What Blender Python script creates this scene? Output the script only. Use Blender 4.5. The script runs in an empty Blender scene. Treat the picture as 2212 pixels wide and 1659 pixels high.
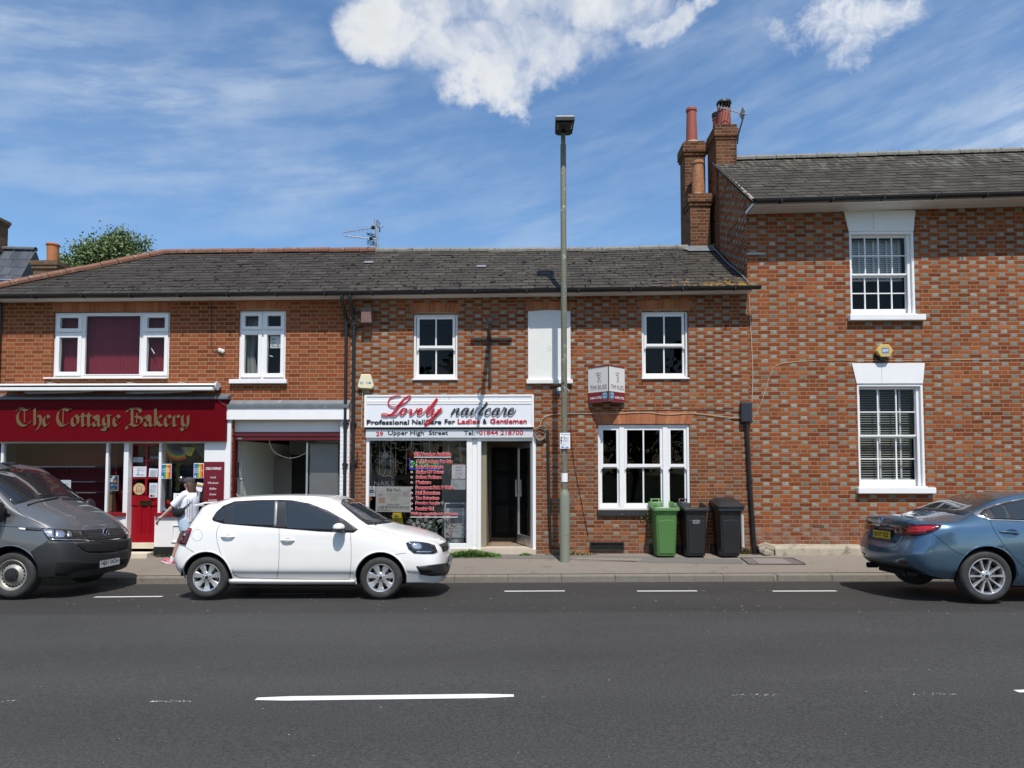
import bpy,bmesh,math,random
from mathutils import Vector,Matrix
from mathutils.bvhtree import BVHTree
random.seed(7)
C=bpy.context.scene.collection
SC=bpy.context.scene
# camera, sky, sun, exposure
F=1475.0
CAM=Vector((0,-13.4,1.84))
YAW,PITCH,ROLL=math.radians(1.0),math.radians(2.7),0.0
cd=bpy.data.cameras.new('camera');cam=bpy.data.objects.new('camera',cd);C.objects.link(cam)
cd.sensor_width=36;cd.lens=36*F/2212;cd.shift_y=0.0525;cd.clip_end=3000;cd.clip_start=0.05
RC=(Matrix.Rotation(YAW,3,'Z')@Matrix.Rotation(math.pi/2+PITCH,3,'X')@Matrix.Rotation(-ROLL,3,'Z'))
cam.matrix_world=Matrix.Translation(CAM)@RC.to_4x4()
SC.camera=cam
PX0,PY0=1106.0,829.5+0.0525*2212
SUN=Vector((-.13,.56,-1)).normalized()
sl=bpy.data.lights.new('sun','SUN');so=bpy.data.objects.new('sun',sl);C.objects.link(so)
sl.energy=4.9;sl.angle=math.radians(.53);sl.color=(1,.955,.89)
so.rotation_euler=SUN.to_track_quat('-Z','Y').to_euler()
so.location=(3,-20,30)
SUN_EL=math.asin(-SUN.z);SUN_AZ=math.atan2(-SUN.x,-SUN.y)
SC.view_settings.view_transform='Standard';SC.view_settings.look='None'
SC.view_settings.exposure=0.0;SC.view_settings.gamma=1
SC.view_settings.use_curve_mapping=False
try:
 SC.cycles.max_bounces=6;SC.cycles.transparent_max_bounces=10;SC.cycles.use_denoising=True
 SC.cycles.caustics_reflective=False;SC.cycles.caustics_refractive=False
except Exception:pass
class NT:
 """small helper for building node trees"""
 def __init__(s,tree):s.t=tree;s.n=tree.nodes;s.l=tree.links
 def put(s,sock,v):
  if hasattr(v,'is_output'):s.l.new(v,sock)
  elif v is not None:
   if isinstance(v,(tuple,list))and len(v)==3 and sock.type=='RGBA':v=(*v,1)
   sock.default_value=v
 def new(s,kind,ins=None,**kw):
  n=s.n.new('ShaderNode'+kind)
  for k,v in kw.items():setattr(n,k,v)
  for k,v in(ins or{}).items():s.put(n.inputs[k],v)
  return n
 def m(s,op,a,b=None,c=None):
  n=s.new('Math',operation=op);s.put(n.inputs[0],a)
  if b is not None:s.put(n.inputs[1],b)
  if c is not None:s.put(n.inputs[2],c)
  return n.outputs[0]
 def vm(s,op,a,b=None):
  n=s.new('VectorMath',operation=op);s.put(n.inputs[0],a)
  if b is not None:s.put(n.inputs[1],b)
  return n.outputs['Value']if op in('DOT_PRODUCT','LENGTH')else n.outputs[0]
 def mix(s,f,a,b,mode='MIX'):
  n=s.new('Mix',data_type='RGBA',blend_type=mode)
  s.put(n.inputs[0],f);s.put(n.inputs[6],a);s.put(n.inputs[7],b);return n.outputs[2]
 def ramp(s,f,stops,interp='LINEAR'):
  n=s.new('ValToRGB');n.color_ramp.interpolation=interp
  e=n.color_ramp.elements
  while len(e)<len(stops):e.new(.5)
  for i,(p,c)in enumerate(stops):e[i].position=p;e[i].color=(*c,1)if len(c)==3 else c
  s.put(n.inputs[0],f);return n.outputs[0]
 def noise(s,vec,scale,detail=3,rough=.55,dist=0):
  return s.new('TexNoise',{'Vector':vec,'Scale':scale,'Detail':detail,'Roughness':rough,'Distortion':dist}).outputs
 def sstep(s,a,b,v):
  n=s.new('MapRange',interpolation_type='SMOOTHSTEP');s.put(n.inputs[0],v);s.put(n.inputs[1],a);s.put(n.inputs[2],b);return n.outputs[0]
 def xyz(s,v):return s.new('SeparateXYZ',{0:v}).outputs
 def vec(s,x,y,z):return s.new('CombineXYZ',{0:x,1:y,2:z}).outputs[0]
W=bpy.data.worlds.new('World');SC.world=W;W.use_nodes=True
def build_world():
 t=NT(W.node_tree);W.node_tree.nodes.clear()
 sky=t.new('TexSky',sky_type='NISHITA',sun_disc=False,sun_elevation=SUN_EL,sun_rotation=SUN_AZ,air_density=1.0,dust_density=.6,ozone_density=1.4,altitude=100)
 d=t.new('TexCoord').outputs['Generated']
 x,y,z=t.xyz(d)[:3]
 zz=t.m('MAXIMUM',z,.03)
 el=t.m('ARCSINE',t.m('MINIMUM',t.m('MAXIMUM',z,-1),1));az=t.m('ARCTAN2',x,y)
 P=t.vec(az,t.m('MULTIPLY',el,1.15),t.m('MULTIPLY',y,.2))
 warp=t.noise(P,5.0,4,.6)['Color']
 Pw=t.vm('ADD',P,t.vm('MULTIPLY',t.vm('SUBTRACT',warp,(.5,.5,.5)),(.20,.17,.1)))
 big=t.noise(Pw,8.0,10,.59)[0]
 pw_=t.xyz(t.vm('ADD',P,t.vm('MULTIPLY',t.vm('SUBTRACT',t.noise(P,4.2,6,.62)['Color'],(.5,.5,.5)),(.26,.24,0))));azw=pw_[0];elw=t.m('DIVIDE',pw_[1],1.15)
 def blob(a0,e0,ra,re,rot=0):
  da=t.m('SUBTRACT',azw,a0);de=t.m('SUBTRACT',elw,e0)
  c,s_=math.cos(rot),math.sin(rot)
  u=t.m('ADD',t.m('MULTIPLY',da,c/ra),t.m('MULTIPLY',de,s_/ra))
  v=t.m('ADD',t.m('MULTIPLY',da,-s_/re),t.m('MULTIPLY',de,c/re))
  r=t.m('SQRT',t.m('ADD',t.m('MULTIPLY',u,u),t.m('MULTIPLY',v,v)))
  return t.m('SUBTRACT',1.0,r)
 def dirpx(px,py):
  v=(RC@Vector(((px-PX0)/F,-(py-PY0)/F,-1))).normalized()
  return math.atan2(v.x,v.y),math.asin(v.z)
 def bl(px,py,rx,ry,rot=0):
  a0,e0=dirpx(px,py);a1,_=dirpx(px+rx,py);_,e1=dirpx(px,py-ry)
  return blob(a0,e0,abs(a1-a0),abs(e1-e0),rot)
 big_blobs=[bl(1150,0,395,130),bl(1090,110,235,95),bl(1060,178,100,55),bl(1430,55,120,48),bl(860,70,110,80)]
 s1=big_blobs[0]
 for b in big_blobs[1:]:s1=t.m('MAXIMUM',s1,b)
 f1=t.m('ADD',big,t.m('MULTIPLY',t.m('SUBTRACT',t.sstep(-.6,.6,s1),.8),.55))
 c1=t.sstep(.27,.74,f1)
 thin=[bl(1830,60,240,95,.1),bl(520,10,70,45),bl(1570,10,60,35)]
 s2=thin[0]
 for b in thin[1:]:s2=t.m('MAXIMUM',s2,b)
 big2=t.noise(Pw,15.0,9,.66)[0]
 f2=t.m('ADD',big2,t.m('MULTIPLY',t.m('SUBTRACT',t.sstep(-.5,.7,s2),1),.45))
 c2=t.m('MULTIPLY',t.sstep(.30,.68,f2),.9)
 ca,sa=math.cos(.2),math.sin(.2)
 R_=t.vec(t.m('ADD',t.m('MULTIPLY',az,ca),t.m('MULTIPLY',el,sa)),t.m('MULTIPLY',t.m('SUBTRACT',t.m('MULTIPLY',el,ca),t.m('MULTIPLY',az,sa)),4.5),0.0)
 w1=t.noise(t.vm('ADD',R_,t.vm('MULTIPLY',warp,(.35,.5,0))),1.7,6,.52)[0]
 w2=t.noise(P,1.9,3,.5)[0]
 lft=t.m('ADD',t.m('MULTIPLY',t.m('MAXIMUM',bl(200,170,750,330),0.0),.42),t.m('MULTIPLY',t.m('MAXIMUM',bl(2300,270,520,170),0.0),.7))
 w=t.m('ADD',t.m('MULTIPLY',t.sstep(.36,.80,t.m('ADD',t.m('MULTIPLY',w1,.7),t.m('MULTIPLY',w2,.32))),.46),t.m('MULTIPLY',lft,t.m('ADD',.45,t.m('MULTIPLY',w1,1.3))))
 w=t.m('MINIMUM',t.m('MULTIPLY',w,t.m('ADD',.25,t.m('MULTIPLY',t.sstep(.35,.65,t.noise(R_,5.5,6,.6)[0]),.8))),.75)
 core=t.sstep(.5,.8,f1)
 shade=t.noise(Pw,14.0,5,.6)[0]
 ccol=t.mix(t.m('MULTIPLY',core,t.m('MULTIPLY',shade,1.0)),(7.2,7.3,7.4),(5.0,5.2,5.5))
 up=t.sstep(-.02,.05,z)
 col=t.mix(t.m('MULTIPLY',w,up),t.new('HueSaturation',{'Saturation':1.2,'Value':1.36,'Color':sky.outputs[0]}).outputs[0],(5.2,6.0,7.0))
 col=t.mix(t.m('MULTIPLY',c2,up),col,(6.9,7.1,7.4))
 col=t.mix(t.m('MULTIPLY',c1,up),col,ccol)
 bg=t.new('Background',{'Color':col,'Strength':.125})
 out=t.new('OutputWorld');t.l.new(bg.outputs[0],out.inputs[0])
build_world()
# measuring: photo pixel (2212 wide) -> place
def ray(px,py):return RC@Vector(((px-PX0)/F,-(py-PY0)/F,-1))
def P(px,py,y=0.0):
 d=ray(px,py);return CAM+d*((y-CAM.y)/d.y)
def gz(x,y):
 """height of road / pavement at a place; the street climbs gently to the right"""
 pts=[(-40,-.05),(-13,-.05),(-8.1,.06),(-3.7,0.0),(-1.65,-.09)]if y<-1.65 else[(-1.65,.01),(0,.185),(60,.185)]
 for(a,za),(b,zb)in zip(pts,pts[1:]):
  if y<=b:z=za+(zb-za)*(y-a)/(b-a);break
 xx=max(-30,min(30,x+3))
 return z+.007*xx
def GP(px,py):
 d=ray(px,py);t0,t1=1.0,40.0
 f=lambda t:(lambda p:p.z-gz(p.x,p.y))(CAM+d*t)
 for _ in range(50):
  tm=(t0+t1)/2
  if f(tm)>0:t0=tm
  else:t1=tm
 return CAM+d*t0
def RECT(x0,y0,x1,y1,y=0.0):
 """upright rectangle (X0, Z0, X1, Z1) on plane y from pixel edges"""
 xm,ym=(x0+x1)/2,(y0+y1)/2
 return P(x0,ym,y).x,P(xm,y1,y).z,P(x1,ym,y).x,P(xm,y0,y).z
# objects
def tag(o,label=None,cat=None,group=None,kind=None):
 if label:o['label']=label
 if cat:o['category']=cat
 if group:o['group']=group
 if kind:o['kind']=kind
 return o
def thing(name,label,cat,loc=(0,0,0),group=None,rz=0):
 o=bpy.data.objects.new(name,None);C.objects.link(o);o.location=loc;o.rotation_euler=(0,0,rz)
 o.empty_display_size=.1
 return tag(o,label,cat,group)
def base_loc(o):
 v=Vector((0,0,0))
 while o is not None:v+=o.location;o=o.parent
 return v
class MB:
 def __init__(s):s.v=[];s.f=[];s.m=[]
 def add(s,vs,fs,m=0):
  b=len(s.v);s.v+=[Vector(v)for v in vs];s.f+=[tuple(b+i for i in f)for f in fs];s.m+=[m]*len(fs);return s
 def box(s,x0,x1,y0,y1,z0,z1,m=0):
  if x0>x1:x0,x1=x1,x0
  if y0>y1:y0,y1=y1,y0
  if z0>z1:z0,z1=z1,z0
  return s.add([(x0,y0,z0),(x1,y0,z0),(x1,y1,z0),(x0,y1,z0),(x0,y0,z1),(x1,y0,z1),(x1,y1,z1),(x0,y1,z1)],[(0,3,2,1),(4,5,6,7),(0,1,5,4),(1,2,6,5),(2,3,7,6),(3,0,4,7)],m)
 def obox(s,M_,sx,sy,sz,m=0):
  h=[(a*sx/2,b*sy/2,c*sz/2)for c in(-1,1)for b in(-1,1)for a in(-1,1)]
  return s.add([M_@Vector(p)for p in h],[(0,2,3,1),(4,5,7,6),(0,1,5,4),(1,3,7,5),(3,2,6,7),(2,0,4,6)],m)
 def quad(s,a,b,c,d,m=0):return s.add([a,b,c,d],[(0,1,2,3)],m)
 def prism(s,poly,y0,y1,m=0):
  """poly of (x, z), extruded along y"""
  n=len(poly)
  return s.add([(x,y0,z)for x,z in poly]+[(x,y1,z)for x,z in poly],[tuple(range(n)),tuple(range(2*n-1,n-1,-1))]+[(i,n+i,n+(i+1)%n,(i+1)%n)for i in range(n)],m)
 def hprism(s,poly,z0,z1,m=0):
  n=len(poly)
  return s.add([(x,y,z0)for x,y in poly]+[(x,y,z1)for x,y in poly],[tuple(range(n-1,-1,-1)),tuple(range(n,2*n))]+[(i,(i+1)%n,n+(i+1)%n,n+i)for i in range(n)],m)
 def tube(s,pts,r,n=8,m=0,cap=True):
  pts=[Vector(p)for p in pts];rs=r if isinstance(r,(list,tuple))else[r]*len(pts)
  rings=[];up=None
  for i,p in enumerate(pts):
   d=(pts[min(i+1,len(pts)-1)]-pts[max(i-1,0)]).normalized()
   if up is None:up=Vector((0,0,1))if abs(d.z)<.9 else Vector((1,0,0))
   a=d.cross(up);a=a.normalized()if a.length>1e-4 else d.orthogonal().normalized()
   b=a.cross(d).normalized();up=b
   rings.append([p+(a*math.cos(2*math.pi*k/n)+b*math.sin(2*math.pi*k/n))*rs[i]for k in range(n)])
  vs=[v for q in rings for v in q];fs=[]
  for i in range(len(pts)-1):
   for k in range(n):fs.append((i*n+k,(i+1)*n+k,(i+1)*n+(k+1)%n,i*n+(k+1)%n))
  if cap:fs+=[tuple(range(n)),tuple(range(len(vs)-1,len(vs)-n-1,-1))]
  return s.add(vs,fs,m)
 def lathe(s,prof,M_=Matrix(),n=24,m=0,a0=0,a1=2*math.pi):
  """prof of (r, h) about local z"""
  full=abs(a1-a0-2*math.pi)<1e-6;k=n if full else n+1
  vs=[];fs=[]
  for r,h in prof:
   for i in range(k):
    a=a0+(a1-a0)*i/n;vs.append(M_@Vector((r*math.cos(a),r*math.sin(a),h)))
  for j in range(len(prof)-1):
   for i in range(n):
    i2=(i+1)%k;fs.append((j*k+i,j*k+i2,(j+1)*k+i2,(j+1)*k+i))
  return s.add(vs,fs,m)
 def ball(s,c,rx,ry=None,rz=None,n=10,m=0):
  ry=ry or rx;rz=rz or rx;c=Vector(c);vs=[];fs=[]
  for j in range(n//2+1):
   t=math.pi*j/(n//2)
   for i in range(n):
    a=2*math.pi*i/n;vs.append(c+Vector((rx*math.sin(t)*math.cos(a),ry*math.sin(t)*math.sin(a),rz*math.cos(t))))
  for j in range(n//2):
   for i in range(n):fs.append((j*n+i,(j+1)*n+i,(j+1)*n+(i+1)%n,j*n+(i+1)%n))
  return s.add(vs,fs,m)
 def xform(s,M_):s.v=[M_@v for v in s.v];return s
 def build(s,name,mat,parent=None,smooth=False,bevel=0,seg=2,label=None,cat=None,group=None,kind=None,angle=35):
  vs=s.v
  if parent is None:
   lo=[min(v[i]for v in vs)for i in range(3)];hi=[max(v[i]for v in vs)for i in range(3)]
   off=Vector(((lo[0]+hi[0])/2,(lo[1]+hi[1])/2,lo[2]))
  else:off=base_loc(parent)
  me=bpy.data.meshes.new(name);me.from_pydata([v-off for v in vs],[],s.f)
  for mm in(mat if isinstance(mat,(list,tuple))else[mat]):me.materials.append(mm)
  me.polygons.foreach_set('material_index',s.m)
  bm=bmesh.new();bm.from_mesh(me);bmesh.ops.remove_doubles(bm,verts=bm.verts,dist=1e-6)
  bmesh.ops.recalc_face_normals(bm,faces=bm.faces)if s_recalc(s)else None
  bm.to_mesh(me);bm.free()
  o=bpy.data.objects.new(name,me);C.objects.link(o)
  if parent is None:o.location=off
  else:o.parent=parent
  if smooth:
   me.polygons.foreach_set('use_smooth',[True]*len(me.polygons))
   me.set_sharp_from_angle(angle=math.radians(angle))
  if bevel:
   b=o.modifiers.new('bevel','BEVEL');b.width=bevel;b.segments=seg;b.limit_method='ANGLE';b.angle_limit=math.radians(40)
  return tag(o,label,cat,group,kind)
def s_recalc(s):return not getattr(s,'keep',False)
def copy_tree(o,parent=None):
 c=o.copy();C.objects.link(c);c.parent=parent
 for ch in o.children:copy_tree(ch,c)
 return c
def spline(pts,n=6,closed=False):
 """Catmull-Rom through tuples of any length"""
 out=[];N_=len(pts)
 for i in range(N_ if closed else N_-1):
  if closed:p0,p1,p2,p3=(pts[(i+k-1)%N_]for k in range(4))
  else:p0,p1,p2,p3=pts[max(i-1,0)],pts[i],pts[i+1],pts[min(i+2,N_-1)]
  for k in range(n):
   t=k/n
   out.append(tuple(.5*(2*b+(c-a)*t+(2*a-5*b+4*c-d)*t*t+(3*b-a-3*c+d)*t**3)for a,b,c,d in zip(p0,p1,p2,p3)))
 if not closed:out.append(tuple(pts[-1]))
 return out
# materials
def mat_new(name):
 m=bpy.data.materials.new(name);m.use_nodes=True;t=NT(m.node_tree);m.node_tree.nodes.clear()
 out=t.new('OutputMaterial');b=t.new('BsdfPrincipled');t.l.new(b.outputs[0],out.inputs[0]);return m,t,b,out
_plain={}
def plain(name,rgb,rough=.6,metal=0,var=.12,scale=6,bump=0,coat=0,spec=.5,stain=None,fine=0,emit=None,alpha=None):
 if name in _plain:return _plain[name]
 m,t,b,out=mat_new(name)
 p=t.new('NewGeometry').outputs['Position']
 n=t.noise(p,scale,5,.6)[0]
 k=t.m('ADD',1-var,t.m('MULTIPLY',n,2*var))
 col=t.mix(1,rgb,t.vec(k,k,k),'MULTIPLY')
 if stain:
  c2,sc,lo,hi=stain
  col=t.mix(t.sstep(lo,hi,t.noise(p,sc,8,.65)[0]),col,c2)
 t.put(b.inputs['Base Color'],col);b.inputs['Metallic'].default_value=metal
 t.put(b.inputs['Roughness'],t.m('ADD',rough-.06,t.m('MULTIPLY',n,.12)))
 b.inputs['Specular IOR Level'].default_value=spec
 if coat:b.inputs['Coat Weight'].default_value=coat;b.inputs['Coat Roughness'].default_value=.04
 if emit:b.inputs['Emission Color'].default_value=(*emit[0],1);b.inputs['Emission Strength'].default_value=emit[1]
 if bump:
  h=t.noise(p,fine or scale*12,4,.6)[0]
  bp=t.new('Bump',{'Height':h,'Strength':1.0,'Distance':bump});t.l.new(bp.outputs[0],b.inputs['Normal'])
 _plain[name]=m;return m
def brick(name,pitch,course,stretch,head,head_p,mortar,u0=0.,v0=0.,hf=.335,joint=.0155,tone=None,white=None,seed=0.,eff=0):
 """Flemish bond laid out in metres on the wall itself"""
 m,t,b,out=mat_new(name)
 g=t.new('NewGeometry');x,y,z=t.xyz(g.outputs['Position'])[:3]
 nx=t.m('ABSOLUTE',t.xyz(g.outputs['True Normal'])[0])
 sel=t.m('GREATER_THAN',nx,.6)
 u=t.m('ADD',t.m('MULTIPLY',x,t.m('SUBTRACT',1,sel)),t.m('MULTIPLY',y,sel))
 wob=t.noise(g.outputs['Position'],9,3,.6)['Color'];wx,wy,wz=t.xyz(wob)[:3]
 u=t.m('ADD',t.m('SUBTRACT',u,u0),t.m('MULTIPLY',t.m('SUBTRACT',wx,.5),.022))
 v=t.m('ADD',t.m('SUBTRACT',z,v0),t.m('MULTIPLY',t.m('SUBTRACT',wy,.5),.016))
 vv=t.m('DIVIDE',v,course);row=t.m('FLOOR',vv);fv=t.m('SUBTRACT',vv,row)
 par=t.m('FLOORED_MODULO',row,2.0)
 rj=t.new('TexWhiteNoise',{'Vector':t.vec(row,seed,3.3)},noise_dimensions='3D').outputs[0]
 uu=t.m('ADD',t.m('ADD',t.m('DIVIDE',u,pitch),t.m('MULTIPLY',par,.5)),t.m('MULTIPLY',t.m('SUBTRACT',rj,.5),.035))
 cell=t.m('FLOOR',uu);fu=t.m('SUBTRACT',uu,cell)
 ish=t.m('LESS_THAN',fu,hf)
 du=t.m('MULTIPLY',t.m('MINIMUM',t.m('MINIMUM',fu,t.m('SUBTRACT',1,fu)),t.m('ABSOLUTE',t.m('SUBTRACT',fu,hf))),pitch)
 dv=t.m('MULTIPLY',t.m('MINIMUM',fv,t.m('SUBTRACT',1,fv)),course)
 d=t.m('MINIMUM',du,dv)
 fine=t.noise(g.outputs['Position'],60,4,.65)[0]
 d=t.m('ADD',d,t.m('MULTIPLY',t.m('SUBTRACT',fine,.5),.005))
 face=t.sstep(joint*.5-.002,joint*.5+.003,d)
 wn=t.new('TexWhiteNoise',{'Vector':t.vec(t.m('ADD',t.m('MULTIPLY',cell,2),ish),row,seed+.5)},noise_dimensions='3D')
 r1=wn.outputs[0];r2,r3,r4=t.xyz(wn.outputs[1])[:3]
 sc=t.ramp(r1,[(i/max(1,len(stretch)-1),c)for i,c in enumerate(stretch)])
 hc=t.ramp(r1,[(i/max(1,len(head)-1),c)for i,c in enumerate(head)])
 blot=t.noise(t.vm('ADD',g.outputs['Position'],t.vec(t.m('MULTIPLY',r2,9),0.,t.m('MULTIPLY',r3,9))),22,4,.7)[0]
 big=t.noise(g.outputs['Position'],.9,4,.6)[0]
 hp=t.m('ADD',head_p-.22,t.m('MULTIPLY',big,.44))if head_p<1 else head_p
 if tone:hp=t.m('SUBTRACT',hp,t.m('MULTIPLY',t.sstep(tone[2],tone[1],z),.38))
 usehead=t.m('MULTIPLY',ish,t.m('LESS_THAN',r4,hp))
 hc2=t.mix(t.sstep(.50,.68,blot),hc,(.15,.07,.042))
 col=t.mix(usehead,sc,hc2)
 k=t.m('MULTIPLY',t.m('ADD',.70,t.m('MULTIPLY',r3,.27)),t.m('ADD',.62,t.m('MULTIPLY',blot,.76)))
 k=t.m('MULTIPLY',k,t.m('ADD',.72,t.m('MULTIPLY',big,.56)))
 col=t.mix(1,col,t.vec(k,k,k),'MULTIPLY')
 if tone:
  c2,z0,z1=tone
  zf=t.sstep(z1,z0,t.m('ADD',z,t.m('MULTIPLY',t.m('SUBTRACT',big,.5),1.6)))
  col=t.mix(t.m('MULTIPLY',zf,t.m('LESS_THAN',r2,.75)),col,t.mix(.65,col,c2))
 if eff:
  fz=t.m('MULTIPLY',t.sstep(eff,.15,t.m('ADD',z,t.m('MULTIPLY',t.m('SUBTRACT',big,.5),.9))),t.sstep(.44,.66,t.noise(g.outputs['Position'],4.5,7,.7)[0]));col=t.mix(t.m('MULTIPLY',fz,.5),col,(.40,.33,.26))
 soot=t.sstep(.56,.78,t.noise(t.vm('MULTIPLY',g.outputs['Position'],(1.4,1,.5)),1.5,6,.65)[0]);col=t.mix(t.m('MULTIPLY',soot,.35),col,t.mix(1,col,(.45,.42,.42),'MULTIPLY'))
 mc=t.mix(t.noise(g.outputs['Position'],5,4,.6)[0],tuple(c*.62 for c in mortar),tuple(c*.88 for c in mortar))
 col=t.mix(face,mc,col)
 if white:
  col=t.mix(t.sstep(.62,.70,t.noise(g.outputs['Position'],13,6,.7)[0]),white,tuple(c*.82 for c in white))
 t.put(b.inputs['Base Color'],col);b.inputs['Roughness'].default_value=.9;b.inputs['Specular IOR Level'].default_value=.1
 h=t.m('ADD',t.m('MULTIPLY',face,1.0),t.m('ADD',t.m('MULTIPLY',fine,.45),t.m('MULTIPLY',blot,.5)))
 bp=t.new('Bump',{'Height':h,'Strength':.9,'Distance':.006});t.l.new(bp.outputs[0],b.inputs['Normal'])
 return m
RED=[(.205,.050,.021),(.265,.068,.026),(.325,.092,.034),(.285,.075,.030),(.18,.045,.021),(.37,.120,.046)]
GREY=[(.29,.272,.232),(.37,.352,.305),(.20,.182,.148),(.33,.308,.262),(.24,.215,.175),(.31,.288,.24)]
PX=1/110.0
xa=P(757,760).x
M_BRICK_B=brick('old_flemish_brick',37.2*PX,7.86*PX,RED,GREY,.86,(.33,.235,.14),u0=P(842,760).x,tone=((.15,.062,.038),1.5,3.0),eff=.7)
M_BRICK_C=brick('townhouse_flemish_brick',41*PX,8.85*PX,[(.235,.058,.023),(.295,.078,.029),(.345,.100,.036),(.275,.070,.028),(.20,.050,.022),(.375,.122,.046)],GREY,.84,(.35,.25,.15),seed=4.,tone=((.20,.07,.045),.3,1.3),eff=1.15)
M_BRICK_A=brick('plain_red_brick',40.6*PX,8.8*PX,[(.22,.052,.021),(.29,.072,.027),(.34,.090,.034),(.26,.062,.025),(.31,.082,.033)],[(.33,.09,.038),(.38,.115,.045)],1.0,(.38,.265,.15),seed=9.,hf=.34)
M_BRICK_CH=brick('sooty_chimney_brick',40*PX,8.4*PX,[(.15,.052,.026),(.22,.085,.038),(.10,.038,.022),(.25,.10,.046)],[(.13,.052,.03),(.2,.085,.045)],1.0,(.26,.19,.12),seed=2.)
M_BRICK_W=brick('white_painted_brick',40*PX,8.8*PX,RED,GREY,.5,(.7,.7,.7),white=(.80,.81,.83))
M_BRICK_FAR=brick('brown_brick_far',.33,.075,[(.15,.085,.05),(.2,.11,.06),(.12,.07,.045)],GREY,0,(.22,.18,.13))
def slate_mat(name,stops,lichen,light=0.0):
 m,t,b,out=mat_new(name)
 g=t.new('NewGeometry');p=g.outputs['Position']
 r=g.outputs['Random Per Island']
 col=t.ramp(r,stops)
 n=t.noise(p,14,6,.65)[0];n2=t.noise(p,1.3,5,.6)[0]
 k=t.m('ADD',.50,t.m('MULTIPLY',n,.62));col=t.mix(1,col,t.vec(k,k,k),'MULTIPLY')
 k=t.m('ADD',.70,t.m('MULTIPLY',n2,.6));col=t.mix(1,col,t.vec(k,k,k),'MULTIPLY')
 x,y,z=t.xyz(p)[:3]
 if lichen:
  x0,x1,z1,c=lichen
  area=t.m('MULTIPLY',t.sstep(x0,x1,x),t.sstep(z1+.35,z1-.35,z))
  area=t.m('ADD',t.m('MULTIPLY',area,.22),0.0)
  f=t.sstep(.66,.72,t.m('ADD',t.noise(p,7,6,.7)[0],area))
  col=t.mix(t.m('MULTIPLY',f,.8),col,c)
 f=t.sstep(.66,.74,t.noise(p,24,4,.6)[0]);col=t.mix(t.m('MULTIPLY',f,.35),col,(.26,.26,.24))
 if light:
  f=t.m('MULTIPLY',t.sstep(light-.5,light+.15,z),t.sstep(.48,.62,t.noise(t.vm('MULTIPLY',p,(2.2,.5,.5)),3.2,5,.6)[0]))
  col=t.mix(t.m('MULTIPLY',f,.35),col,(.24,.235,.20))
 t.put(b.inputs['Base Color'],col);b.inputs['Roughness'].default_value=.75;b.inputs['Specular IOR Level'].default_value=.12
 bp=t.new('Bump',{'Height':n,'Strength':.7,'Distance':.006});t.l.new(bp.outputs[0],b.inputs['Normal'])
 return m
M_SLATE_B=slate_mat('weathered_slate',[(0,(.054,.047,.040)),(.3,(.076,.067,.056)),(.6,(.063,.055,.047)),(.8,(.095,.085,.070)),(1,(.056,.049,.043))],(1.2,4.4,5.62,(.30,.17,.035)))
M_SLATE_A=slate_mat('dark_slate',[(0,(.048,.041,.036)),(.4,(.065,.056,.049)),(.7,(.055,.047,.042)),(1,(.080,.070,.060))],(-40,-39,3.8,(.3,.17,.05)))
M_SLATE_C=slate_mat('brown_grey_slate',[(0,(.052,.045,.036)),(.4,(.078,.068,.054)),(.7,(.064,.055,.044)),(1,(.10,.088,.07))],(40,41,0,(.3,.2,.05)),light=8.55)
M_SLATE_FAR=slate_mat('blue_grey_slate_far',[(0,(.07,.08,.095)),(.5,(.10,.11,.13)),(1,(.12,.135,.15))],None)
def glass(name,tint=(.92,.95,.94),boost=.40,ior=1.5):
 m,t,b,out=mat_new(name);t.n.remove(b)
 f=t.new('Fresnel',{'IOR':ior}).outputs[0];f=t.m('MINIMUM',t.m('MULTIPLY',f,boost),1)
 p=t.new('NewGeometry').outputs['Position']
 bp=t.new('Bump',{'Height':t.noise(p,1.6,2,.5)[0],'Strength':.25,'Distance':.02})
 tr=t.new('BsdfTransparent',{'Color':tint});gl=t.new('BsdfGlossy',{'Color':(1,1,1),'Roughness':.01})
 t.l.new(bp.outputs[0],gl.inputs['Normal'])
 mx=t.new('MixShader');t.put(mx.inputs[0],f);t.l.new(tr.outputs[0],mx.inputs[1]);t.l.new(gl.outputs[0],mx.inputs[2]);t.l.new(mx.outputs[0],out.inputs[0])
 return m
M_GLASS=glass('window_glass');M_GLASS_DULL=glass('grey_window_glass',(.90,.92,.92),.6)
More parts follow.
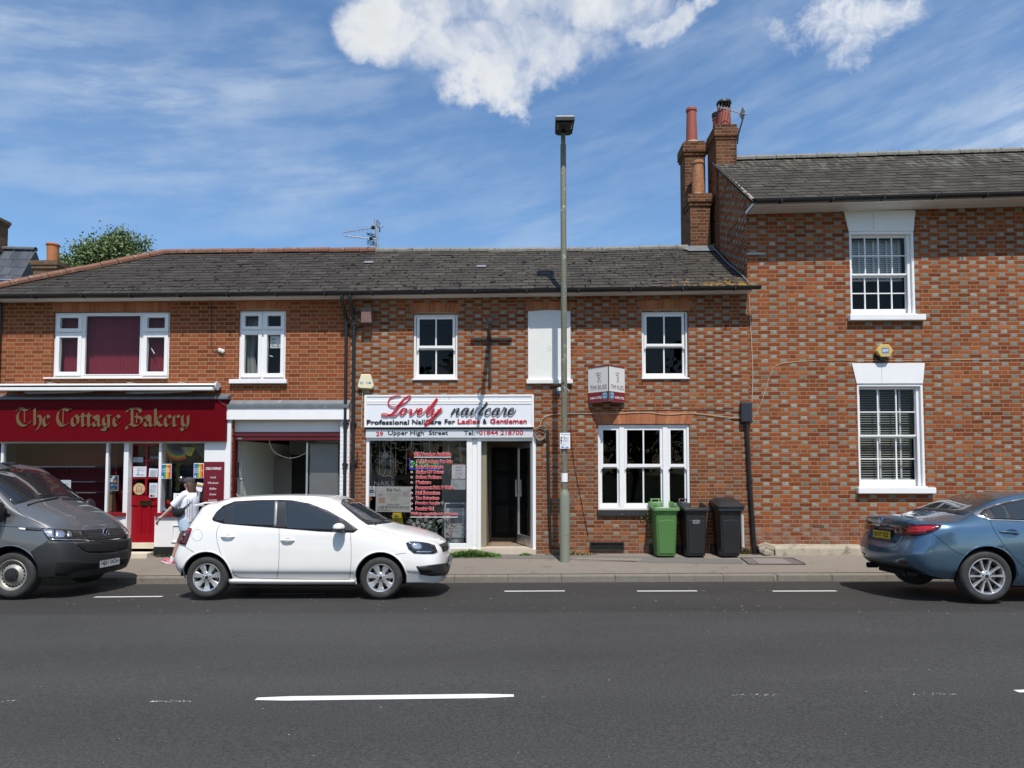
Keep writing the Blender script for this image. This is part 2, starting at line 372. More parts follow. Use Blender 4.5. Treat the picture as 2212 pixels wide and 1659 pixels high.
def asphalt(name,a,c,sp=.35,patch=None,big=.25,gum=False):
 m,t,b,out=mat_new(name)
 p=t.new('NewGeometry').outputs['Position']
 n=t.noise(p,48,4,.8)[0];g=t.noise(p,190,2,.6)[0];w=t.noise(t.vm('MULTIPLY',p,(.25,1.2,1)),.9,5,.6)[0]
 col=t.mix(t.sstep(.3,.7,n),a,c)
 k=t.m('ADD',1-big,t.m('MULTIPLY',w,2*big));col=t.mix(1,col,t.vec(k,k,k),'MULTIPLY')
 stones=t.sstep(.70,.78,g);col=t.mix(t.m('MULTIPLY',stones,sp),col,(.30,.29,.28))
 holes=t.sstep(.30,.24,t.noise(p,110,2,.5)[0]);col=t.mix(t.m('MULTIPLY',holes,.6),col,(.015,.015,.015))
 if patch:
  c2,y0,y1=patch;yy=t.m('ADD',t.xyz(p)[1],t.m('MULTIPLY',t.m('SUBTRACT',w,.5),.35))
  col=t.mix(t.m('MULTIPLY',t.sstep(y0-.12,y0+.12,yy),.85),col,t.mix(1,col,c2,'MULTIPLY'))
 if gum:col=t.mix(t.m('MULTIPLY',t.sstep(.70,.74,t.noise(p,15,2,.5)[0]),.55),col,(.05,.047,.043));col=t.mix(t.m('MULTIPLY',t.sstep(.56,.72,t.noise(p,2.6,5,.65)[0]),.35),col,(.07,.064,.056))
 else:
  col=t.mix(t.m('MULTIPLY',t.sstep(-1.80,-1.66,t.m('ADD',t.xyz(p)[1],t.m('MULTIPLY',t.m('SUBTRACT',n,.5),.12))),.6),col,(.17,.15,.12))
  yy=t.xyz(p)[1];tr=t.m('SINE',t.m('MULTIPLY',t.m('ADD',yy,.4),3.3));k=t.m('ADD',1,t.m('MULTIPLY',tr,.045));k=t.m('MULTIPLY',k,t.m('ADD',.86,t.m('MULTIPLY',t.noise(t.vm('MULTIPLY',p,(.5,.8,1)),1.1,6,.65)[0],.28)));col=t.mix(1,col,t.vec(k,k,k),'MULTIPLY')
 t.put(b.inputs['Base Color'],col);b.inputs['Roughness'].default_value=.78;b.inputs['Specular IOR Level'].default_value=.35
 h=t.m('ADD',n,t.m('MULTIPLY',g,.6))
 bp=t.new('Bump',{'Height':h,'Strength':.8,'Distance':.008});t.l.new(bp.outputs[0],b.inputs['Normal'])
 return m
M_ROAD=asphalt('road_asphalt',(.028,.027,.0255),(.073,.071,.067),.5,patch=((.72,.69,.66),-4.65,0))
M_PAVE=asphalt('pavement_asphalt',(.175,.15,.122),(.245,.213,.175),.25,big=.2,gum=True)
M_PAVE2=asphalt('pavement_patch_asphalt',(.12,.112,.10),(.175,.162,.145),.25,big=.25,gum=True)
M_KERB=plain('kerb_stone',(.18,.16,.13),.85,var=.3,scale=9,bump=.004,stain=((.10,.09,.075),6,.55,.75))
M_CONC=plain('weathered_concrete',(.36,.31,.23),.9,var=.3,scale=7,bump=.008,stain=((.13,.115,.085),4,.5,.66))
def paint_mark(name,worn):
 m,t,b,out=mat_new(name)
 p=t.new('NewGeometry').outputs['Position']
 n=t.noise(p,40,5,.75)[0];n2=t.noise(t.vm('MULTIPLY',p,(.6,2,1)),5,4,.6)[0]
 b.inputs['Roughness'].default_value=.7
 t.put(b.inputs['Base Color'],t.mix(n2,(.62,.61,.56),(.78,.77,.72)))
 a=t.sstep(worn-.05,worn+.05,t.m('ADD',t.m('MULTIPLY',n,.7),t.m('MULTIPLY',n2,.3)))
 t.put(b.inputs['Alpha'],a);return m
M_MARK=paint_mark('white_road_paint',.33);M_MARK_W=paint_mark('worn_road_paint',.60)
M_UPVC=plain('white_upvc',(.80,.79,.77),.32,var=.03,scale=2)
M_WHITE=plain('white_gloss_paint',(.80,.795,.78),.45,var=.06,scale=3,stain=((.62,.60,.55),8,.66,.85))
M_RENDER=plain('white_render',(.74,.73,.69),.85,var=.08,scale=5,bump=.004,stain=((.5,.48,.42),3,.62,.8))
M_MASON=plain('white_masonry_paint',(.80,.79,.78),.7,var=.06,scale=4,bump=.002,stain=((.62,.62,.62),5,.64,.78))
M_LEAD=plain('lead_flashing',(.15,.165,.18),.55,metal=.3,var=.35,scale=7,bump=.004,stain=((.42,.44,.45),8,.6,.75))
M_BLACKP=plain('black_plastic',(.012,.012,.013),.38,var=.2,scale=10)
M_BLACK=plain('black_paint',(.014,.014,.015),.5,var=.3,scale=12)
M_IRON=plain('black_iron',(.02,.018,.017),.6,var=.4,scale=14,bump=.002)
M_CRIMSON=plain('crimson_fascia',(.118,.0010,.005),.55,var=.08,scale=2,spec=.08)
M_REDDOOR=plain('red_door_paint',(.27,.005,.012),.34,var=.06,scale=3,spec=.35)
M_REDSILL=plain('red_sill_paint',(.24,.010,.016),.4,var=.1,scale=5)
M_MAROON=plain('maroon_metal',(.095,.004,.009),.4,var=.1,scale=4)
M_GOLD=plain('gold_lettering',(.125,.082,.027),.5,metal=.0,var=.1,scale=6)
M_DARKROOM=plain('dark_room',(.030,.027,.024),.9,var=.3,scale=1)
M_ROOM=plain('grey_room_wall',(.22,.22,.20),.85,var=.1,scale=2)
M_ROOMPALE=plain('pale_room_wall',(.55,.56,.52),.8,var=.08,scale=2)
M_REDROOM=plain('dark_red_board',(.22,.012,.020),.7,var=.15,scale=2)
M_TERRA=plain('terracotta_ridge',(.19,.085,.05),.85,var=.35,scale=8,bump=.008,stain=((.30,.24,.19),11,.55,.68))
M_RIDGE=plain('grey_ridge_tile',(.22,.205,.175),.9,var=.3,scale=8,bump=.01,stain=((.10,.10,.09),9,.52,.66))
M_POT=plain('red_chimney_pot',(.30,.072,.045),.7,var=.2,scale=7,stain=((.38,.17,.12),12,.6,.75))
M_POT2=plain('lichened_chimney_pot',(.42,.165,.062),.85,var=.3,scale=16,bump=.006,stain=((.16,.13,.095),13,.5,.62))
M_POT3=plain('orange_chimney_pot',(.42,.15,.055),.8,var=.2,scale=7)
M_MOSS=plain('dark_moss',(.022,.019,.013),.95,var=.5,scale=30,bump=.01)
M_LEAF1=plain('leaf_green',(.095,.15,.042),.55,var=.35,scale=2)
M_LEAF2=plain('leaf_olive',(.17,.22,.085),.55,var=.35,scale=2)
M_BARK=plain('bark',(.09,.07,.05),.9,var=.3,scale=9)
M_GRASS=plain('weed_green',(.075,.17,.02),.6,var=.4,scale=9)
M_DRY=plain('dry_weed',(.22,.17,.07),.8,var=.3,scale=9)
M_ALU=plain('bright_aluminium',(.62,.63,.64),.3,metal=.85,var=.08,scale=5)
M_STEEL=plain('brushed_stainless',(.20,.20,.195),.42,metal=.55,var=.12,scale=2)
M_GALV=plain('galvanised_steel',(.33,.34,.33),.5,metal=.6,var=.25,scale=9)
M_POST=plain('lichened_grey_green_post',(.145,.148,.102),.7,var=.25,scale=7,bump=.003,stain=((.33,.33,.26),10,.56,.68))
M_POSTB=plain('grey_green_post_base',(.20,.215,.165),.6,var=.12,scale=6,bump=.002,stain=((.36,.30,.20),7,.62,.76))
M_LANT=plain('lantern_glass',(.035,.037,.04),.25,var=.2,scale=6)
M_LANTC=plain('lantern_canopy',(.42,.42,.30),.6,var=.15,scale=8)
M_CREAM=plain('cream_alarm_plastic',(.74,.67,.46),.45,var=.06,scale=5)
M_GOLDBOX=plain('mustard_alarm_plastic',(.60,.42,.13),.45,var=.06,scale=5)
M_BLUETXT=plain('blue_lettering',(.04,.17,.42),.5,var=.05)
M_PAPER=plain('white_paper',(.80,.81,.82),.8,var=.03,scale=4)
M_TXT=plain('black_lettering',(.012,.012,.014),.4,var=.1)
M_TXTG=plain('grey_lettering',(.16,.16,.17),.6,var=.1)
M_TXTR=plain('red_lettering',(.50,.012,.02),.4,var=.08)
M_TXTW=plain('white_lettering',(.82,.82,.82),.5,var=.02)
M_WICKER=plain('brown_wicker',(.34,.21,.085),.7,var=.3,scale=40,bump=.01,fine=120)
M_YELLOW=plain('yellow_plastic',(.75,.55,.01),.4,var=.06,scale=5)
M_TILE=plain('tiled_step',(.55,.45,.36),.6,var=.15,scale=8)
M_MARBLE=plain('cream_marble_step',(.66,.60,.47),.45,var=.15,scale=6,stain=((.45,.30,.16),5,.62,.72))
M_MAT=plain('brown_doormat',(.28,.16,.07),.95,var=.3,scale=30,bump=.006)
M_BROWNBOX=plain('brown_wooden_box',(.17,.10,.085),.75,var=.35,scale=18,bump=.003)
M_TWIG=plain('dry_twig',(.12,.085,.06),.9,var=.4,scale=12)
M_GREENBIN=plain('green_bin_plastic',(.078,.185,.052),.45,var=.10,scale=5,bump=.0008,stain=((.08,.19,.06),3,.6,.8))
M_BLACKBIN=plain('black_bin_plastic',(.017,.018,.020),.42,var=.25,scale=5,bump=.0008,stain=((.05,.05,.052),3,.60,.85))
M_RUBBER=plain('tyre_rubber',(.030,.029,.028),.78,var=.3,scale=12,stain=((.085,.078,.068),5,.5,.8))
M_WELL=plain('wheel_well_black',(.006,.006,.006),.9,var=.2)
M_RIM=plain('silver_alloy',(.62,.62,.63),.28,metal=.75,var=.06,scale=6,coat=.4)
M_STEELRIM=plain('grey_steel_wheel',(.32,.305,.27),.5,metal=.4,var=.15,scale=8)
M_CHROME=plain('chrome',(.80,.80,.81),.10,metal=1,var=.03)
M_TRIM=plain('car_black_trim',(.016,.016,.018),.45,var=.15,scale=9)
M_PLASTIC_G=plain('dark_grey_bumper_plastic',(.022,.023,.025),.6,var=.12,scale=9,bump=.0006,fine=260)
def car_paint(name,rgb,metal=0.,rough=.35,coat=1.0):
 m,t,b,out=mat_new(name);p=t.new('TexCoord').outputs['Object']
 n=t.noise(p,3,4,.6)[0];k=t.m('ADD',.95,t.m('MULTIPLY',n,.1));t.put(b.inputs['Base Color'],t.mix(1,rgb,t.vec(k,k,k),'MULTIPLY'))
 b.inputs['Metallic'].default_value=metal;b.inputs['Roughness'].default_value=rough
 b.inputs['Coat Weight'].default_value=coat;b.inputs['Coat Roughness'].default_value=.03
 dirt=t.noise(p,9,6,.7)[0];t.put(b.inputs['Coat Roughness'],t.m('MULTIPLY',t.sstep(.4,.8,dirt),.12))
 return m
M_CARWHITE=car_paint('white_car_paint',(.78,.765,.735),0,.4)
M_CARBLUE=car_paint('blue_metallic_paint',(.090,.165,.245),.6,.24)
M_CARGREY=car_paint('grey_van_paint',(.090,.097,.104),.0,.4)
def car_glass(name,rgb,rough=.03):
 m,t,b,out=mat_new(name);t.put(b.inputs['Base Color'],rgb);b.inputs['Roughness'].default_value=rough
 b.inputs['Specular IOR Level'].default_value=.6;b.inputs['Coat Weight'].default_value=.5;b.inputs['Coat Roughness'].default_value=.01
 return m
M_CARGLASS=car_glass('tinted_car_glass',(.022,.027,.029));M_SCREEN=car_glass('windscreen_glass',(.03,.034,.035))
M_REDLAMP=car_glass('red_lamp_lens',(.48,.010,.016),.08);M_DARKRED=car_glass('dark_red_lens',(.07,.003,.006),.08)
M_HEADLAMP=plain('headlamp_reflector',(.55,.57,.60),.12,metal=.8,var=.5,scale=16,coat=.8)
M_LAMPDARK=car_glass('smoked_lamp_lens',(.018,.02,.022),.05)
M_PLATEW=plain('white_number_plate',(.72,.72,.70),.4,var=.03);M_PLATEY=plain('yellow_number_plate',(.70,.46,.02),.4,var=.04)
M_SKIN=plain('skin',(.62,.37,.28),.55,var=.08,scale=20);M_HAIR=plain('brown_hair',(.085,.045,.026),.5,var=.45,scale=60)
M_TEE=plain('white_cotton',(.80,.80,.84),.9,var=.05,scale=12,bump=.006,fine=22);M_DENIM=plain('pale_denim',(.46,.60,.72),.85,var=.18,scale=16,bump=.004,fine=40)
M_CAP=plain('charcoal_cap',(.045,.043,.042),.85,var=.2,scale=20);M_PINK=plain('pink_suede',(.55,.085,.17),.8,var=.12,scale=14)
M_SOCK=plain('white_sock',(.76,.78,.80),.9,var=.05)
# lettering
_tc=[0]
def text_mesh(body,spacing=1.0,shear=0.,bold=0.):
 cu=bpy.data.curves.new('lettering','FONT');cu.body=body;cu.resolution_u=2;cu.space_character=spacing;cu.shear=shear;cu.offset=bold
 o=bpy.data.objects.new('lettering_tmp',cu);me=o.to_mesh()
 vs=[v.co.copy()for v in me.vertices];fs=[tuple(p.vertices)for p in me.polygons]
 o.to_mesh_clear();bpy.data.objects.remove(o);bpy.data.curves.remove(cu);return vs,fs
def letters(mb,body,x0,x1,z0,z1,y,m=0,thick=.003,shear=0.,spacing=1.,bold=0.,fit='xz',M_=None):
 """write body into the box x0..x1, z0..z1 on plane y (facing -y); thick > 0 makes it raised"""
 vs,fs=text_mesh(body,spacing,shear,bold)
 if not vs:return
 lx,hx=min(v.x for v in vs),max(v.x for v in vs);ly,hy=min(v.y for v in vs),max(v.y for v in vs)
 sx=(x1-x0)/max(1e-6,hx-lx);sz=(z1-z0)/max(1e-6,hy-ly)
 ox=x0
 if fit=='c':
  sz_=sz;sx=min(sx,sz_);ox=(x0+x1)/2-sx*(hx-lx)/2
 pts=[Vector((ox+(v.x-lx)*sx,y,z0+(v.y-ly)*sz))for v in vs]
 if M_:pts=[M_@p for p in pts]
 off=Vector((0,thick,0))if not M_ else(M_.to_3x3()@Vector((0,thick,0)))
 mb.keep=True
 mb.add(pts,fs,m)
 if thick>.0015:
  cnt={}
  for f in fs:
   for a,b in zip(f,f[1:]+f[:1]):
    k=(min(a,b),max(a,b));cnt[k]=cnt.get(k,0)+1
  edge=[k for k,c in cnt.items()if c==1]
  mb.add([p for a,b in edge for p in(pts[a],pts[b],pts[b]+off,pts[a]+off)],[(4*i,4*i+1,4*i+2,4*i+3)for i in range(len(edge))],m)
def pen(mb,pts,widths,M_,thick=.012,m=0,n=7,nib=None,dy=0.):
 """a drawn stroke: pts (u, v) mapped by M_ to the sign face, ribbon of varying width, or a broad nib at a fixed angle"""
 q=[(p[0],p[1],w)for p,w in zip(pts,widths)];q=spline(q,n)if n>1 else q
 L,R_=[],[]
 for i,(u,v,w)in enumerate(q):
  if nib is not None:nx,ny=math.cos(nib),math.sin(nib)
  else:
   a,b=q[max(i-1,0)],q[min(i+1,len(q)-1)];dx,dz=b[0]-a[0],b[1]-a[1];l=math.hypot(dx,dz)or 1;nx,ny=-dz/l,dx/l
  L.append((u+nx*w/2,v+ny*w/2));R_.append((u-nx*w/2,v-ny*w/2))
 fr=[M_(u,v,dy)for u,v in L]+[M_(u,v,dy)for u,v in R_];bk=[M_(u,v,dy+thick)for u,v in L]+[M_(u,v,dy+thick)for u,v in R_]
 k=len(L);vs=fr+bk;fs=[]
 for i in range(k-1):
  a,b,c,d=i,i+1,k+i+1,k+i
  fs+=[(a,d,c,b),(2*k+a,2*k+b,2*k+c,2*k+d),(a,b,2*k+b,2*k+a),(d,2*k+d,2*k+c,c)]
 fs+=[(0,2*k,3*k,k),(k-1,2*k-1,4*k-1,3*k-1)]
 mb.keep=True;mb.add(vs,fs,m)
# ground, road, pavement
def strip(name,ys,mat,x0=-30,x1=30,nx=24,dz=0.,label=None):
 mb=MB();xs=[x0+(x1-x0)*i/nx for i in range(nx+1)]
 n=len(ys)
 mb.add([(x,y,gz(x,y)+dz)for x in xs for y in ys],[(i*n+j,(i+1)*n+j,(i+1)*n+j+1,i*n+j+1)for i in range(nx)for j in range(n-1)])
 return mb.build(name,mat,kind='structure',smooth=True)
g=MB();g.quad((-600,-600,-.6),(600,-600,-.6),(600,600,-.6),(-600,600,-.6))
g.build('ground',plain('far_ground',(.10,.11,.06),.95,var=.3,scale=.4),kind='structure')
strip('road',[-13.2,-12,-10,-8.1,-6.5,-5,-3.7,-2.7,-1.655],M_ROAD,nx=40)
strip('opposite_pavement',[-17,-15,-13.2],M_PAVE,dz=.1)
strip('pavement',[-1.50,-1.0,-.5,-.0,.02,1.2],M_PAVE,nx=60)
kb=MB()
x=-14.0;random.seed(3)
while x<16:
 l=.915;z=gz(x+l/2,-1.6)-.0;j=random.uniform(-.006,.006)
 kb.prism([(0,0)]*3,0,0)if False else None
 a,b=x+.0015,x+l-.0015;z0,z1=gz(a,-1.6),gz(b,-1.6)
 y0=-1.652+j
 sec=[(y0,-.12),(y0+.004,-.012),(y0+.018,.002),(y0+.15,.006),(y0+.15,-.12)]
 kb.add([(a,yy,z0+zz)for yy,zz in sec]+[(b,yy,z1+zz)for yy,zz in sec],[(0,1,2,3,4),(9,8,7,6,5)]+[(i,5+i,5+(i+1)%5,(i+1)%5)for i in range(5)])
 x+=l
kb.build('kerb',M_KERB,kind='structure',bevel=.012)
def patch(pts,name='pavement_patch',mat=None):
 w=[GP(*p)for p in pts];mb=MB()
 vs=[(p.x,p.y,gz(p.x,p.y)+.004)for p in w];mb.add(vs,[tuple(range(len(vs)))])
 if mb.v:mb.build(name,mat or M_PAVE2,kind='structure')
patch([(962,1206),(1180,1207),(1420,1216),(1605,1218),(1605,1209),(1440,1203),(1180,1199),(975,1197)])
patch([(1230,1204),(1390,1207),(1372,1214),(1246,1212)],mat=M_PAVE)
mk=MB()
def dash(p0,p1,w,mat,name='road_marking',z=.004,round_=False):
 a,b=GP(*p0),GP(*p1);a.z=b.z=0;d=(b-a);L=d.length;d.normalize();n_=Vector((-d.y,d.x,0))
 mb=MB();N_=8
 ends=[]
 for i in range(N_+1):
  s=L*i/N_
  hw=w/2*(1 if not round_ or 0<i<N_ else .55)
  for sg in(-1,1):
   q=a+d*s+n_*(sg*hw);ends.append((q.x,q.y,gz(q.x,q.y)+z))
 mb.add(ends,[(2*i,2*i+1,2*i+3,2*i+2)for i in range(N_)])
 mb.build(name,mat,kind='structure')
dash((553,1510.5),(1110,1503.5),.105,M_MARK,round_=True)
dash((2195,1494),(2800,1488),.105,M_MARK,round_=True)
for a,b in(((204,1290.2),(351,1288.8)),((1090,1277.6),(1220,1276.9)),((1376,1277.3),(1506,1276.9)),((1669,1277.4),(1807,1276.9)),((560,1284),(700,1282.5))):
 dash(a,b,.085,M_MARK)
for a,b,w in(((325,1515),(430,1515),.05),((1170,1505.5),(1265,1504.5),.05),((1576,1503),(1680,1502.5),.06),((1948,1500),(2066,1499.5),.06),((1905,1446),(2022,1449),.07),((0,1516),(30,1516),.05),((1065,1276),(1095,1276.5),.05),((1218,1274.5),(1265,1276),.045),((1355,1276),(1378,1276.5),.05),((1505,1276),(1540,1277.5),.04),((1610,1276),(1670,1275.5),.05),((1190,1272),(1230,1271.5),.05),((352,1285),(385,1285),.06)):
 dash(a,b,w,M_MARK_W,name='worn_road_marking')
db=MB();random.seed(11)
for i in range(260):
 px,py=random.uniform(-20,2230),(random.uniform(1262,1330)if i<200 else random.uniform(1200,1655))
 p=GP(px,py);s=random.uniform(.004,.016)*(.85 if i<200 else .5);a=random.uniform(0,6.3)
 vs=[(p.x+s*math.cos(a+k*1.57)*random.uniform(.4,1.3),p.y+s*math.sin(a+k*1.57),0)for k in range(4)]
 db.add([(q[0],q[1],gz(q[0],q[1])+.006)for q in vs],[(0,1,2,3)])
db.build('scattered_petals',plain('pale_petal',(.55,.50,.40),.8,var=.3),kind='stuff',label='pale petals and grit scattered over the road by the kerb')
cv=MB();q=[GP(1600,1206),GP(1712,1206.5),GP(1740,1220),GP(1618,1219.5)]
def gl(p,dz):return(p.x,p.y,gz(p.x,p.y)+dz)
cv.add([gl(p,.007)for p in q],[(0,1,2,3)])
root=thing('manhole_cover','shallow rectangular inset cover with rusty edges in the pavement beside the bins','manhole cover',gl((q[0]+q[2])/2,0))
cv.build('cover_tray',plain('pebbled_tray',(.20,.17,.15),.9,var=.5,scale=50),root)
rm=MB()
for a,b in((q[0],q[1]),(q[1],q[2]),(q[2],q[3]),(q[3],q[0])):rm.tube([gl(a,.008),gl(b,.008)],.012,6)
for k in(.06,.12,.18):
 for s0,s1,e0,e1 in((q[0],q[1],q[3],q[2]),(q[1],q[0],q[2],q[3])):
  rm.tube([gl(s0.lerp(s1,k),.009),gl(e0.lerp(e1,k),.009)],.006,5)
rm.build('cover_frame',M_IRON,root)
gp0=GP(528,1262);dr_=MB();x0_,y0_=gp0.x,-1.83
for k in range(8):dr_.box(x0_-.2+.055*k,x0_-.175+.055*k,y0_-.13,y0_+.13,gz(x0_,y0_)-.02,gz(x0_,y0_)+.012)
for q_ in(-.14,.13):dr_.box(x0_-.22,x0_+.235,y0_+q_,y0_+q_+.02,gz(x0_,y0_)-.02,gz(x0_,y0_)+.014)
tag(dr_.build('drain_grating',M_IRON),'small rusty gully grating in the gutter in front of the grey van','drain')
# building kit
def wall_grid(mb,x0,x1,z0,z1,ops,y=0.,depth=.22,m=0,mr=0):
 xs=sorted({x0,x1,*[v for o in ops for v in(o[0],o[2])]});zs=sorted({z0,z1,*[v for o in ops for v in(o[1],o[3])]})
 xs=[v for v in xs if x0<=v<=x1];zs=[v for v in zs if z0<=v<=z1]
 for a,b in zip(xs,xs[1:]):
  for c,d in zip(zs,zs[1:]):
   cx,cz=(a+b)/2,(c+d)/2
   if any(o[0]<cx<o[2]and o[1]<cz<o[3]for o in ops):continue
   mb.quad((a,y,c),(b,y,c),(b,y,d),(a,y,d),m)
 for a,c,b,d in ops:
  mb.quad((a,y,c),(a,y,d),(a,y+depth,d),(a,y+depth,c),mr);mb.quad((b,y,c),(b,y+depth,c),(b,y+depth,d),(b,y,d),mr)
  mb.quad((a,y,d),(b,y,d),(b,y+depth,d),(a,y+depth,d),mr);mb.quad((a,y,c),(a,y+depth,c),(b,y+depth,c),(b,y,c),mr)
def shell(mb,x0,x1,y0,y1,z0,z1,floors=(),m=0,parts=()):
 """inside of the house: back wall, side walls, floors, ceiling"""
 mb.keep=True
 mb.quad((x0,y1,z0),(x1,y1,z0),(x1,y1,z1),(x0,y1,z1),m)
 mb.quad((x0,y0,z0),(x0,y1,z0),(x0,y1,z1),(x0,y0,z1),m);mb.quad((x1,y1,z0),(x1,y0,z0),(x1,y0,z1),(x1,y1,z1),m)
 for z in(z0,z1):mb.quad((x0,y0,z),(x1,y0,z),(x1,y1,z),(x0,y1,z),m)
 for z in floors:mb.box(x0+.01,x1-.01,y0,y1-.01,z-.12,z,m)
 for x in parts:mb.box(x-.05,x+.05,y0,y1-.01,z0+.01,z1-.01,m)
def slates(mb,eave,ridge,x0,x1,rows,w,hip=None,seed=1,th=.008):
 """individual slates between the eave line eave(x) and the ridge line ridge(x); hip(x, t) says whether a slate is inside"""
 random.seed(seed)
 for r in range(rows):
  t0,t1=r/rows,min(1.02,(r+1.25)/rows);off=(r%2)*.5+random.uniform(-.06,.06)
  n=int((x1-x0)/w)+2
  for i in range(n):
   a=x0+(i-off)*w+random.uniform(-.006,.006);b=a+w-random.uniform(.005,.012)
   a,b=max(a,x0),min(b,x1)
   if b-a<.03:continue
   if hip and not hip((a+b)/2,(t0+t1)/2):continue
   lift=random.uniform(0,.005)+(random.random()<.03)*.008;sk=random.uniform(-.005,.005);drop=random.gauss(0,.006)
   def pt(x,t,up):
    e,g_=eave(x),ridge(x);v=e.lerp(g_,t);nrm=Vector((0,-(g_.z-e.z),g_.y-e.y)).normalized()
    return v+nrm*up
   ta=t0-.012+drop*.4
   lo0,lo1=pt(a,ta+sk*.5,.015+lift),pt(b,ta-sk*.5,.015+lift);hi1,hi0=pt(b,t1,.004),pt(a,t1,.004)
   dl0,dl1=pt(a,ta+sk*.5,.015+lift-th),pt(b,ta-sk*.5,.015+lift-th)
   mb.keep=True
   mb.add([lo0,lo1,hi1,hi0,dl0,dl1],[(0,1,2,3),(4,5,1,0),(4,0,3),(1,5,2)])
def moss(mb,eave,ridge,x0,x1,n,seed,hip=None,tmax=.95):
 random.seed(seed)
 for _ in range(n):
  x=random.uniform(x0,x1);t=random.uniform(.03,tmax)**1.25
  if hip and not hip(x,t):continue
  e,g_=eave(x),ridge(x);p=e.lerp(g_,t);nrm=Vector((0,-(g_.z-e.z),g_.y-e.y)).normalized()
  r=random.uniform(.012,.030)*(1 if random.random()<.85 else 1.5);c=p+nrm*.024
  M_=Matrix.Translation(c)@Vector((0,0,1)).rotation_difference(nrm).to_matrix().to_4x4()
  k=7;vs=[]
  for rr,h in((1,-.01),(.8,.5),(.35,.8)):
   for i in range(k):a=2*math.pi*i/k;q=r*rr*random.uniform(.75,1.2);vs.append(M_@Vector((q*math.cos(a)*1.25,q*math.sin(a)*.8,r*h*.62)))
  mb.add(vs,[(j*k+i,j*k+(i+1)%k,(j+1)*k+(i+1)%k,(j+1)*k+i)for j in range(2)for i in range(k)]+[tuple(2*k+i for i in range(k))])
def ridge_tiles(mb,pts,l=.33,r=.085):
 random.seed(5)
 for a,b in zip(pts,pts[1:]):
  a,b=Vector(a),Vector(b);d=b-a;n=max(1,round(d.length/l))
  for i in range(n):
   p,q=a.lerp(b,(i+.01)/n),a.lerp(b,(i+.985)/n);j=Vector((0,0,random.uniform(-.007,.007)))
   M_=Matrix.Translation(p+j)@Vector((0,0,1)).rotation_difference(d.normalized()).to_matrix().to_4x4()
   ax=d.normalized();up=(Vector((0,0,1))-ax*ax.z).normalized();sd=ax.cross(up)
   ring=[(math.cos(t),math.sin(t))for t in[math.radians(v)for v in(-20,15,45,75,105,135,165,200)]]
   vs=[e+j+sd*(r*c)+up*(r*s_*.9)for e in(p,q)for c,s_ in ring];k=len(ring)
   vs+=[e+j+sd*((r-.015)*c)+up*((r-.015)*s_*.9)for e in(p,q)for c,s_ in ring]
   fs=[(i_,i_+1,k+i_+1,k+i_)for i_ in range(k-1)]+[(i_,2*k+i_,2*k+i_+1,i_+1)for i_ in range(k-1)]+[(k+i_,k+i_+1,3*k+i_+1,3*k+i_)for i_ in range(k-1)]
   mb.add(vs,fs)
def gutter(mb,a,b,r=.062):
 a,b=Vector(a),Vector(b);ring=[math.radians(v)for v in(0,-30,-60,-90,-120,-150,-180)]
 sec=[(math.cos(t)*r,math.sin(t)*r)for t in ring]+[(math.cos(t)*(r-.006),math.sin(t)*(r-.006))for t in reversed(ring)]
 k=len(sec);vs=[e+Vector((0,y,z))for e in(a,b)for y,z in sec]
 mb.add(vs,[(i,k+i,k+(i+1)%k,(i+1)%k)for i in range(k)]+[tuple(range(k)),tuple(range(2*k-1,k-1,-1))])
 n=int((b-a).length/.9)
 for i in range(n):
  p=a.lerp(b,(i+.5)/n);mb.box(p.x-.012,p.x+.012,p.y-r-.006,p.y+r,p.z-r-.008,p.z-r+.012);mb.box(p.x-.012,p.x+.012,p.y-r-.007,p.y-r+.004,p.z-r,p.z+.006)
def bars(mb,x0,z0,x1,z1,wl,wr,wb,wt,y0,y1,m=0):
 """a rectangular frame of four bars, butted"""
 mb.box(x0,x0+wl,y0,y1,z0,z1,m);mb.box(x1-wr,x1,y0,y1,z0,z1,m)
 mb.box(x0+wl,x1-wr,y0,y1,z0,z0+wb,m);mb.box(x0+wl,x1-wr,y0,y1,z1-wt,z1,m)
def pane(x0,z0,x1,z1,y,parent,mat=None,name='pane'):
 mb=MB();mb.keep=True;mb.quad((x0,y,z0),(x1,y,z0),(x1,y,z1),(x0,y,z1));return mb.build(name,mat or M_GLASS,parent)
def soldier_arch(mb,x0,x1,z0,z1,n,splay,y=-.004,rise=0.):
 random.seed(int(x0*100)+77)
 for i in range(n):
  a,b=(i+.05)/n,(i+.95)/n
  lo0,lo1=x0+(x1-x0)*a,x0+(x1-x0)*b
  hi0,hi1=x0-splay+(x1-x0+2*splay)*a,x0-splay+(x1-x0+2*splay)*b
  r=rise*(1-(2*(a+b)/2-1)**2);j=random.uniform(-.002,.002)
  mb.prism([(lo0,z0+r),(lo1,z0+r),(hi1,z1+r*.4),(hi0,z1+r*.4)],y+j,y+.02)
def arch_mat():
 m,t,b,out=mat_new('arch_brick');g_=t.new('NewGeometry')
 col=t.ramp(g_.outputs['Random Per Island'],[(0,(.26,.075,.03)),(.35,(.38,.13,.05)),(.7,(.31,.09,.038)),(1,(.44,.17,.065))])
 n=t.noise(g_.outputs['Position'],30,4,.7)[0];k=t.m('ADD',.6,t.m('MULTIPLY',n,.8));t.put(b.inputs['Base Color'],t.mix(1,col,t.vec(k,k,k),'MULTIPLY'))
 b.inputs['Roughness'].default_value=.88
 bp=t.new('Bump',{'Height':n,'Strength':.8,'Distance':.006});t.l.new(bp.outputs[0],b.inputs['Normal']);return m
M_ARCH=arch_mat()
M_MORTAR=plain('lime_mortar',(.34,.235,.13),.9,var=.15,scale=9,bump=.003)
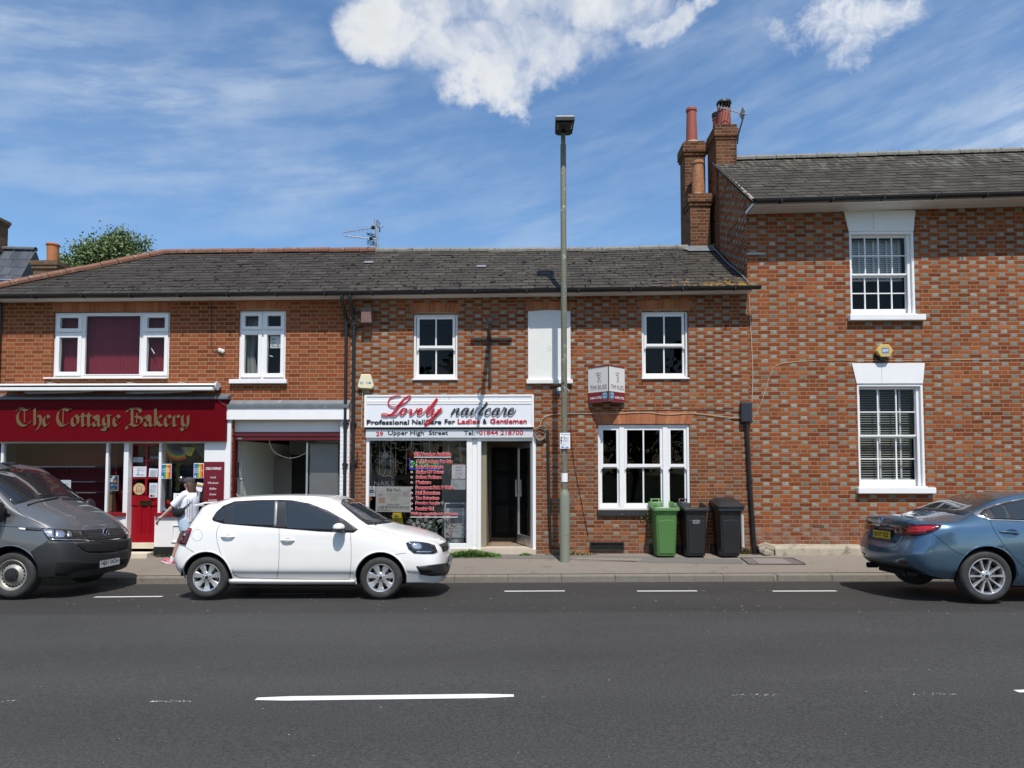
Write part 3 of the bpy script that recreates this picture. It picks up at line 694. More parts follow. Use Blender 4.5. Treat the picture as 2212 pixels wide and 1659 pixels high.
def sash(rect,parent,y=.05,horn=True,cols=2,sill=True,fw=.062,name='window',meet=.5,sillmat=None):
 """two-pane-wide sliding sash in white plastic"""
 x0,z0,x1,z1=rect;zm=z0+(z1-z0)*(1-meet);f=MB()
 bars(f,x0,z0,x1,z1,.045,.045,.03,.04,y,y+.11)
 a,b=x0+.045,x1-.045
 bars(f,a+.012,zm-.03,b-.012,z1-.042,fw*.8,fw*.8,.052,.05,y+.018,y+.058)
 bars(f,a,z0+.03,b,zm-.018,fw*.75,fw*.75,.07,.035,y+.060,y+.10)
 cx=(x0+x1)/2
 f.box(cx-.014,cx+.014,y+.022,y+.054,zm+.022,z1-.092);f.box(cx-.014,cx+.014,y+.063,y+.096,z0+.10,zm-.053)
 if horn:
  for sx,d in((a+.012,1),(b-.012,-1)):f.prism([(sx,zm-.03),(sx+d*fw*.75,zm-.03),(sx+d*.03,zm-.075),(sx,zm-.085)],y+.019,y+.056)
 w=f.build(name,M_UPVC,parent,bevel=.004)
 pane(a+.04,zm,b-.04,z1-.07,y+.040,w);pane(a+.03,z0+.06,b-.03,zm-.03,y+.080,w)
 if sill:
  s=MB();s.prism([(x0-.012,z0-.002),(x1+.012,z0-.002),(x1+.012,z0-.03),(x0-.012,z0-.03)],-.035,y+.07);s.build('sill',sillmat or M_UPVC,w,bevel=.004)
 return w
def venetian(mb,x0,x1,z0,z1,y,pitch,tilt,tapes,open_=False):
 z=z1
 while z>z0+.01:
  c,s_=math.cos(tilt),math.sin(tilt);h=.022
  mb.add([(x0,y-h*c,z-h*s_),(x1,y-h*c,z-h*s_),(x1,y+h*c,z+h*s_),(x0,y+h*c,z+h*s_)],[(0,1,2,3)]);z-=pitch
 for tx in tapes:mb.box(tx-.018,tx+.018,y-.03,y-.027,z0,z1)
 mb.box(x0,x1,y-.025,y+.025,z0-.03,z0)
# roof lines of the terrace, read off at their own depths
YE,YR=-.30,2.2
def lin(pts):
 def f(x):
  if x<=pts[0][0]:return pts[0][1]
  for(a,va),(b,vb)in zip(pts,pts[1:]):
   if x<=b:return va+(vb-va)*(x-a)/(b-a)
  return pts[-1][1]
 return f
def zline(pix,y):
 w=[P(px,py,y)for px,py in pix];w=[(p.x,p.z)for p in w]
 (a,za),(b,zb)=w[0],w[1];w.insert(0,(a-8,za-(zb-za)/(b-a)*8));return lin(w)
ZE=zline([(0,636),(380,633),(745,629),(1000,625),(1300,621),(1618,617)],YE)
ZR=zline([(354,549),(600,546),(815,544),(1000,543),(1200,543),(1350,541),(1480,536),(1560,534)],YR)
eaveAB=lambda x:Vector((x,YE,ZE(x)));ridgeAB=lambda x:Vector((x,YR,ZR(x)))
X_AB=P(757,760).x;X_BC=P(1617,760).x;X_A0=P(354,548,YR).x-(YR-YE)
XH=P(354,548,YR).x
# nail salon house
GB=.10
B=thing('salon_house','two storey Flemish bond brick house with nail salon shopfront and two upstairs sash windows','house',((X_AB+X_BC)/2,0,GB))
rW1=RECT(893,678,988.5,818);rBL=RECT(1142,673,1231,820);rW2=RECT(1386.5,672,1486.5,816);rG=RECT(1292,917,1490.5,1101)
rSF=RECT(790,945,1157.5,1189);rVG=RECT(1274,1171,1348,1190)
mb=MB()
ztop=min(ZE(X_AB),ZE(X_BC))+.02
wall_grid(mb,X_AB,X_BC,-.4,ztop,[rW1,rW2,rG,rSF,(rVG[0],rVG[1],rVG[2],rVG[3])],depth=.2)
wall_grid(mb,rBL[0],rBL[2],rBL[1],rBL[3],[],y=-.001)if False else None
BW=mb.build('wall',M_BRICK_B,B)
for r,n,h,sp in((rW1,12,.21,.06),(rW2,12,.21,.06),(rBL,12,.19,.05),(rG,26,.30,.10)):
 am=MB();bk=MB();zt=min(r[3]+h,ZE(X_BC)-.09);soldier_arch(am,r[0]-.02,r[2]+.02,r[3]+.012,zt,n,sp,y=-.007,rise=.03 if r is not rG else .0)
 bk.prism([(r[0]-.02,r[3]+.01),(r[2]+.02,r[3]+.01),(r[2]+.02+sp,zt),(r[0]-.02-sp,zt)],-.003,.01);aw=am.build('brick_arch',M_ARCH,B);bk.build('arch_mortar',M_MORTAR,aw)
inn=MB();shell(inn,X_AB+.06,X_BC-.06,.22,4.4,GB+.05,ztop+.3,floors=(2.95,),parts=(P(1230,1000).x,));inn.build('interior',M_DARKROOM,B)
w1=sash(rW1,B);tag(w1,'upstairs sash window reflecting a tree, beside the iron bracket')
cb=MB();cb.box(rW1[0]+.15,rW1[2]-.2,1.6,1.65,3.0,rW1[1]+.62);cb.build('wardrobe_panel',plain('brown_panel',(.16,.085,.04),.6),B)
w2=sash(rW2,B);tag(w2,'dark upstairs sash window nearest the tall house')
bl=MB();x0,z0,x1,z1=rBL;arc=[(x0+(x1-x0)*i/10,z1-.005+.03*(1-(i/5-1)**2))for i in range(11)]
bl.prism([(x0,z0),(x1,z0)]+arc[::-1],-.012,.05);fw=bl.build('blind_window',M_RENDER,B,bevel=.004,label='bricked-up window recess rendered white')
rim=MB();bars(rim,x0-.012,z0,x1+.012,z1,.022,.03,.01,.01,-.022,-.0125);rim.build('rendered_edge',M_RENDER,fw,bevel=.003)
s=MB();s.box(x0-.045,x1+.05,-.07,.02,z0-.085,z0-.002);s.build('sill',M_RENDER,fw,bevel=.008)
x0,z0,x1,z1=rG;xm1=P(1344,1000).x;xm2=P(1438.5,1000).x;zt=P(1390,1005).z;f=MB();y=.03
bars(f,x0,z0,x1,z1,.05,.05,.045,.055,y,y+.12)
for xm in(xm1,xm2):f.box(xm-.05,xm+.05,y,y+.12,z0+.045,z1-.055)
GWn=f.build('window',M_WHITE,B,bevel=.004,label='wide three-light ground floor sash window above the bins')
for a,b,n in((x0+.05,xm1-.05,1),(xm1+.05,xm2-.05,2),(xm2+.05,x1-.05,1)):
 sm=MB();bars(sm,a+.004,zt-.035,b-.004,z1-.057,.05,.05,.06,.05,y+.015,y+.055);bars(sm,a,z0+.046,b,zt-.02,.036,.036,.075,.04,y+.058,y+.10)
 for sx,d in((a+.004,1),(b-.004,-1)):sm.prism([(sx,zt-.035),(sx+d*.05,zt-.035),(sx+d*.02,zt-.085),(sx,zt-.09)],y+.016,y+.054)
 if n==2:cx=(a+b)/2;sm.box(cx-.014,cx+.014,y+.018,y+.05,zt+.025,z1-.107);sm.box(cx-.014,cx+.014,y+.06,y+.097,z0+.121,zt-.06)
 sm.build('sash',M_WHITE,GWn,bevel=.003)
 pane(a+.03,zt,b-.03,z1-.08,y+.036,GWn);pane(a+.02,z0+.08,b-.02,zt-.03,y+.08,GWn)
s=MB();s.box(x0-.02,x1+.03,-.05,.05,z0-.125,z0-.003);s.build('sill',plain('chipped_black_sill',(.02,.02,.02),.6,var=.3,stain=((.55,.55,.52),22,.64,.68)),GWn,bevel=.012)
gr=MB();a,c,b,d=rVG;bars(gr,a,c,b,d,.02,.02,.03,.02,-.03,.01)
n=34
for i in range(n):
 xx=a+(b-a)*i/n
 for sg in(-1,1):gr.tube([(xx,-.012,c),(max(a,min(b,xx+sg*(d-c)*.8)),-.012,d)],.004,4,cap=False)
gr.build('cellar_grating',M_IRON,B)
bkx=MB();bkx.box(a,b,.12,.2,c,d);bkx.build('cellar_void',M_WELL,B)
ab=MB();q=RECT(1216,1126-60,1240,1142-44);ab.box(q[0],q[2],-.012,.01,q[1],q[3])
for k in range(5):ab.box(q[0]+.01,q[2]-.01,-.016,-.0125,q[1]+.02+k*.03,q[1]+.03+k*.03)
ab.build('air_brick',M_TERRA,B)
rb=MB();slates(rb,eaveAB,ridgeAB,X_AB,X_BC+.02,15,.245,seed=2)
RB=rb.build('roof',M_SLATE_B,B)
dn=Vector((0,.03,-.07));un=MB();un.add([eaveAB(X_AB)+dn,eaveAB(X_BC)+dn,ridgeAB(X_BC)+dn,ridgeAB(X_AB)+dn],[(0,1,2,3)]);un.add([ridgeAB(X_AB),ridgeAB(X_BC),Vector((X_BC,4.8,ZE(X_BC))),Vector((X_AB,4.8,ZE(X_AB)))],[(0,1,2,3)]);un.build('roof_felt',M_WELL,RB)
ms=MB();moss(ms,eaveAB,ridgeAB,X_AB,X_BC-.3,230,4);ms.build('moss',M_MOSS,RB,smooth=True,kind='stuff')
rt=MB();ridge_tiles(rt,[ridgeAB(X_AB+(X_BC-X_AB)*i/6)+Vector((0,0,.0))for i in range(7)],l=.45,r=.095);rt.build('ridge_tile',M_RIDGE,RB,smooth=True)
lp=MB()
for px,py in((797,569),(1040,578)):
 for t_ in range(200):
  pass
 for i in range(400):
  t=i/400;xx=P(px,py,YE+t*(YR-YE)).x;q=eaveAB(xx).lerp(ridgeAB(xx),t);pj=P(px,py,q.y)
  if pj.z<q.z:break
 e,r_=eaveAB(xx),ridgeAB(xx);nrm=Vector((0,-(r_.z-e.z),r_.y-e.y)).normalized();sl_=(r_-e).normalized();c=q+nrm*.036
 lp.add([c+Vector((-.1,0,0))-sl_*.07,c+Vector((.1,0,0))-sl_*.07,c+Vector((.1,0,0))+sl_*.07,c+Vector((-.1,0,0))+sl_*.07],[(0,1,2,3)])
lp.build('replacement_slate',plain('pale_slate',(.21,.215,.22),.5,var=.2),RB)
gt=MB();gutter(gt,(X_AB-.0,-.335,ZE(X_AB)-.02),(X_BC+.14,-.335,ZE(X_BC)-.02));gt.build('gutter',M_BLACKP,B)
so_=MB();so_.add([(X_AB,-.26,ZE(X_AB)-.085),(X_BC,-.26,ZE(X_BC)-.085),(X_BC,.01,ZE(X_BC)-.085),(X_AB,.01,ZE(X_AB)-.085),(X_AB,-.26,ZE(X_AB)+.01),(X_BC,-.26,ZE(X_BC)+.01),(X_BC,.01,ZE(X_BC)+.01),(X_AB,.01,ZE(X_AB)+.01)],[(0,3,2,1),(0,1,5,4),(1,2,6,5),(3,0,4,7),(2,3,7,6),(4,5,6,7)]);so_.build('eaves_board',M_WHITE,B)
def stack(mb,x0,x1,y0,y1,z0,z1,caps,m=0):
 mb.box(x0,x1,y0,y1,z0,z1,m)
 for a,b,o in caps:mb.box(x0-o,x1+o,y0-o,y1+o,a,b,m)
def potm(mb,x,y,z,h,r0,r1,m=0):
 M_=Matrix.Translation((x,y,z))
 mb.lathe([(r0,-.05),(r0,.03),(r0*.97,h*.3),(r1,h*.9),(r1*1.14,h*.92),(r1*1.16,h*.97),(r1*1.1,h),(r1*.85,h),(r1*.8,h-.25)],M_,18,m)
y0=2.0
q0,q1=P(1492,536,y0),P(1535.5,536,y0);zc=P(1513,419,y0).z;zp=P(1510,351,y0+.3).z
ch=MB();stack(ch,q0.x,q1.x,y0,y0+.55,5.6,zc-.02,[(zc-.28,zc-.20,.03),(zc-.20,zc-.02,.055),(zc-.02,zc+.01,.03)])
y1=2.6;p0,p1=P(1480.5,430,y1),P(1524.5,430,y1);zc2=P(1500,304,y1).z;zp2=P(1495,233,y1+.2).z
stack(ch,p0.x,p1.x,y1,y1+.50,5.6,zc2,[(zc2-.36,zc2-.29,.03),(zc2-.06,zc2+.0,-.02),(zc2-.29,zc2-.06,.055)])
CHB=ch.build('chimney',M_BRICK_CH,B,bevel=.008)
hm=MB();a,b=(q0.x+q1.x)/2,y0+.27
for(cx,cy,cz)in((a,b,zc+.0),((p0.x+p1.x)/2,y1+.25,zc2-.0)):hm.lathe([(.24,0),(.17,.07),(.12,.10)],Matrix.Translation((cx,cy,cz)),12)
hm.build('flaunching',M_CONC,CHB,smooth=True)
pt=MB();potm(pt,a+.03,b,zc+.04,zp-zc-.04,.15,.125);pt.build('chimney_pot',M_POT2,CHB,smooth=True,label='lichened orange pot on the lower shaft')
pt=MB();potm(pt,(p0.x+p1.x)/2-.01,y1+.25,zc2+.04,zp2-zc2-.04,.135,.115);pt.build('chimney_pot',M_POT,CHB,smooth=True,label='tall red pot on the higher shaft')
fl=MB();z=ZR((q0.x+q1.x)/2)
fl.add([(q0.x-.08,y0-.20,z-.20),(q1.x+.08,y0-.20,z-.20),(q1.x+.05,y0-.004,z-.02),(q0.x-.04,y0-.004,z-.02),(q0.x-.2,y0-.06,z-.08)],[(0,1,2,3),(0,3,4)]);fl.build('lead_apron',M_LEAD,CHB)
# salon shopfront
x0,z0,x1,z1=rSF;xg0,xg1=P(796.5,1060).x,P(1008,1060).x;zg0,zg1=P(900,1174).z,P(900,951.7).z
xd0,xd1=P(1039,1070).x,P(1150.5,1070).x;y=.0
f=MB();f.box(x0,xg0,y,y+.12,z0,z1);f.box(xg0,xg1,y,y+.12,zg1,z1);f.box(xg0,xg1,y,y+.12,z0+.03,zg0)
f.box(xg1,P(1020,1070).x,y,y+.12,z0+.0,z1);f.box(P(1020,1070).x,P(1031,1070).x,y+.03,y+.12,z0,z1);f.box(P(1031,1070).x,xd0,y-.005,y+.13,z0,z1)
f.box(xd1,x1,y-.005,y+.13,z0,z1);f.box(xd0,xd1,y,y+.13,z1-.07,z1)
SF=f.build('shop_window',M_WHITE,B,bevel=.005,label='large shop window of the nail salon with red lettering')
tr=MB();tr.box(P(1020.6,1070).x,P(1030.4,1070).x,y+.026,y+.031,z0+.1,z1-.05);tr.build('panel',M_UPVC,SF)
pane(xg0,zg0,xg1,zg1,y+.05,SF,M_GLASS_DULL)
dg=MB();dg.box(x0,x1,-.03,.10,z0-.09,z0+.028);dg.build('shop_sill',M_TILE,SF)
lb=MB();lb.keep=True;zl=z0+.03
a,b=xd0+.10,xd1-.02
lb.box(a-.12,a-.0,.14,1.3,zl,z1+.1);lb.box(b+.0,b+.12,.9,1.3,zl,z1+.1)
lb.box(a,b,1.3,1.38,zl,z1+.1);lb.box(a-.1,b+.1,.14,1.38,z1-.02,z1+.1)
lb.build('lobby',plain('cream_lobby',(.24,.205,.14),.7,var=.05),B)
dd=MB();dx0,dx1=a+.05,b-.05;dd.box(dx0,dx1,1.25,1.295,zl+.1,z1-.16);D=dd.build('inner_door',plain('black_door',(.006,.006,.006),.6,spec=.15),B)
pn=MB()
for i in range(2):
 for(c0,c1)in((.06,.36),(.40,.68),(.72,.94)):
  w_=(dx1-dx0);h_=z1-.16-zl;pn.box(dx0+.08+i*w_*.48,dx0+w_*.46+i*w_*.46,1.238,1.249,zl+h_*c0+.08,zl+h_*c1+.05)
pn.build('door_panel',plain('black_door_panel',(.009,.009,.009),.5,spec=.2),D,bevel=.006)
fm=MB();fm.box(a,b,.14,1.3,zl-.06,zl+.004);fm.build('lobby_floor',plain('lobby_floor_tile',(.20,.13,.08),.6),B)
mt=MB();mt.box(a+.08,b-.02,.30,.95,zl+.005,zl+.016);tag(mt.build('doormat',plain('striped_mat',(.22,.17,.13),.95,var=.5,scale=30)),'dark striped doormat in the salon doorway','doormat')
mt=MB();mt.box(a+.04,a+.48,.98,1.22,zl+.005,zl+.02);tag(mt.build('doormat',M_MAT),'small tan doormat against the inner black door of the salon','doormat')
th=MB();th.box(xd0,xd1,-.02,.29,z0+.029,z0+.05);th.build('door_step',M_TILE,B)
hw=.86;hz0,hz1=zl+.035,z1-.10;dm=MB();bars(dm,0,hz0,hw,hz1,.055,.055,.19,.10,-.022,.022)
R_=Matrix.Translation((xd1-.015,.03,0))@Matrix.Rotation(math.radians(180-71),4,'Z')
dm.xform(R_);DO=dm.build('shop_door',M_ALU,B,bevel=.003,label='glazed aluminium door standing open inwards')
gp_=MB();gp_.quad((.05,0,hz0+.18),(hw-.05,0,hz0+.18),(hw-.05,0,hz1-.09),(.05,0,hz1-.09));gp_.xform(R_);gp_.build('pane',M_GLASS_DULL,DO)
hd=MB()
for sy in(-1,1):hd.box(hw-.045,hw-.005,sy*.05-.01,sy*.05+.01,hz0+.95,hz0+1.30);hd.box(hw-.045,hw-.005,min(sy*.05,sy*.02),max(sy*.05,sy*.02),hz0+.97,hz0+1.0)
hd.xform(R_);hd.build('handle',M_WHITE,DO,bevel=.005)
lbx=MB();lbx.box(.28,.56,-.032,-.0225,hz0+.06,hz0+.13);lbx.box(.28,.56,.0225,.032,hz0+.06,hz0+.13);lbx.xform(R_);lbx.build('letter_box',M_ALU,DO,bevel=.004)
pw=MB();pw.box(P(960,1050,2.0).x,P(1015,1050,2.0).x+.35,1.55,1.62,zl-.02,2.5);pw.build('partition',M_ROOMPALE,B)
# salon signs
S1=RECT(788,854,1152,921.5,-.10);sg=MB()
SGN=thing('shop_sign','white nail salon fascia sign with red and black script lettering','shop sign',((S1[0]+S1[2])/2,-.06,S1[1]))
sg.box(S1[0],S1[2],-.085,-.003,S1[1],S1[3]);sg.build('sign_panel',plain('pale_sign_panel',(.74,.76,.79),.35,var=.02),SGN)
fr=MB();bars(fr,S1[0]-.012,S1[1]-.012,S1[2]+.012,S1[3]+.012,.045,.045,.035,.035,-.098,-.0865)
zt=P(960,871,-.1).z;fr.box(S1[0]+.034,S1[2]-.034,-.094,-.0865,zt-.02,zt+.055);fr.box(S1[0]+.034,S1[2]-.034,-.099,-.0945,zt+.028,zt+.046)
fr.build('sign_frame',M_UPVC,SGN,bevel=.003)
jn=MB()
for px,a,b in((970,857,867),(1033,875,918)):
 q=P(px,a,-.09);q2=P(px,b,-.09);jn.box(q.x-.003,q.x+.003,-.0875,-.0855,q2.z,q.z)
jn.build('panel_joint',M_TXTG,SGN)
def Zs(zx,zy):return(1440+zx/3.0722)/1.85172,(1570+zy/3.0722)/1.85172
def signM(u,v,dy):p=P(*Zs(u,v),-.115);return Vector((p.x,-.112+dy,p.z))
lv=MB()
K=1.0
def W_(lst):return[p[:2]for p in lst],[p[2]*1.35 for p in lst]
strokes_red=[[(520,120,7),(498,155,7),(450,172,8),(395,175,9),(352,150,10),(350,105,11),(385,60,11),(440,42,9),(500,38,7)],[(430,178,8),(500,152,8),(570,115,9),(615,70,11),(618,45,11),(595,42,10),(545,75,13),(490,140,20),(440,210,21),(395,258,14),(345,284,10),(290,288,9),(263,274,9),(285,260,9),(335,266,10),(390,286,13),(430,284,11),(470,255,8),(500,220,7)],[(560,198,11),(530,198,13),(502,228,17),(498,260,16),(520,274,11),(548,252,13),(570,215,14),(562,198,11),(590,220,7),(622,205,9),(632,230,15),(612,268,14),(628,274,10),(668,245,8),(700,200,8),(704,196,9)],[(690,215,7),(730,240,8),(762,212,10),(752,196,10),(728,208,14),(708,246,16),(722,274,12),(758,262,8),(800,228,7),(850,165,8)],[(950,74,22),(905,135,24),(850,205,22),(822,250,17),(834,274,11),(866,254,8),(896,212,8)],[(912,196,16),(890,236,17),(884,266,14),(906,274,10),(940,246,9),(968,206,10)],[(1000,190,16),(950,258,18),(895,318,18),(840,375,16),(800,402,16),(815,368,8),(880,312,7),(950,268,7),(1016,214,6)]]
for i,st in enumerate(strokes_red):a,b=W_(st);pen(lv,a,b,signM,thick=.012,dy=-.001*i)
lv.build('script_lettering',M_TXTR,SGN)
lv=MB()
strokes_blk=[[(1165,196,15),(1140,240,17),(1118,276,16)],[(1124,266,6),(1165,220,7),(1205,196,11),(1214,206,15),(1192,244,16),(1184,268,13),(1200,274,9),(1236,244,6)],[(1326,196,12),(1290,196,13),(1252,236,16),(1252,268,14),(1282,262,9),(1326,206,10)],[(1338,194,16),(1310,238,17),(1304,268,13),(1320,274,9),(1358,240,6)],[(1398,194,16),(1370,238,17),(1362,266,14),(1378,274,9),(1420,236,6),(1450,190,6)],[(1466,128,17),(1474,138,12)],[(1562,122,20),(1520,180,20),(1475,240,18),(1468,268,13),(1484,274,9),(1520,240,6)],[(1598,214,13),(1606,200,12),(1590,194,10),(1556,214,15),(1536,250,17),(1552,272,12),(1590,262,8),(1630,232,6)],[(1706,196,12),(1672,196,13),(1632,236,16),(1632,268,14),(1664,262,9),(1708,206,10)],[(1718,194,16),(1692,238,17),(1684,268,13),(1702,274,9),(1740,236,6),(1772,180,8)],[(1768,182,13),(1790,198,12),(1800,206,15),(1776,244,17),(1768,268,13),(1786,274,9),(1826,246,6)],[(1820,246,7),(1872,226,9),(1888,200,11),(1868,192,11),(1836,218,15),(1822,256,16),(1842,274,11),(1880,260,8),(1918,208,6)]]
for i,st in enumerate(strokes_blk):a,b=W_(st);b=[v*.82 for v in b];pen(lv,a,b,signM,thick=.012,dy=-.001*(i%5))
lv.build('script_lettering',M_TXT,SGN)
def zbox(f,x0,y0,x1,y1,y):
 a,b=f(x0,y0),f(x1,y1);p,q=P(*a,y),P(*b,y);return p.x,q.x,q.z,p.z
for body,bx,m_ in(('Professional',(82,334,602,396),M_TXT),('NailCare',(640,330,1000,390),M_TXT),('For',(1040,328,1168,386),M_TXT),('Ladies',(1200,324,1472,384),M_TXTR),('&',(1508,324,1556,382),M_TXT),('Gentlemen',(1598,320,2050,381),M_TXTR)):
 t_=MB();a,b,c,d=zbox(Zs,*bx,-.098);letters(t_,body,a,b,c,d,-.101,thick=.012,bold=.02);t_.build('lettering',m_,SGN)
S2=RECT(790,927.5,1151.5,945.5,-.05)
SG2=thing('shop_sign','narrow pale sign strip with the street address and telephone number','shop sign',((S2[0]+S2[2])/2,-.04,S2[1]))
sb=MB();sb.box(S2[0],S2[2],-.05,-.002,S2[1],S2[3]);sb.build('sign_panel',plain('grey_sign_panel',(.60,.62,.64),.4,var=.03),SG2,bevel=.003)
hd=MB();hd.box(S1[0]+.02,S1[2]-.01,-.02,-.001,S2[3]+.002,S1[1]-.014);hd.build('sign_gap_strip',plain('dark_sign_gap',(.008,.016,.025),.5),SG2)  # dark colour stands for the shaded gap between the two signs
for body,bx,m_ in(('29',(198,482,284,534),M_TXTR),('Upper High',(346,468,784,538),M_TXT),('Street',(846,468,1080,520),M_TXT),('Tel:',(1278,470,1408,522),M_TXT),('01844 218700',(1464,464,2006,520),M_TXTR)):
 t_=MB();a,b,c,d=zbox(Zs,*bx,-.055);letters(t_,body,a,b,c,d,-.058,thick=.007,bold=.012);t_.build('lettering',m_,SG2)
# bakery house (left)
A=thing('bakery_house','long low red brick house with bakery shopfront, garage opening and hipped slate roof','house',((X_A0+X_AB)/2,0,.05))
rA1=RECT(114.5,674,365.7,815.5);rA2=RECT(515.4,671,617,820)
XS1=P(487,1000).x;rSH=(X_A0+.4,-.4,XS1,P(250,862).z)
rGA=(P(500,1040).x,-.4,P(734,1040).x,P(610,906).z)
mb=MB();zt=ZE(-8)+.01
wall_grid(mb,X_A0,X_AB-.001,-.4,zt,[rA1,rA2,rSH,rGA],depth=.2);mb.build('wall',M_BRICK_A,A)
sw=MB();sw.quad((X_A0,0,-.4),(X_A0,0,zt),(X_A0,5,zt),(X_A0,5,-.4));sw.build('side_wall',M_BRICK_A,A)
for r,n,sp,ri in((rA1,27,.0,0),(rA2,11,.05,.03)):
 am=MB();bk=MB();z2=ZE(r[0])-.105;soldier_arch(am,r[0]-.01,r[2]+.02,r[3]+.008,z2,n,sp,y=-.005,rise=ri);bk.prism([(r[0]-.02,r[3]+.006),(r[2]+.02,r[3]+.006),(r[2]+.02+sp,z2),(r[0]-.02-sp,z2)],-.002,.01);aw=am.build('brick_arch',M_ARCH,A);bk.build('arch_mortar',M_MORTAR,aw)
inn=MB();shell(inn,X_A0+.06,X_AB-.06,.24,4.4,.06,zt+.2,floors=(2.9,),parts=(P(488,1000).x+.02,));inn.build('interior',M_ROOM,A)
x0,z0,x1,z1=rA1;y=.04;f=MB();xa_,xb_=P(176,750).x,P(305,750).x;zta=P(150,718).z
bars(f,x0,z0,x1,z1,.05,.05,.05,.05,y,y+.07);f.box(xa_-.03,xa_+.035,y,y+.07,z0+.05,z1-.05);f.box(xb_-.03,xb_+.035,y,y+.07,z0+.05,z1-.05)
wA=f.build('window',M_UPVC,A,bevel=.005,label='wide white upstairs window with maroon vertical blinds')
for a,b in((x0+.05,xa_-.03),(xb_+.035,x1-.05)):
 cs=MB();bars(cs,a-.012,z0+.04,b+.012,zta-.025,.075,.075,.08,.075,y-.022,y+.05);cs.build('casement',M_UPVC,wA,bevel=.006);cs=MB();bars(cs,a-.012,zta+.015,b+.012,z1-.04,.075,.075,.07,.07,y-.022,y+.05);cs.build('top_light',M_UPVC,wA,bevel=.006)
 f2=MB();f2.box(a,b,y+.001,y+.07,zta-.03,zta+.02);f2.build('transom',M_UPVC,wA)
 pane(a+.05,z0+.1,b-.05,zta-.08,y+.03,wA);pane(a+.05,zta+.07,b-.05,z1-.1,y+.03,wA)
bars_=MB();bars(bars_,xa_+.036,z0+.051,xb_-.031,z1-.051,.018,.018,.02,.02,y-.008,y+.04);bars_.build('glazing_bead',M_UPVC,wA)
pane(xa_+.04,z0+.06,xb_-.04,z1-.06,y+.03,wA)
hn=MB();hn.tube([(xb_+.12,y-.004+.11,z0+.62),(xb_+.19,y+.106,z0+.50)],.012,6);hn.build('handle',M_WHITE,wA)
s=MB();s.box(x0-.14,x1-.005,-.06,y+.001,z0-.028,z0-.001);s.build('sill',M_UPVC,wA,bevel=.004)
bv=MB();n=30;random.seed(8)
for i in range(n):
 cx=x0+.06+(x1-x0-.12)*(i+.5)/n;a=math.radians(22+random.uniform(-3,3));h=(x1-x0)/n*.62;sp=random.uniform(-.006,.006)
 p=[(-1,-.0),(-.5,.012),(0,.016),(.5,.012),(1,0)]
 vs=[]
 for u,o in p:vs+=[(cx+h*u*math.cos(a)-o*math.sin(a)+sp,.22+h*u*math.sin(a)+o,z0+.05),(cx+h*u*math.cos(a)-o*math.sin(a),.22+h*u*math.sin(a)+o,z1-.05)]
 bv.keep=True;bv.add(vs,[(2*k,2*k+2,2*k+3,2*k+1)for k in range(4)])
bv.build('blind',plain('maroon_blind',(.26,.012,.038),.8,var=.05),wA,smooth=True)
x0,z0,x1,z1=rA2;f=MB();xm=(x0+x1)/2;zt2=P(565,713).z
bars(f,x0,z0,x1,z1,.05,.05,.06,.05,y,y+.07);f.box(xm-.03,xm+.03,y,y+.07,z0+.06,z1-.05);f.box(x0+.05,xm-.03,y,y+.07,zt2-.03,zt2+.03);f.box(xm+.03,x1-.05,y,y+.07,zt2-.03,zt2+.03)
wA2=f.build('window',M_UPVC,A,bevel=.005,label='narrow white upstairs window with a grey curtain and a paper notice')
for a,b in((x0+.04,xm-.02),(xm+.02,x1-.04)):
 cs=MB();bars(cs,a,z0+.05,b,zt2-.02,.07,.07,.08,.07,y-.022,y+.05);cs.build('casement',M_UPVC,wA2,bevel=.006);cs=MB();bars(cs,a,zt2+.02,b,z1-.04,.07,.07,.06,.06,y-.022,y+.05);cs.build('top_light',M_UPVC,wA2,bevel=.006)
 pane(a+.05,z0+.12,b-.05,zt2-.08,y+.03,wA2);pane(a+.05,zt2+.07,b-.05,z1-.1,y+.03,wA2)
s=MB();s.box(x0-.15,x1+.05,-.08,y,z0-.085,z0-.002);s.build('sill',M_MASON,wA2,bevel=.008)
hn=MB();hn.tube([(xm+.10,y+.1,z0+.50),(xm+.17,y+.1,z0+.48)],.011,6);hn.build('handle',M_WHITE,wA2)
ct=MB();n=14;ring=[]
for k,(zz,w_)in enumerate(((z1-.1,.30),(z0+.9,.22),(z0+.55,.17),(z0+.3,.22),(z0+.02,.26))):
 for i in range(n+1):u=i/n;ring.append((x0+.06+u*w_*.9,.26+.022*math.sin(u*26),zz))
ct.keep=True;ct.add(ring,[(k*(n+1)+i,k*(n+1)+i+1,(k+1)*(n+1)+i+1,(k+1)*(n+1)+i)for k in range(4)for i in range(n)])
ct.build('curtain',plain('grey_curtain',(.36,.36,.36),.9,var=.1),wA2,smooth=True)
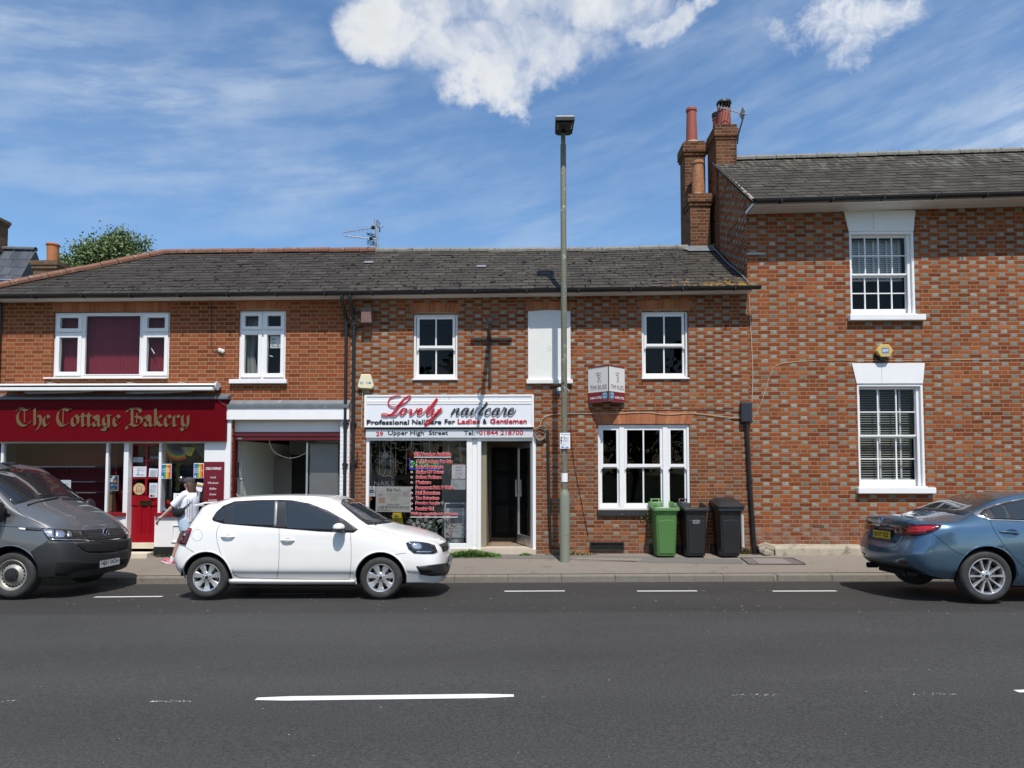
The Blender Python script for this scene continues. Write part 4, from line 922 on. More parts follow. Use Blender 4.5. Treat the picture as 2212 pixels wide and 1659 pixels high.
def poster(name,label,cat,px,y,bg=None,lines=(),blocks=(),tilt=0,group=None,frame=None,wpx=None):
 """flat sheet at pixel box px on plane y; blocks (u0, v0, u1, v1, material), lines (text, u0, v0, u1, v1, material), u right, v up, 0..1"""
 a,c,b,d=RECT(*px,y);r=thing(name,label,cat,((a+b)/2,y,c),group)
 M_=Matrix.Translation(((a+b)/2,0,(c+d)/2))@Matrix.Rotation(tilt,4,'Y')@Matrix.Translation((-(a+b)/2,0,-(c+d)/2))if tilt else None
 m=MB();m.box(a,b,y-.003,y,c,d)
 if M_:m.xform(M_)
 m.build('sheet',bg or M_PAPER,r)
 mats={}
 for i,(u0,v0,u1,v1,mt_)in enumerate(blocks):
  q=mats.setdefault(mt_.name,(MB(),mt_))[0];yy=y-.004-.0006*i
  q.keep=True;pts=[(a+(b-a)*u,yy,c+(d-c)*v)for u,v in((u0,v0),(u1,v0),(u1,v1),(u0,v1))]
  q.add([M_@Vector(p)for p in pts]if M_ else pts,[(0,1,2,3)])
 for k,(q,mt_)in mats.items():q.build('print',mt_,r)
 mats={}
 for(s_,u0,v0,u1,v1,mt_)in lines:
  q=mats.setdefault(mt_.name,(MB(),mt_))[0];letters(q,s_,a+(b-a)*u0,a+(b-a)*u1,c+(d-c)*v0,c+(d-c)*v1,y-.012,thick=0,M_=M_)
 for k,(q,mt_)in mats.items():q.build('lettering',mt_,r)
 return r
def lines_of(n,u0,u1,v0,v1,mt_,seed=1,words=('opening','notice','welcome','please','thank you')):
 return[]
def scribble(n,u0,u1,v0,v1,mt_,seed=0):
 """rows of tiny print, too small to read"""
 random.seed(seed);out=[];h=(v1-v0)/n
 for i in range(n):
  v=v1-h*(i+1);u=u0+random.uniform(0,.06)
  while u<u1-.04:
   w=random.uniform(.03,.11);out.append((u,v+h*.3,min(u+w,u1),v+h*.72,mt_));u+=w+.025
   if random.random()<.12:break
 return out
poster('window_notice','white paper notice taped inside the narrow upstairs window','notice',(584,726,608,752),.12,blocks=[(.1,.7,.5,.8,plain('print_blue',(.08,.25,.55),.6)),(.1,.55,.42,.64,plain('print_yellow',(.7,.55,.08),.6))]+scribble(4,.1,.9,.1,.5,M_TXTG,5))
hip=lambda x,t:x>X_A0+(XH-X_A0)*t-.12
rb=MB();slates(rb,eaveAB,lambda x:ridgeAB(max(x,-999)),X_A0,X_AB,15,.27,hip=hip,seed=6)
RA=rb.build('roof',M_SLATE_A,A)
zE0=ZE(X_A0);zR0=ZR(XH);un=MB();un.keep=True
un.add([(X_A0,YE+.03,zE0-.07),eaveAB(X_AB)+dn,ridgeAB(X_AB)+dn,(XH,YR+.03,zR0-.07)],[(0,1,2,3)]);un.add([(X_A0,YE,zE0),(XH,YR,zR0),(X_A0,4.8,zE0)],[(0,1,2)]);un.add([(XH,YR,zR0),ridgeAB(X_AB),(X_AB,4.8,ZE(X_AB)),(X_A0,4.8,zE0)],[(0,1,2,3)]);un.build('roof_felt',M_SLATE_A,RA)
ms=MB();moss(ms,eaveAB,ridgeAB,X_A0+1,X_AB,150,14,hip=lambda x,t:hip(x-.15,t));ms.build('moss',M_MOSS,RA,smooth=True,kind='stuff')
rt=MB();ridge_tiles(rt,[(X_A0,YE,zE0+.03),(XH,YR,zR0+.02)],.36,.10);ridge_tiles(rt,[ridgeAB(XH)+Vector((0,0,.02)),ridgeAB((XH+X_AB)/2)+Vector((0,0,.02)),ridgeAB(X_AB)+Vector((0,0,.02))],.36,.10);rt.build('ridge_tile',M_TERRA,RA,smooth=True)
gt=MB();gutter(gt,(X_A0-.1,-.335,ZE(X_A0)-.02),(X_AB+.06,-.335,ZE(X_AB)-.02));gt.build('gutter',M_BLACKP,A)
so_=MB();za,zb=ZE(X_A0),ZE(X_AB);so_.add([(x,y_,z+dz)for x,z in((X_A0,za),(X_AB-.002,zb))for y_,dz in((-.26,-.085),(.01,-.085),(.01,.01),(-.26,.01))],[(0,1,2,3),(7,6,5,4),(0,4,5,1),(1,5,6,2),(2,6,7,3),(3,7,4,0)]);so_.build('eaves_board',M_WHITE,A)
def downpipe(px,ztop,y=-.075,r=.034,parent=None):
 m=MB();x=P(px,900,y).x;z0=gz(x,0)+.02
 m.tube([(x-.02,-.335,ztop),(x-.02,-.335,ztop-.10),(x-.01,-.30,ztop-.17),(x,-.12,ztop-.36),(x,y,ztop-.42),(x,y,ztop-.5),(x+.01,y,z0)],[r*1.1,r*1.1,r,r,r,r,r],12)
 for zz in(ztop-.52,z0+2.55,z0+.95,z0+1.75):m.tube([(x+.004,y,zz-.03),(x+.004,y,zz+.03)],r*1.22,12);m.box(x-r*1.6,x+r*1.6,y+.02,y+.075,zz-.015,zz+.015)
 return m.build('downpipe',M_BLACKP,parent,smooth=True)
downpipe(745.5,ZE(X_AB)-.08,parent=A);downpipe(762.5,ZE(X_AB)-.08,parent=B,y=-.07,r=.037)
m=MB();xq=P(1.5,760).x;m.tube([(xq,-.05,ZE(-9)-.1),(xq,-.05,P(0,824).z)],.03,10);m.build('downpipe',M_BLACKP,A,smooth=True)
ysh=.03;zs0=P(250,1200).z;zfb=P(250,952).z;ztf=P(250,862).z
f=MB();X=lambda px,y_=ysh:P(px,1040,y_).x;Z=lambda py,y_=ysh:P(300,py,y_).z
f.box(X_A0+.4,XS1,-.02,.14,Z(957.5),zfb+.02)
f.box(X(229),X(234.5),ysh-.03,ysh+.05,Z(1107),Z(957.5))
f.box(X(2),X(8),ysh-.03,ysh+.05,Z(1107),Z(957.5))
f.box(X(268.5),X(278.5),ysh-.04,ysh+.14,Z(1200),Z(957.5))
f.box(X(344),X(349.5),ysh-.04,ysh+.14,Z(1112),Z(957.5));f.box(X(345.5),X(349.5),ysh+.0,ysh+.14,Z(1200),Z(1112))
SHW=f.build('shop_window',M_WHITE,A,bevel=.005,label='bakery shop windows in white frames with red sills')
pane(X(8),Z(1107),X(229),Z(957.5),ysh+.01,SHW);pane(X(234.5),Z(1107),X(268.5),Z(957.5),ysh+.012,SHW);pane(X(349.5),Z(1107),X(443),Z(957.5),ysh+.01,SHW)
s=MB();s.box(X_A0+.4,X(277),-.05,.10,Z(1114),Z(1107));s.box(X(340.5),X(443),-.06,.10,Z(1115),Z(1107.2));s.build('sill',M_REDSILL,SHW,bevel=.004)
st=MB();st.box(X_A0+.4,X(268.4),.0,.16,Z(1181),Z(1114.2));st.box(X(336.5,0),X(443),-.01,.16,Z(1181),Z(1115.2));st.build('stall_riser',M_MASON,A,bevel=.004)
st=MB();st.box(X(443),X(498.5),-.03,.16,Z(1181),zfb+.02);st.box(X(443),X(498.5),-.03,.16,zfb+.02,P(488,865).z)if False else None;st.build('pier',M_MASON,A,bevel=.006)
st=MB();st.box(X_A0+.4,X(268.4),-.006,.16,-.3,Z(1181.2));st.box(X(336.5,0),X(498.5),-.02,.16,-.3,Z(1181.2));st.build('black_plinth',M_BLACK,A)
pf=MB();q=RECT(371,1133,425,1172,-.01);bars(pf,q[0],q[1],q[2],q[3],.03,.03,.03,.03,-.028,-.0105);pf.build('panel_moulding',M_MASON,A,bevel=.006)
yd=.13;dx0,dx1=P(277,1060,yd).x-.04,P(345.5,1060,yd).x+.06;dz0,dz1=P(310,1172,yd).z,P(310,957,yd).z
dr=MB();wd=dx1-dx0;hd_=dz1-dz0
zl_,zm_=dz0+hd_*.415,dz0+hd_*.445
bars(dr,dx0,dz0,dx1,dz0+hd_*.40,.10,.10,.16,.06,yd,yd+.045)
for k in(1,2):xx=dx0+.10+(wd-.2)*k/3;dr.box(xx-.035,xx+.035,yd,yd+.045,dz0+.16,dz0+hd_*.40-.06)
dr.box(dx0+.1,dx1-.1,yd+.018,yd+.03,dz0+.16,dz0+hd_*.40-.06)
dr.box(dx0,dx1,yd,yd+.045,dz0+hd_*.40,dz0+hd_*.47)
bars(dr,dx0,dz0+hd_*.47,dx1,dz1,.12,.10,.012,.06,yd,yd+.045)
for k in(1,2):zz=dz0+hd_*(.47+.53*k/3);dr.box(dx0+.12,dx1-.10,yd+.004,yd+.041,zz-.022,zz+.022)
xm=(dx0+dx1)/2+.02
for k in range(3):dr.box(xm-.022,xm+.022,yd+.005,yd+.040,dz0+hd_*(.47+.53*k/3)+.022,dz0+hd_*(.47+.53*(k+1)/3)-(.022 if k<2 else .06))
DR=dr.build('shop_door',M_REDDOOR,A,bevel=.005,label='red panelled bakery door with six glass panes and a brass letter box')
pane(dx0+.11,dz0+hd_*.472,dx1-.09,dz1-.05,yd+.03,DR)
m=MB();bx=lambda zx,zy:((420+zx/3.456)/1.85172,(1740+zy/3.456)/1.85172)
def bq(x0,y0,x1,y1,y_):a,b=bx(x0,y0),bx(x1,y1);return RECT(a[0],a[1],b[0],b[1],y_)
q=bq(484,906,652,972,yd);bars(m,q[0],q[1],q[2],q[3],.02,.02,.02,.02,yd-.012,yd-.001);m.box(q[0]+.02,q[2]-.02,yd-.006,yd-.001,q[1]+.02,q[3]-.02);m.build('letter_box',plain('old_brass',(.10,.075,.035),.35,metal=.8,var=.3),DR,bevel=.003)
m=MB();q=bq(308,650,352,850,yd);m.box(q[0],q[2],yd-.006,yd-.001,q[1],q[3]);m.tube(spline([((q[0]+q[2])/2,yd-.01,q[1]+.05),((q[0]+q[2])/2,yd-.06,q[1]+.08),((q[0]+q[2])/2,yd-.065,q[3]-.09),((q[0]+q[2])/2,yd-.01,q[3]-.06)],5),.013,8);m.build('handle',plain('dark_brass',(.045,.034,.02),.4,metal=.7,var=.3),DR,smooth=True)
m=MB();q=bq(310,878,344,925,yd);m.box(q[0],q[2],yd-.006,yd-.001,q[1],q[3]);m.build('lock_plate',plain('old_brass',(.10,.075,.035),.35,metal=.8,var=.3),DR)
st=MB();st.box(dx0-.02,X(345.4),.06,yd+.06,Z(1186,0),dz0+.0);st.box(X(272),X(336),-.22,.055,-.2,Z(1195,-.2));st.build('door_step',M_MARBLE,A,bevel=.006)
lm=MB();lm.box(X(268.5),X(278.4),ysh+.145,ysh+.9,Z(1200),Z(957));lm.box(X(269),X(350),yd+.9,yd+.92,Z(1172),Z(957));lm.build('lobby_back',M_REDROOM,A)
bb=MB();bb.box(X(75,1.0),X(268,1.0),1.0,1.03,Z(1190),Z(955));bb.box(X_A0+.5,X(-8,1.0),1.0,1.03,Z(1190),Z(955));bb.box(X(268,.5),X(269.5,.5),.2,1.0,Z(1190),Z(955));bb.build('display_back',M_REDROOM,A)
bb=MB();bb.box(X(10,.9),X(14,.9),.3,1.5,Z(1190),Z(955));bb.box(X(14,1.5),X(75,1.5),1.4,1.43,Z(1190),Z(955));bb.build('display_side',plain('pale_green_side',(.36,.38,.28),.8),A)
bb=MB();bb.box(X(8),X(268),.06,1.0,Z(1112),Z(1107.5));bb.box(X(349.6),X(443),.06,.95,Z(1112),Z(1107.5));bb.build('display_floor',plain('brown_display_floor',(.06,.015,.015),.7),A)
def rack(zy,k):
 m=MB();z=P(150,zy,.75).z;xa_,xb_=P(36,zy,.75).x,P(226,zy,.75).x
 for i in range(9):m.tube([(xa_,.45+.055*i,z),(xb_,.45+.055*i,z)],.0045,5)
 for xx in(xa_,(xa_+xb_)/2,xb_):m.tube([(xx,.44,z-.004),(xx,.93,z-.004)],.008,5);m.tube([(xx,.92,z),(xx,.98,z-.12)],.007,5)
 m.box(xa_,xb_,.432,.438,z-.012,z+.008)
 return m.build('wire_shelf',M_GALV,A)
for k,zy in enumerate((1008,1040,1063)):rack(zy,k)
bb=MB();bb.box(X(349.5,.95),X(443,.95),.95,.97,Z(1190),Z(955));bb.build('display_back',plain('night_blue_cloth',(.012,.018,.024),.9,var=.4),A)
bb=MB();bb.box(X(365,.6),X(370,.6),.6,.64,Z(1107),Z(955));bb.box(X(357,.7),X(361,.7),.7,.74,Z(1107),Z(955));bb.build('inner_post',plain('cream_inner_post',(.42,.42,.33),.7),A)
FS=thing('shop_sign','long dark red bakery fascia with gold blackletter writing','shop sign',((X_A0+XS1)/2,-.12,zfb))
m=MB();m.box(X_A0+.3,P(487.7,905,-.13).x,-.13,-.021,P(250,953,-.13).z,P(250,862,-.13).z);m.build('sign_panel',M_CRIMSON,FS,bevel=.003)
def Zb(zx,zy):return(zx/2.4043)/1.85172,(1580+zy/2.4043)/1.85172
GLY={'T':([[(-.12,1.42),(.05,1.62),(.35,1.62),(.7,1.46),(1.12,1.66)],[(.28,1.5),(.0,1.1),(.02,.5),(.35,.1),(.8,.12),(1.12,.5)],[(.58,1.46),(.58,.36)]],1.15),'h':([[(.12,1.62),(.12,.1)],[(.12,.72),(.42,.98),(.66,.76),(.64,.2),(.3,-.38)]],.75),'e':([[(.12,.76),(.1,.3),(.3,.03),(.62,.3)],[(.12,.76),(.36,.98),(.56,.76),(.16,.46)]],.62),'C':([[(1.1,1.44),(.7,1.6),(.25,1.4),(.06,.85),(.2,.3),(.55,.05),(1.12,.3)],[(.62,1.5),(.56,.25)],[(.7,1.6),(1.15,1.42),(1.22,1.58)]],1.2),'o':([[(.12,.76),(.1,.24),(.34,.02)],[(.12,.76),(.36,.98),(.6,.76),(.6,.28),(.34,.02)]],.68),'t':([[(.2,1.2),(.2,.22),(.36,.04),(.58,.2)],[(-.05,.94),(.52,.94)]],.56),'a':([[(.06,.82),(.3,.97),(.52,.8),(.52,.16),(.68,.04)],[(.5,.56),(.14,.44),(.08,.18),(.26,.03),(.5,.22)],[(.06,.9),(.42,.62)]],.68),'g':([[(.12,.74),(.12,.3),(.3,.1),(.56,.26)],[(.12,.74),(.34,.96),(.78,.96)],[(.58,.9),(.58,-.12),(.3,-.34),(-.04,-.22),(.2,-.1),(.56,-.2)]],.82),'B':([[(.36,1.52),(.36,.16)],[(-.02,1.3),(.1,1.58),(.45,1.6),(.8,1.62),(1.0,1.3),(.6,.92)],[(.6,.92),(1.06,.72),(1.02,.28),(.62,.04),(.22,.2),(-.06,-.04),(.0,-.22)],[(.72,1.2),(.7,.3)]],1.12),'k':([[(.12,1.62),(.12,.06)],[(.12,.5),(.44,.97),(.58,.78),(.2,.52)],[(.2,.52),(.46,.14),(.7,.06)]],.72),'r':([[(.12,.94),(.12,.14),(.3,.04)],[(.12,.7),(.4,.97),(.6,.8)]],.6),'y':([[(.12,.96),(.12,.28),(.34,.04),(.58,.24)],[(.62,.97),(.58,.1),(.2,-.36),(.0,-.14)]],.7)}
def bl_letters(seq,parent):
 mb=MB();k=0
 for ch_,xa_,xb_ in seq:
  st_,wd_=GLY[ch_];s=(xb_-xa_)/wd_;sv=106.
  for st1 in st_:
   thin=ch_ in 'TCB' and st1[0][0]>.5 and len(st1)==2
   w=(.05 if thin else .155)*sv*.00395
   def Mf(u,v,dy,xa_=xa_,s=s):p=P(*Zb(xa_+u*s,302-v*sv),-.14);return Vector((p.x,-.14+dy,p.z))
   q=spline([(a,b)for a,b in st1],5)if len(st1)>2 else st1
   P0=[Mf(u,v,0)for u,v in q]
   pen(mb,[(p.x,p.z)for p in P0],[w]*len(P0),lambda u,v,dy:Vector((u,-.142+dy,v)),thick=.006,n=1,nib=math.radians(38 if not thin else 0),dy=-.0006*k);k=(k+1)%6
 return mb.build('lettering',M_GOLD,parent)
bl_letters([('T',172,300),('h',322,400),('e',412,476)],FS);bl_letters([('C',546,672),('o',684,758),('t',778,828),('t',834,884),('a',892,964),('g',984,1068),('e',1084,1156)],FS);bl_letters([('B',1224,1368),('a',1386,1462),('k',1482,1562),('e',1578,1646),('r',1660,1724),('y',1742,1818)],FS)
m=MB();a,b=X_A0+.3,P(491.8,858,-.16).x
m.add([(x,y_,z)for x in(a,b)for y_,z in((-.165,P(200,862.5,-.165).z),(-.165,P(200,858,-.165).z),(-.002,P(200,852,-.02).z),(-.002,P(200,862.5,-.165).z))],[(0,1,2,3),(7,6,5,4),(0,4,5,1),(1,5,6,2),(2,6,7,3),(3,7,4,0)]);m.build('lead_flashing',M_LEAD,A)
AW=thing('awning','rolled-up white awning cassette with folded arms above the bakery fascia','awning',((X_A0+P(466,835).x)/2,-.15,P(250,845).z))
xr=P(464,836,-.3).x;xl=X_A0+.6;zt,zb=P(300,829,-.12).z,P(300,843.5,-.33).z
m=MB();m.prism([(0,0)]*3,0,0)if False else None
sec=[(-.03,zt-.01),(-.05,zt+.008),(-.20,zt-.004),(-.225,zt-.04),(-.20,zt-.055),(-.03,zt-.07)]
m.add([(x,y_,z)for x in(xl,xr)for y_,z in sec],[tuple(range(6)),tuple(range(11,5,-1))]+[(i,6+i,6+(i+1)%6,(i+1)%6)for i in range(6)])
for px in(120,290,400):xx=P(px,836).x;m.box(xx-.05,xx+.05,-.18,-.02,zt+.009,zt+.018)
m.build('cassette',plain('dirty_white_enamel',(.66,.65,.62),.5,var=.15,scale=4,stain=((.42,.41,.38),14,.55,.75)),AW,bevel=.006)
m=MB();m.box(xl,xr-.03,-.34,-.24,zb-.0,zb+.065);m.build('front_bar',M_WHITE,AW,bevel=.012)
m=MB();m.box(xl,xr-.05,-.27,-.19,zb+.055,zb+.078);m.build('rolled_fabric',plain('navy_fabric',(.01,.012,.02),.9),AW)
m=MB();m.lathe([(.0,0),(.075,0),(.085,.015),(.085,.03),(0,.03)],Matrix.Translation((xr-.01,-.22,(zt+zb)/2+.02))@Matrix.Rotation(math.pi/2,4,'Y'),20);m.build('end_cap',plain('dirty_white_enamel',(.66,.65,.62),.5),AW,smooth=True)
for a,b in((70,165),(290,375)):
 m=MB();p,q=P(a,848.5,-.24),P(b,846.5,-.24);m.tube([p,q],.026,8);m.tube([p+Vector((-.18,.06,.02)),p],.03,8);m.tube([q,q+Vector((.36,-.02,.015))],.022,8);m.build('folding_arm',M_GALV,AW,smooth=True)
m=MB();m.tube(spline([P(464,838,-.2),P(470,858,-.17),P(480,872,-.15),P(491,877,-.14)],6),.005,5);m.build('cord',M_BLACK,AW)
m=MB();a,b=P(488.5,893,-.09).x,P(757,893).x
m.box(a,P(757,893).x-.005,-.09,-.001,P(600,906.5,-.09).z,P(600,879,-.09).z);m.build('white_beam',M_MASON,A,bevel=.006)
m=MB();m.add([(x,y_,z)for x in(a,b-.003)for y_,z in((-.11,P(600,881,-.11).z),(-.11,P(600,874,-.11).z),(-.05,P(600,871,-.05).z),(-.002,P(600,864.5).z),(-.002,P(600,881,-.11).z))],[(0,1,2,3,4),(9,8,7,6,5)]+[(i,5+i,5+(i+1)%5,(i+1)%5)for i in range(5)]);m.build('lead_flashing',M_LEAD,A)
m=MB();ga,gb=P(499,1040).x,P(734,1040).x;m.box(ga,gb,.10,.13,P(600,933,.1).z,P(600,906).z+.02);m.box(ga,gb,-.05,.10,P(600,906).z+.0,P(600,906).z+.02);m.build('soffit_board',M_MASON,A)
m=MB();m.box(P(488.5,1000).x,ga,-.05,.12,-.2,P(490,906.4,-.05).z);m.build('pilaster',M_MASON,A,bevel=.005)
m=MB();m.box(gb,P(757,1000).x-.02,-.008,.2,-.2,P(745,906.4).z);m.build('painted_pier',M_BRICK_W,A)
m=MB();z0_,z1_=P(600,951,.08).z,P(600,933.3,.08).z;m.box(ga+.0,gb-.001,.06,.26,z0_+.075,z1_);m.box(ga,gb-.001,.075,.24,z0_,z0_+.075);m.box(ga,ga+.035,.06,.22,-.2,z0_-.001);RS=m.build('roller_shutter',M_MAROON,A,bevel=.004,label='maroon roller shutter, rolled up')
m=MB();m.box(ga+.10,ga+.18,.05,.074,z0_+.02,z0_+.045);m.build('maker_plate',M_GALV,RS)
gi=MB();gi.keep=True;zf=gz(-5,0)+.02
gi.quad((ga-.02,.2,zf),(ga+.25,2.6,zf),(ga+.25,2.6,z0_),(ga-.02,.2,z0_));gi.quad((ga+.25,2.6,zf),(gb+.3,2.6,zf),(gb+.3,2.6,z0_+.1),(ga+.25,2.6,z0_+.1));gi.quad((gb+.0,.2,zf),(gb+.3,2.6,zf),(gb+.3,2.6,z0_+.1),(gb,.2,z0_+.1));gi.quad((ga,.2,zf),(gb,.2,zf),(gb+.3,2.6,zf),(ga,2.6,zf));gi.quad((ga,.26,z0_+.01),(gb,.26,z0_+.01),(gb+.3,2.6,z0_+.1),(ga,2.6,z0_+.1));gi.build('garage_interior',M_ROOMPALE,A)
m=MB();m.box(P(631,1040,2.0).x,P(664,1040,2.0).x,1.9,2.55,zf,z0_-.25);m.build('dark_gap',M_WELL,A)  # black box standing in for the shaded gap left of the fridge
m=MB();c0,c1=P(565,1000,1.9).x,P(632,1000,1.9).x;m.box(c0,c1,1.85,2.5,zf,P(600,990,1.85).z);m.build('grey_partition',plain('grey_partition',(.18,.185,.18),.6),A)
m=MB();m.box(c0-.02,P(577,1000,2.0).x,1.95,2.5,P(600,989,1.95).z,z0_-.05);CB=m.build('wall_cupboard',plain('cream_cupboard',(.46,.43,.36),.6),A,bevel=.004)
m=MB();m.tube(spline([P(581,951,.7),P(592,976,.7),P(622,989,.7),P(645,986,.7),P(661,978,.7)],6),.008,6);m.build('hanging_cable',M_WHITE,A)
m=MB();q=RECT(504.5,998,515,1032,.22);m.box(q[0],q[2],.18,.26,q[1],q[3]);m.build('control_box',M_BLACK,A,bevel=.006)
m=MB();m.tube(spline([P(505,1030,.2),P(508,1060,.2),P(520,1080,.2),P(528,1095,.2)],5),.012,6);m.tube([P(522,953,.3),P(521,1034,.3)],.006,5);m.ball(P(521,1036,.3),.035);m.build('loose_cable',M_GALV,A)
FRD=thing('fridge','tall stainless steel fridge standing in the open garage bay','fridge',(P(698,1100,.5).x,.8,zf))
m=MB();fa,fb=P(667,1040,.45).x,P(733,1040,.45).x-.01;m.box(fa,fb,.47,1.1,zf,z0_-.03);m.build('cabinet',M_STEEL,FRD,bevel=.01)
m=MB();m.box(fa+.02,fb-.01,.44,.468,zf+.1,z0_-.05);m.build('door',M_STEEL,FRD,bevel=.012)
m=MB();m.box(fa-.06,fa-.02,.44,.50,zf+.0,z0_-.03);m.build('corner_post',M_ALU,FRD,bevel=.006)
# tall house on the right
XC1=16.0
Cc=thing('townhouse','tall chequered brick house with white sash windows, deep white eaves and slate roof','house',(9,0,.2))
YCE=-.47;YCR=2.15
zE_=lambda px,py:P(px,py,YCE).z
ZCE=lin([(P(1616,0,YCE).x,zE_(1616,431)),(P(2212,0,YCE).x,zE_(2212,417)),(XC1,zE_(2212,417)+.16)])
ZCR=lin([(P(1545,0,YCR).x,P(1545,349,YCR).z),(P(2212,0,YCR).x,P(2212,328.5,YCR).z),(XC1+1,P(2212,328.5,YCR).z+.1)])
ZCW=lin([(P(1611,0).x,P(1611,463).z),(P(2212,0).x,P(2212,448).z),(XC1,P(2212,448).z+.16)])
rC1=RECT(1836,500,1975,681);rC2=RECT(1853.5,829,1996,1053)
mb=MB();ztc=min(ZCW(X_BC),ZCW(XC1))+.25
wall_grid(mb,X_BC+.0,XC1,-.4,ztc,[rC1,rC2],y=.0,depth=.16,mr=1)
zg=ZCW(X_BC)-.02;mb.quad((X_BC,0,-.4),(X_BC,0,zg),(X_BC,YCR*2+.0,zg),(X_BC,YCR*2,-.4));zr=ZCR(X_BC)
mb.add([(X_BC,0,zg),(X_BC,YCE+.05,zg+.02),(X_BC,YCE+.05,ZCE(X_BC)+.0),(X_BC,YCR,zr-.06),(X_BC,YCR*2,zg)],[(0,4,3,2,1)])
mb.quad((XC1,0,-.4),(XC1,YCR*2,-.4),(XC1,YCR*2,ztc),(XC1,0,ztc));mb.quad((X_BC,YCR*2,-.4),(X_BC,YCR*2,ztc),(XC1,YCR*2,ztc),(XC1,YCR*2,-.4))
mb.keep=True
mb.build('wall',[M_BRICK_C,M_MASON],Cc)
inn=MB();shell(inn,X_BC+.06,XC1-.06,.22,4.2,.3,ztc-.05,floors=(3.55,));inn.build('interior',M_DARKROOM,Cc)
def keystone(r,zt,sp,parent,seam):
 m=MB();a,b=r[0]-.01,r[2]+.0;m.prism([(a,r[3]+.002),(b,r[3]+.002),(b+sp*.45,zt),(a-sp*.85,zt)],-.022,.02);k=m.build('lintel',M_MASON,parent,bevel=.005)
 m=MB();xs_=a+(b-a)*.38;m.box(xs_-.002,xs_+.002,-.0235,-.021,r[3]+.03,zt-.04);m.build('joint',M_TXTG,k)
def bigsash(r,cols,rows,label,blind):
 x0,z0,x1,z1=r;y=.10;rv=MB()
 bars(rv,x0,z0,x1,z1,.035,.045,.02,.05,-.004,y+.06)
 W0=rv.build('window',M_WHITE,Cc,bevel=.004,label=label)
 a,b=x0+.035,x1-.045;zm=(z0+z1)/2+.0;f=MB()
 bars(f,a,zm-.018,b,z1-.05,.05,.07,.035,.05,y-.02,y+.02);bars(f,a,z0+.02,b,zm-.02,.05,.07,.13,.03,y+.022,y+.06)
 f.box(b-.06,b,y-.05,y-.021,z0+.02,z1-.05)
 for zlo,zhi,yy in((zm+.017,z1-.10,y-.012),(z0+.15,zm-.05,y+.03)):
  for i in range(1,cols):xx=a+.05+(b-a-.12)*i/cols;f.box(xx-.013,xx+.013,yy,yy+.026,zlo,zhi)
  for j in range(1,rows):
   zz=zlo+(zhi-zlo)*j/rows
   for i in range(cols):
    xa_,xb_=a+.05+(b-a-.12)*i/cols+(.013 if i else 0),a+.05+(b-a-.12)*(i+1)/cols-(.013 if i<cols-1 else 0);f.box(xa_,xb_,yy,yy+.026,zz-.011,zz+.011)
  pane(a+.03,zlo-.02,b-.04,zhi+.02,yy+.018,W0)
 f.build('sash',M_WHITE,W0,bevel=.003)
 m=MB();m.box(x0-.03,x1+.02,-.05,.09,z0-.0,z0+.019);m.box(x0-.06,x1+.15,-.10,.06,z0-.115,z0-.001);m.build('sill',M_WHITE,W0,bevel=.008)
 bm_=MB()
 tp=[a+.05+(b-a-.12)*k for k in((.2,.47,.72,.95)if cols==4 else(.04,.42,.80))]
 if blind=='half':venetian(bm_,a+.06,b-.06,zm-.06,z1-.1,.26,.042,math.radians(62),tp)
 else:venetian(bm_,a+.06,b-.06,z0+.17,z1-.1,.26,.047,math.radians(17),tp)
 bm_.build('blind',plain('venetian_slats',(.62,.62,.60)if blind=='half' else(.7,.7,.68),.6,var=.04),W0)
 return W0
bigsash(rC1,4,2,'upper white sash window with a half-lowered blind','half');keystone(rC1,ZCW(rC1[0])+.02,.10,Cc,0)
bigsash(rC2,3,2,'lower white sash window with an open slatted blind','full');keystone(rC2,P(1920,785).z,.10,Cc,0)
eC=lambda x:Vector((x,YCE-.02,ZCE(x)));rC=lambda x:Vector((x,YCR,ZCR(x)))
rb=MB();slates(rb,eC,rC,X_BC-.06,XC1,15,.26,seed=21);RCo=rb.build('roof',M_SLATE_C,Cc)
un=MB();un.keep=True;un.add([eC(X_BC-.04)+dn,eC(XC1)+dn,rC(XC1)+dn,rC(X_BC-.04)+dn],[(0,1,2,3)]);un.add([rC(X_BC),rC(XC1),(XC1,YCR*2+.3,ZCE(XC1)),(X_BC,YCR*2+.3,ZCE(X_BC))],[(0,1,2,3)]);un.build('roof_felt',M_SLATE_C,RCo)
rt=MB();ridge_tiles(rt,[rC(X_BC+(XC1-X_BC)*i/5)+Vector((0,0,.02))for i in range(6)],.45,.10);rt.build('ridge_tile',M_RIDGE,RCo,smooth=True)
m=MB();m.tube([eC(X_BC-.03)+Vector((0,0,-.01)),rC(X_BC-.03)+Vector((0,0,-.03))],.03,6);m.build('verge',M_CONC,RCo)
s=MB();zs=[]
for x in(X_BC-.012,XC1):zw=ZCW(x);ze=ZCE(x);zs+=[(x,.004,zw),(x,YCE+.03,zw+.015),(x,YCE+.03,ze-.05),(x,.004,ze-.05)]
s.add(zs,[(0,1,2,3),(7,6,5,4),(0,4,5,1),(1,5,6,2),(2,6,7,3),(3,7,4,0)]);s.build('eaves_box',M_UPVC,Cc)
m=MB()
for k in range(3):yy=-.12-.1*k;m.add([(X_BC,yy-.003,ZCW(X_BC)+.0005*k-.003+.015*(-yy/.44)),(XC1,yy-.003,ZCW(XC1)-.003+.015*(-yy/.44)),(XC1,yy+.003,ZCW(XC1)-.003+.015*(-yy/.44)),(X_BC,yy+.003,ZCW(X_BC)-.003+.015*(-yy/.44))],[(0,1,2,3)])
m.build('soffit_groove',M_TXTG,Cc)
gt=MB();gutter(gt,(X_BC-.0,YCE-.05,ZCE(X_BC)-.025),(XC1,YCE-.05,ZCE(XC1)-.025),.066);gt.build('gutter',M_BLACKP,Cc)
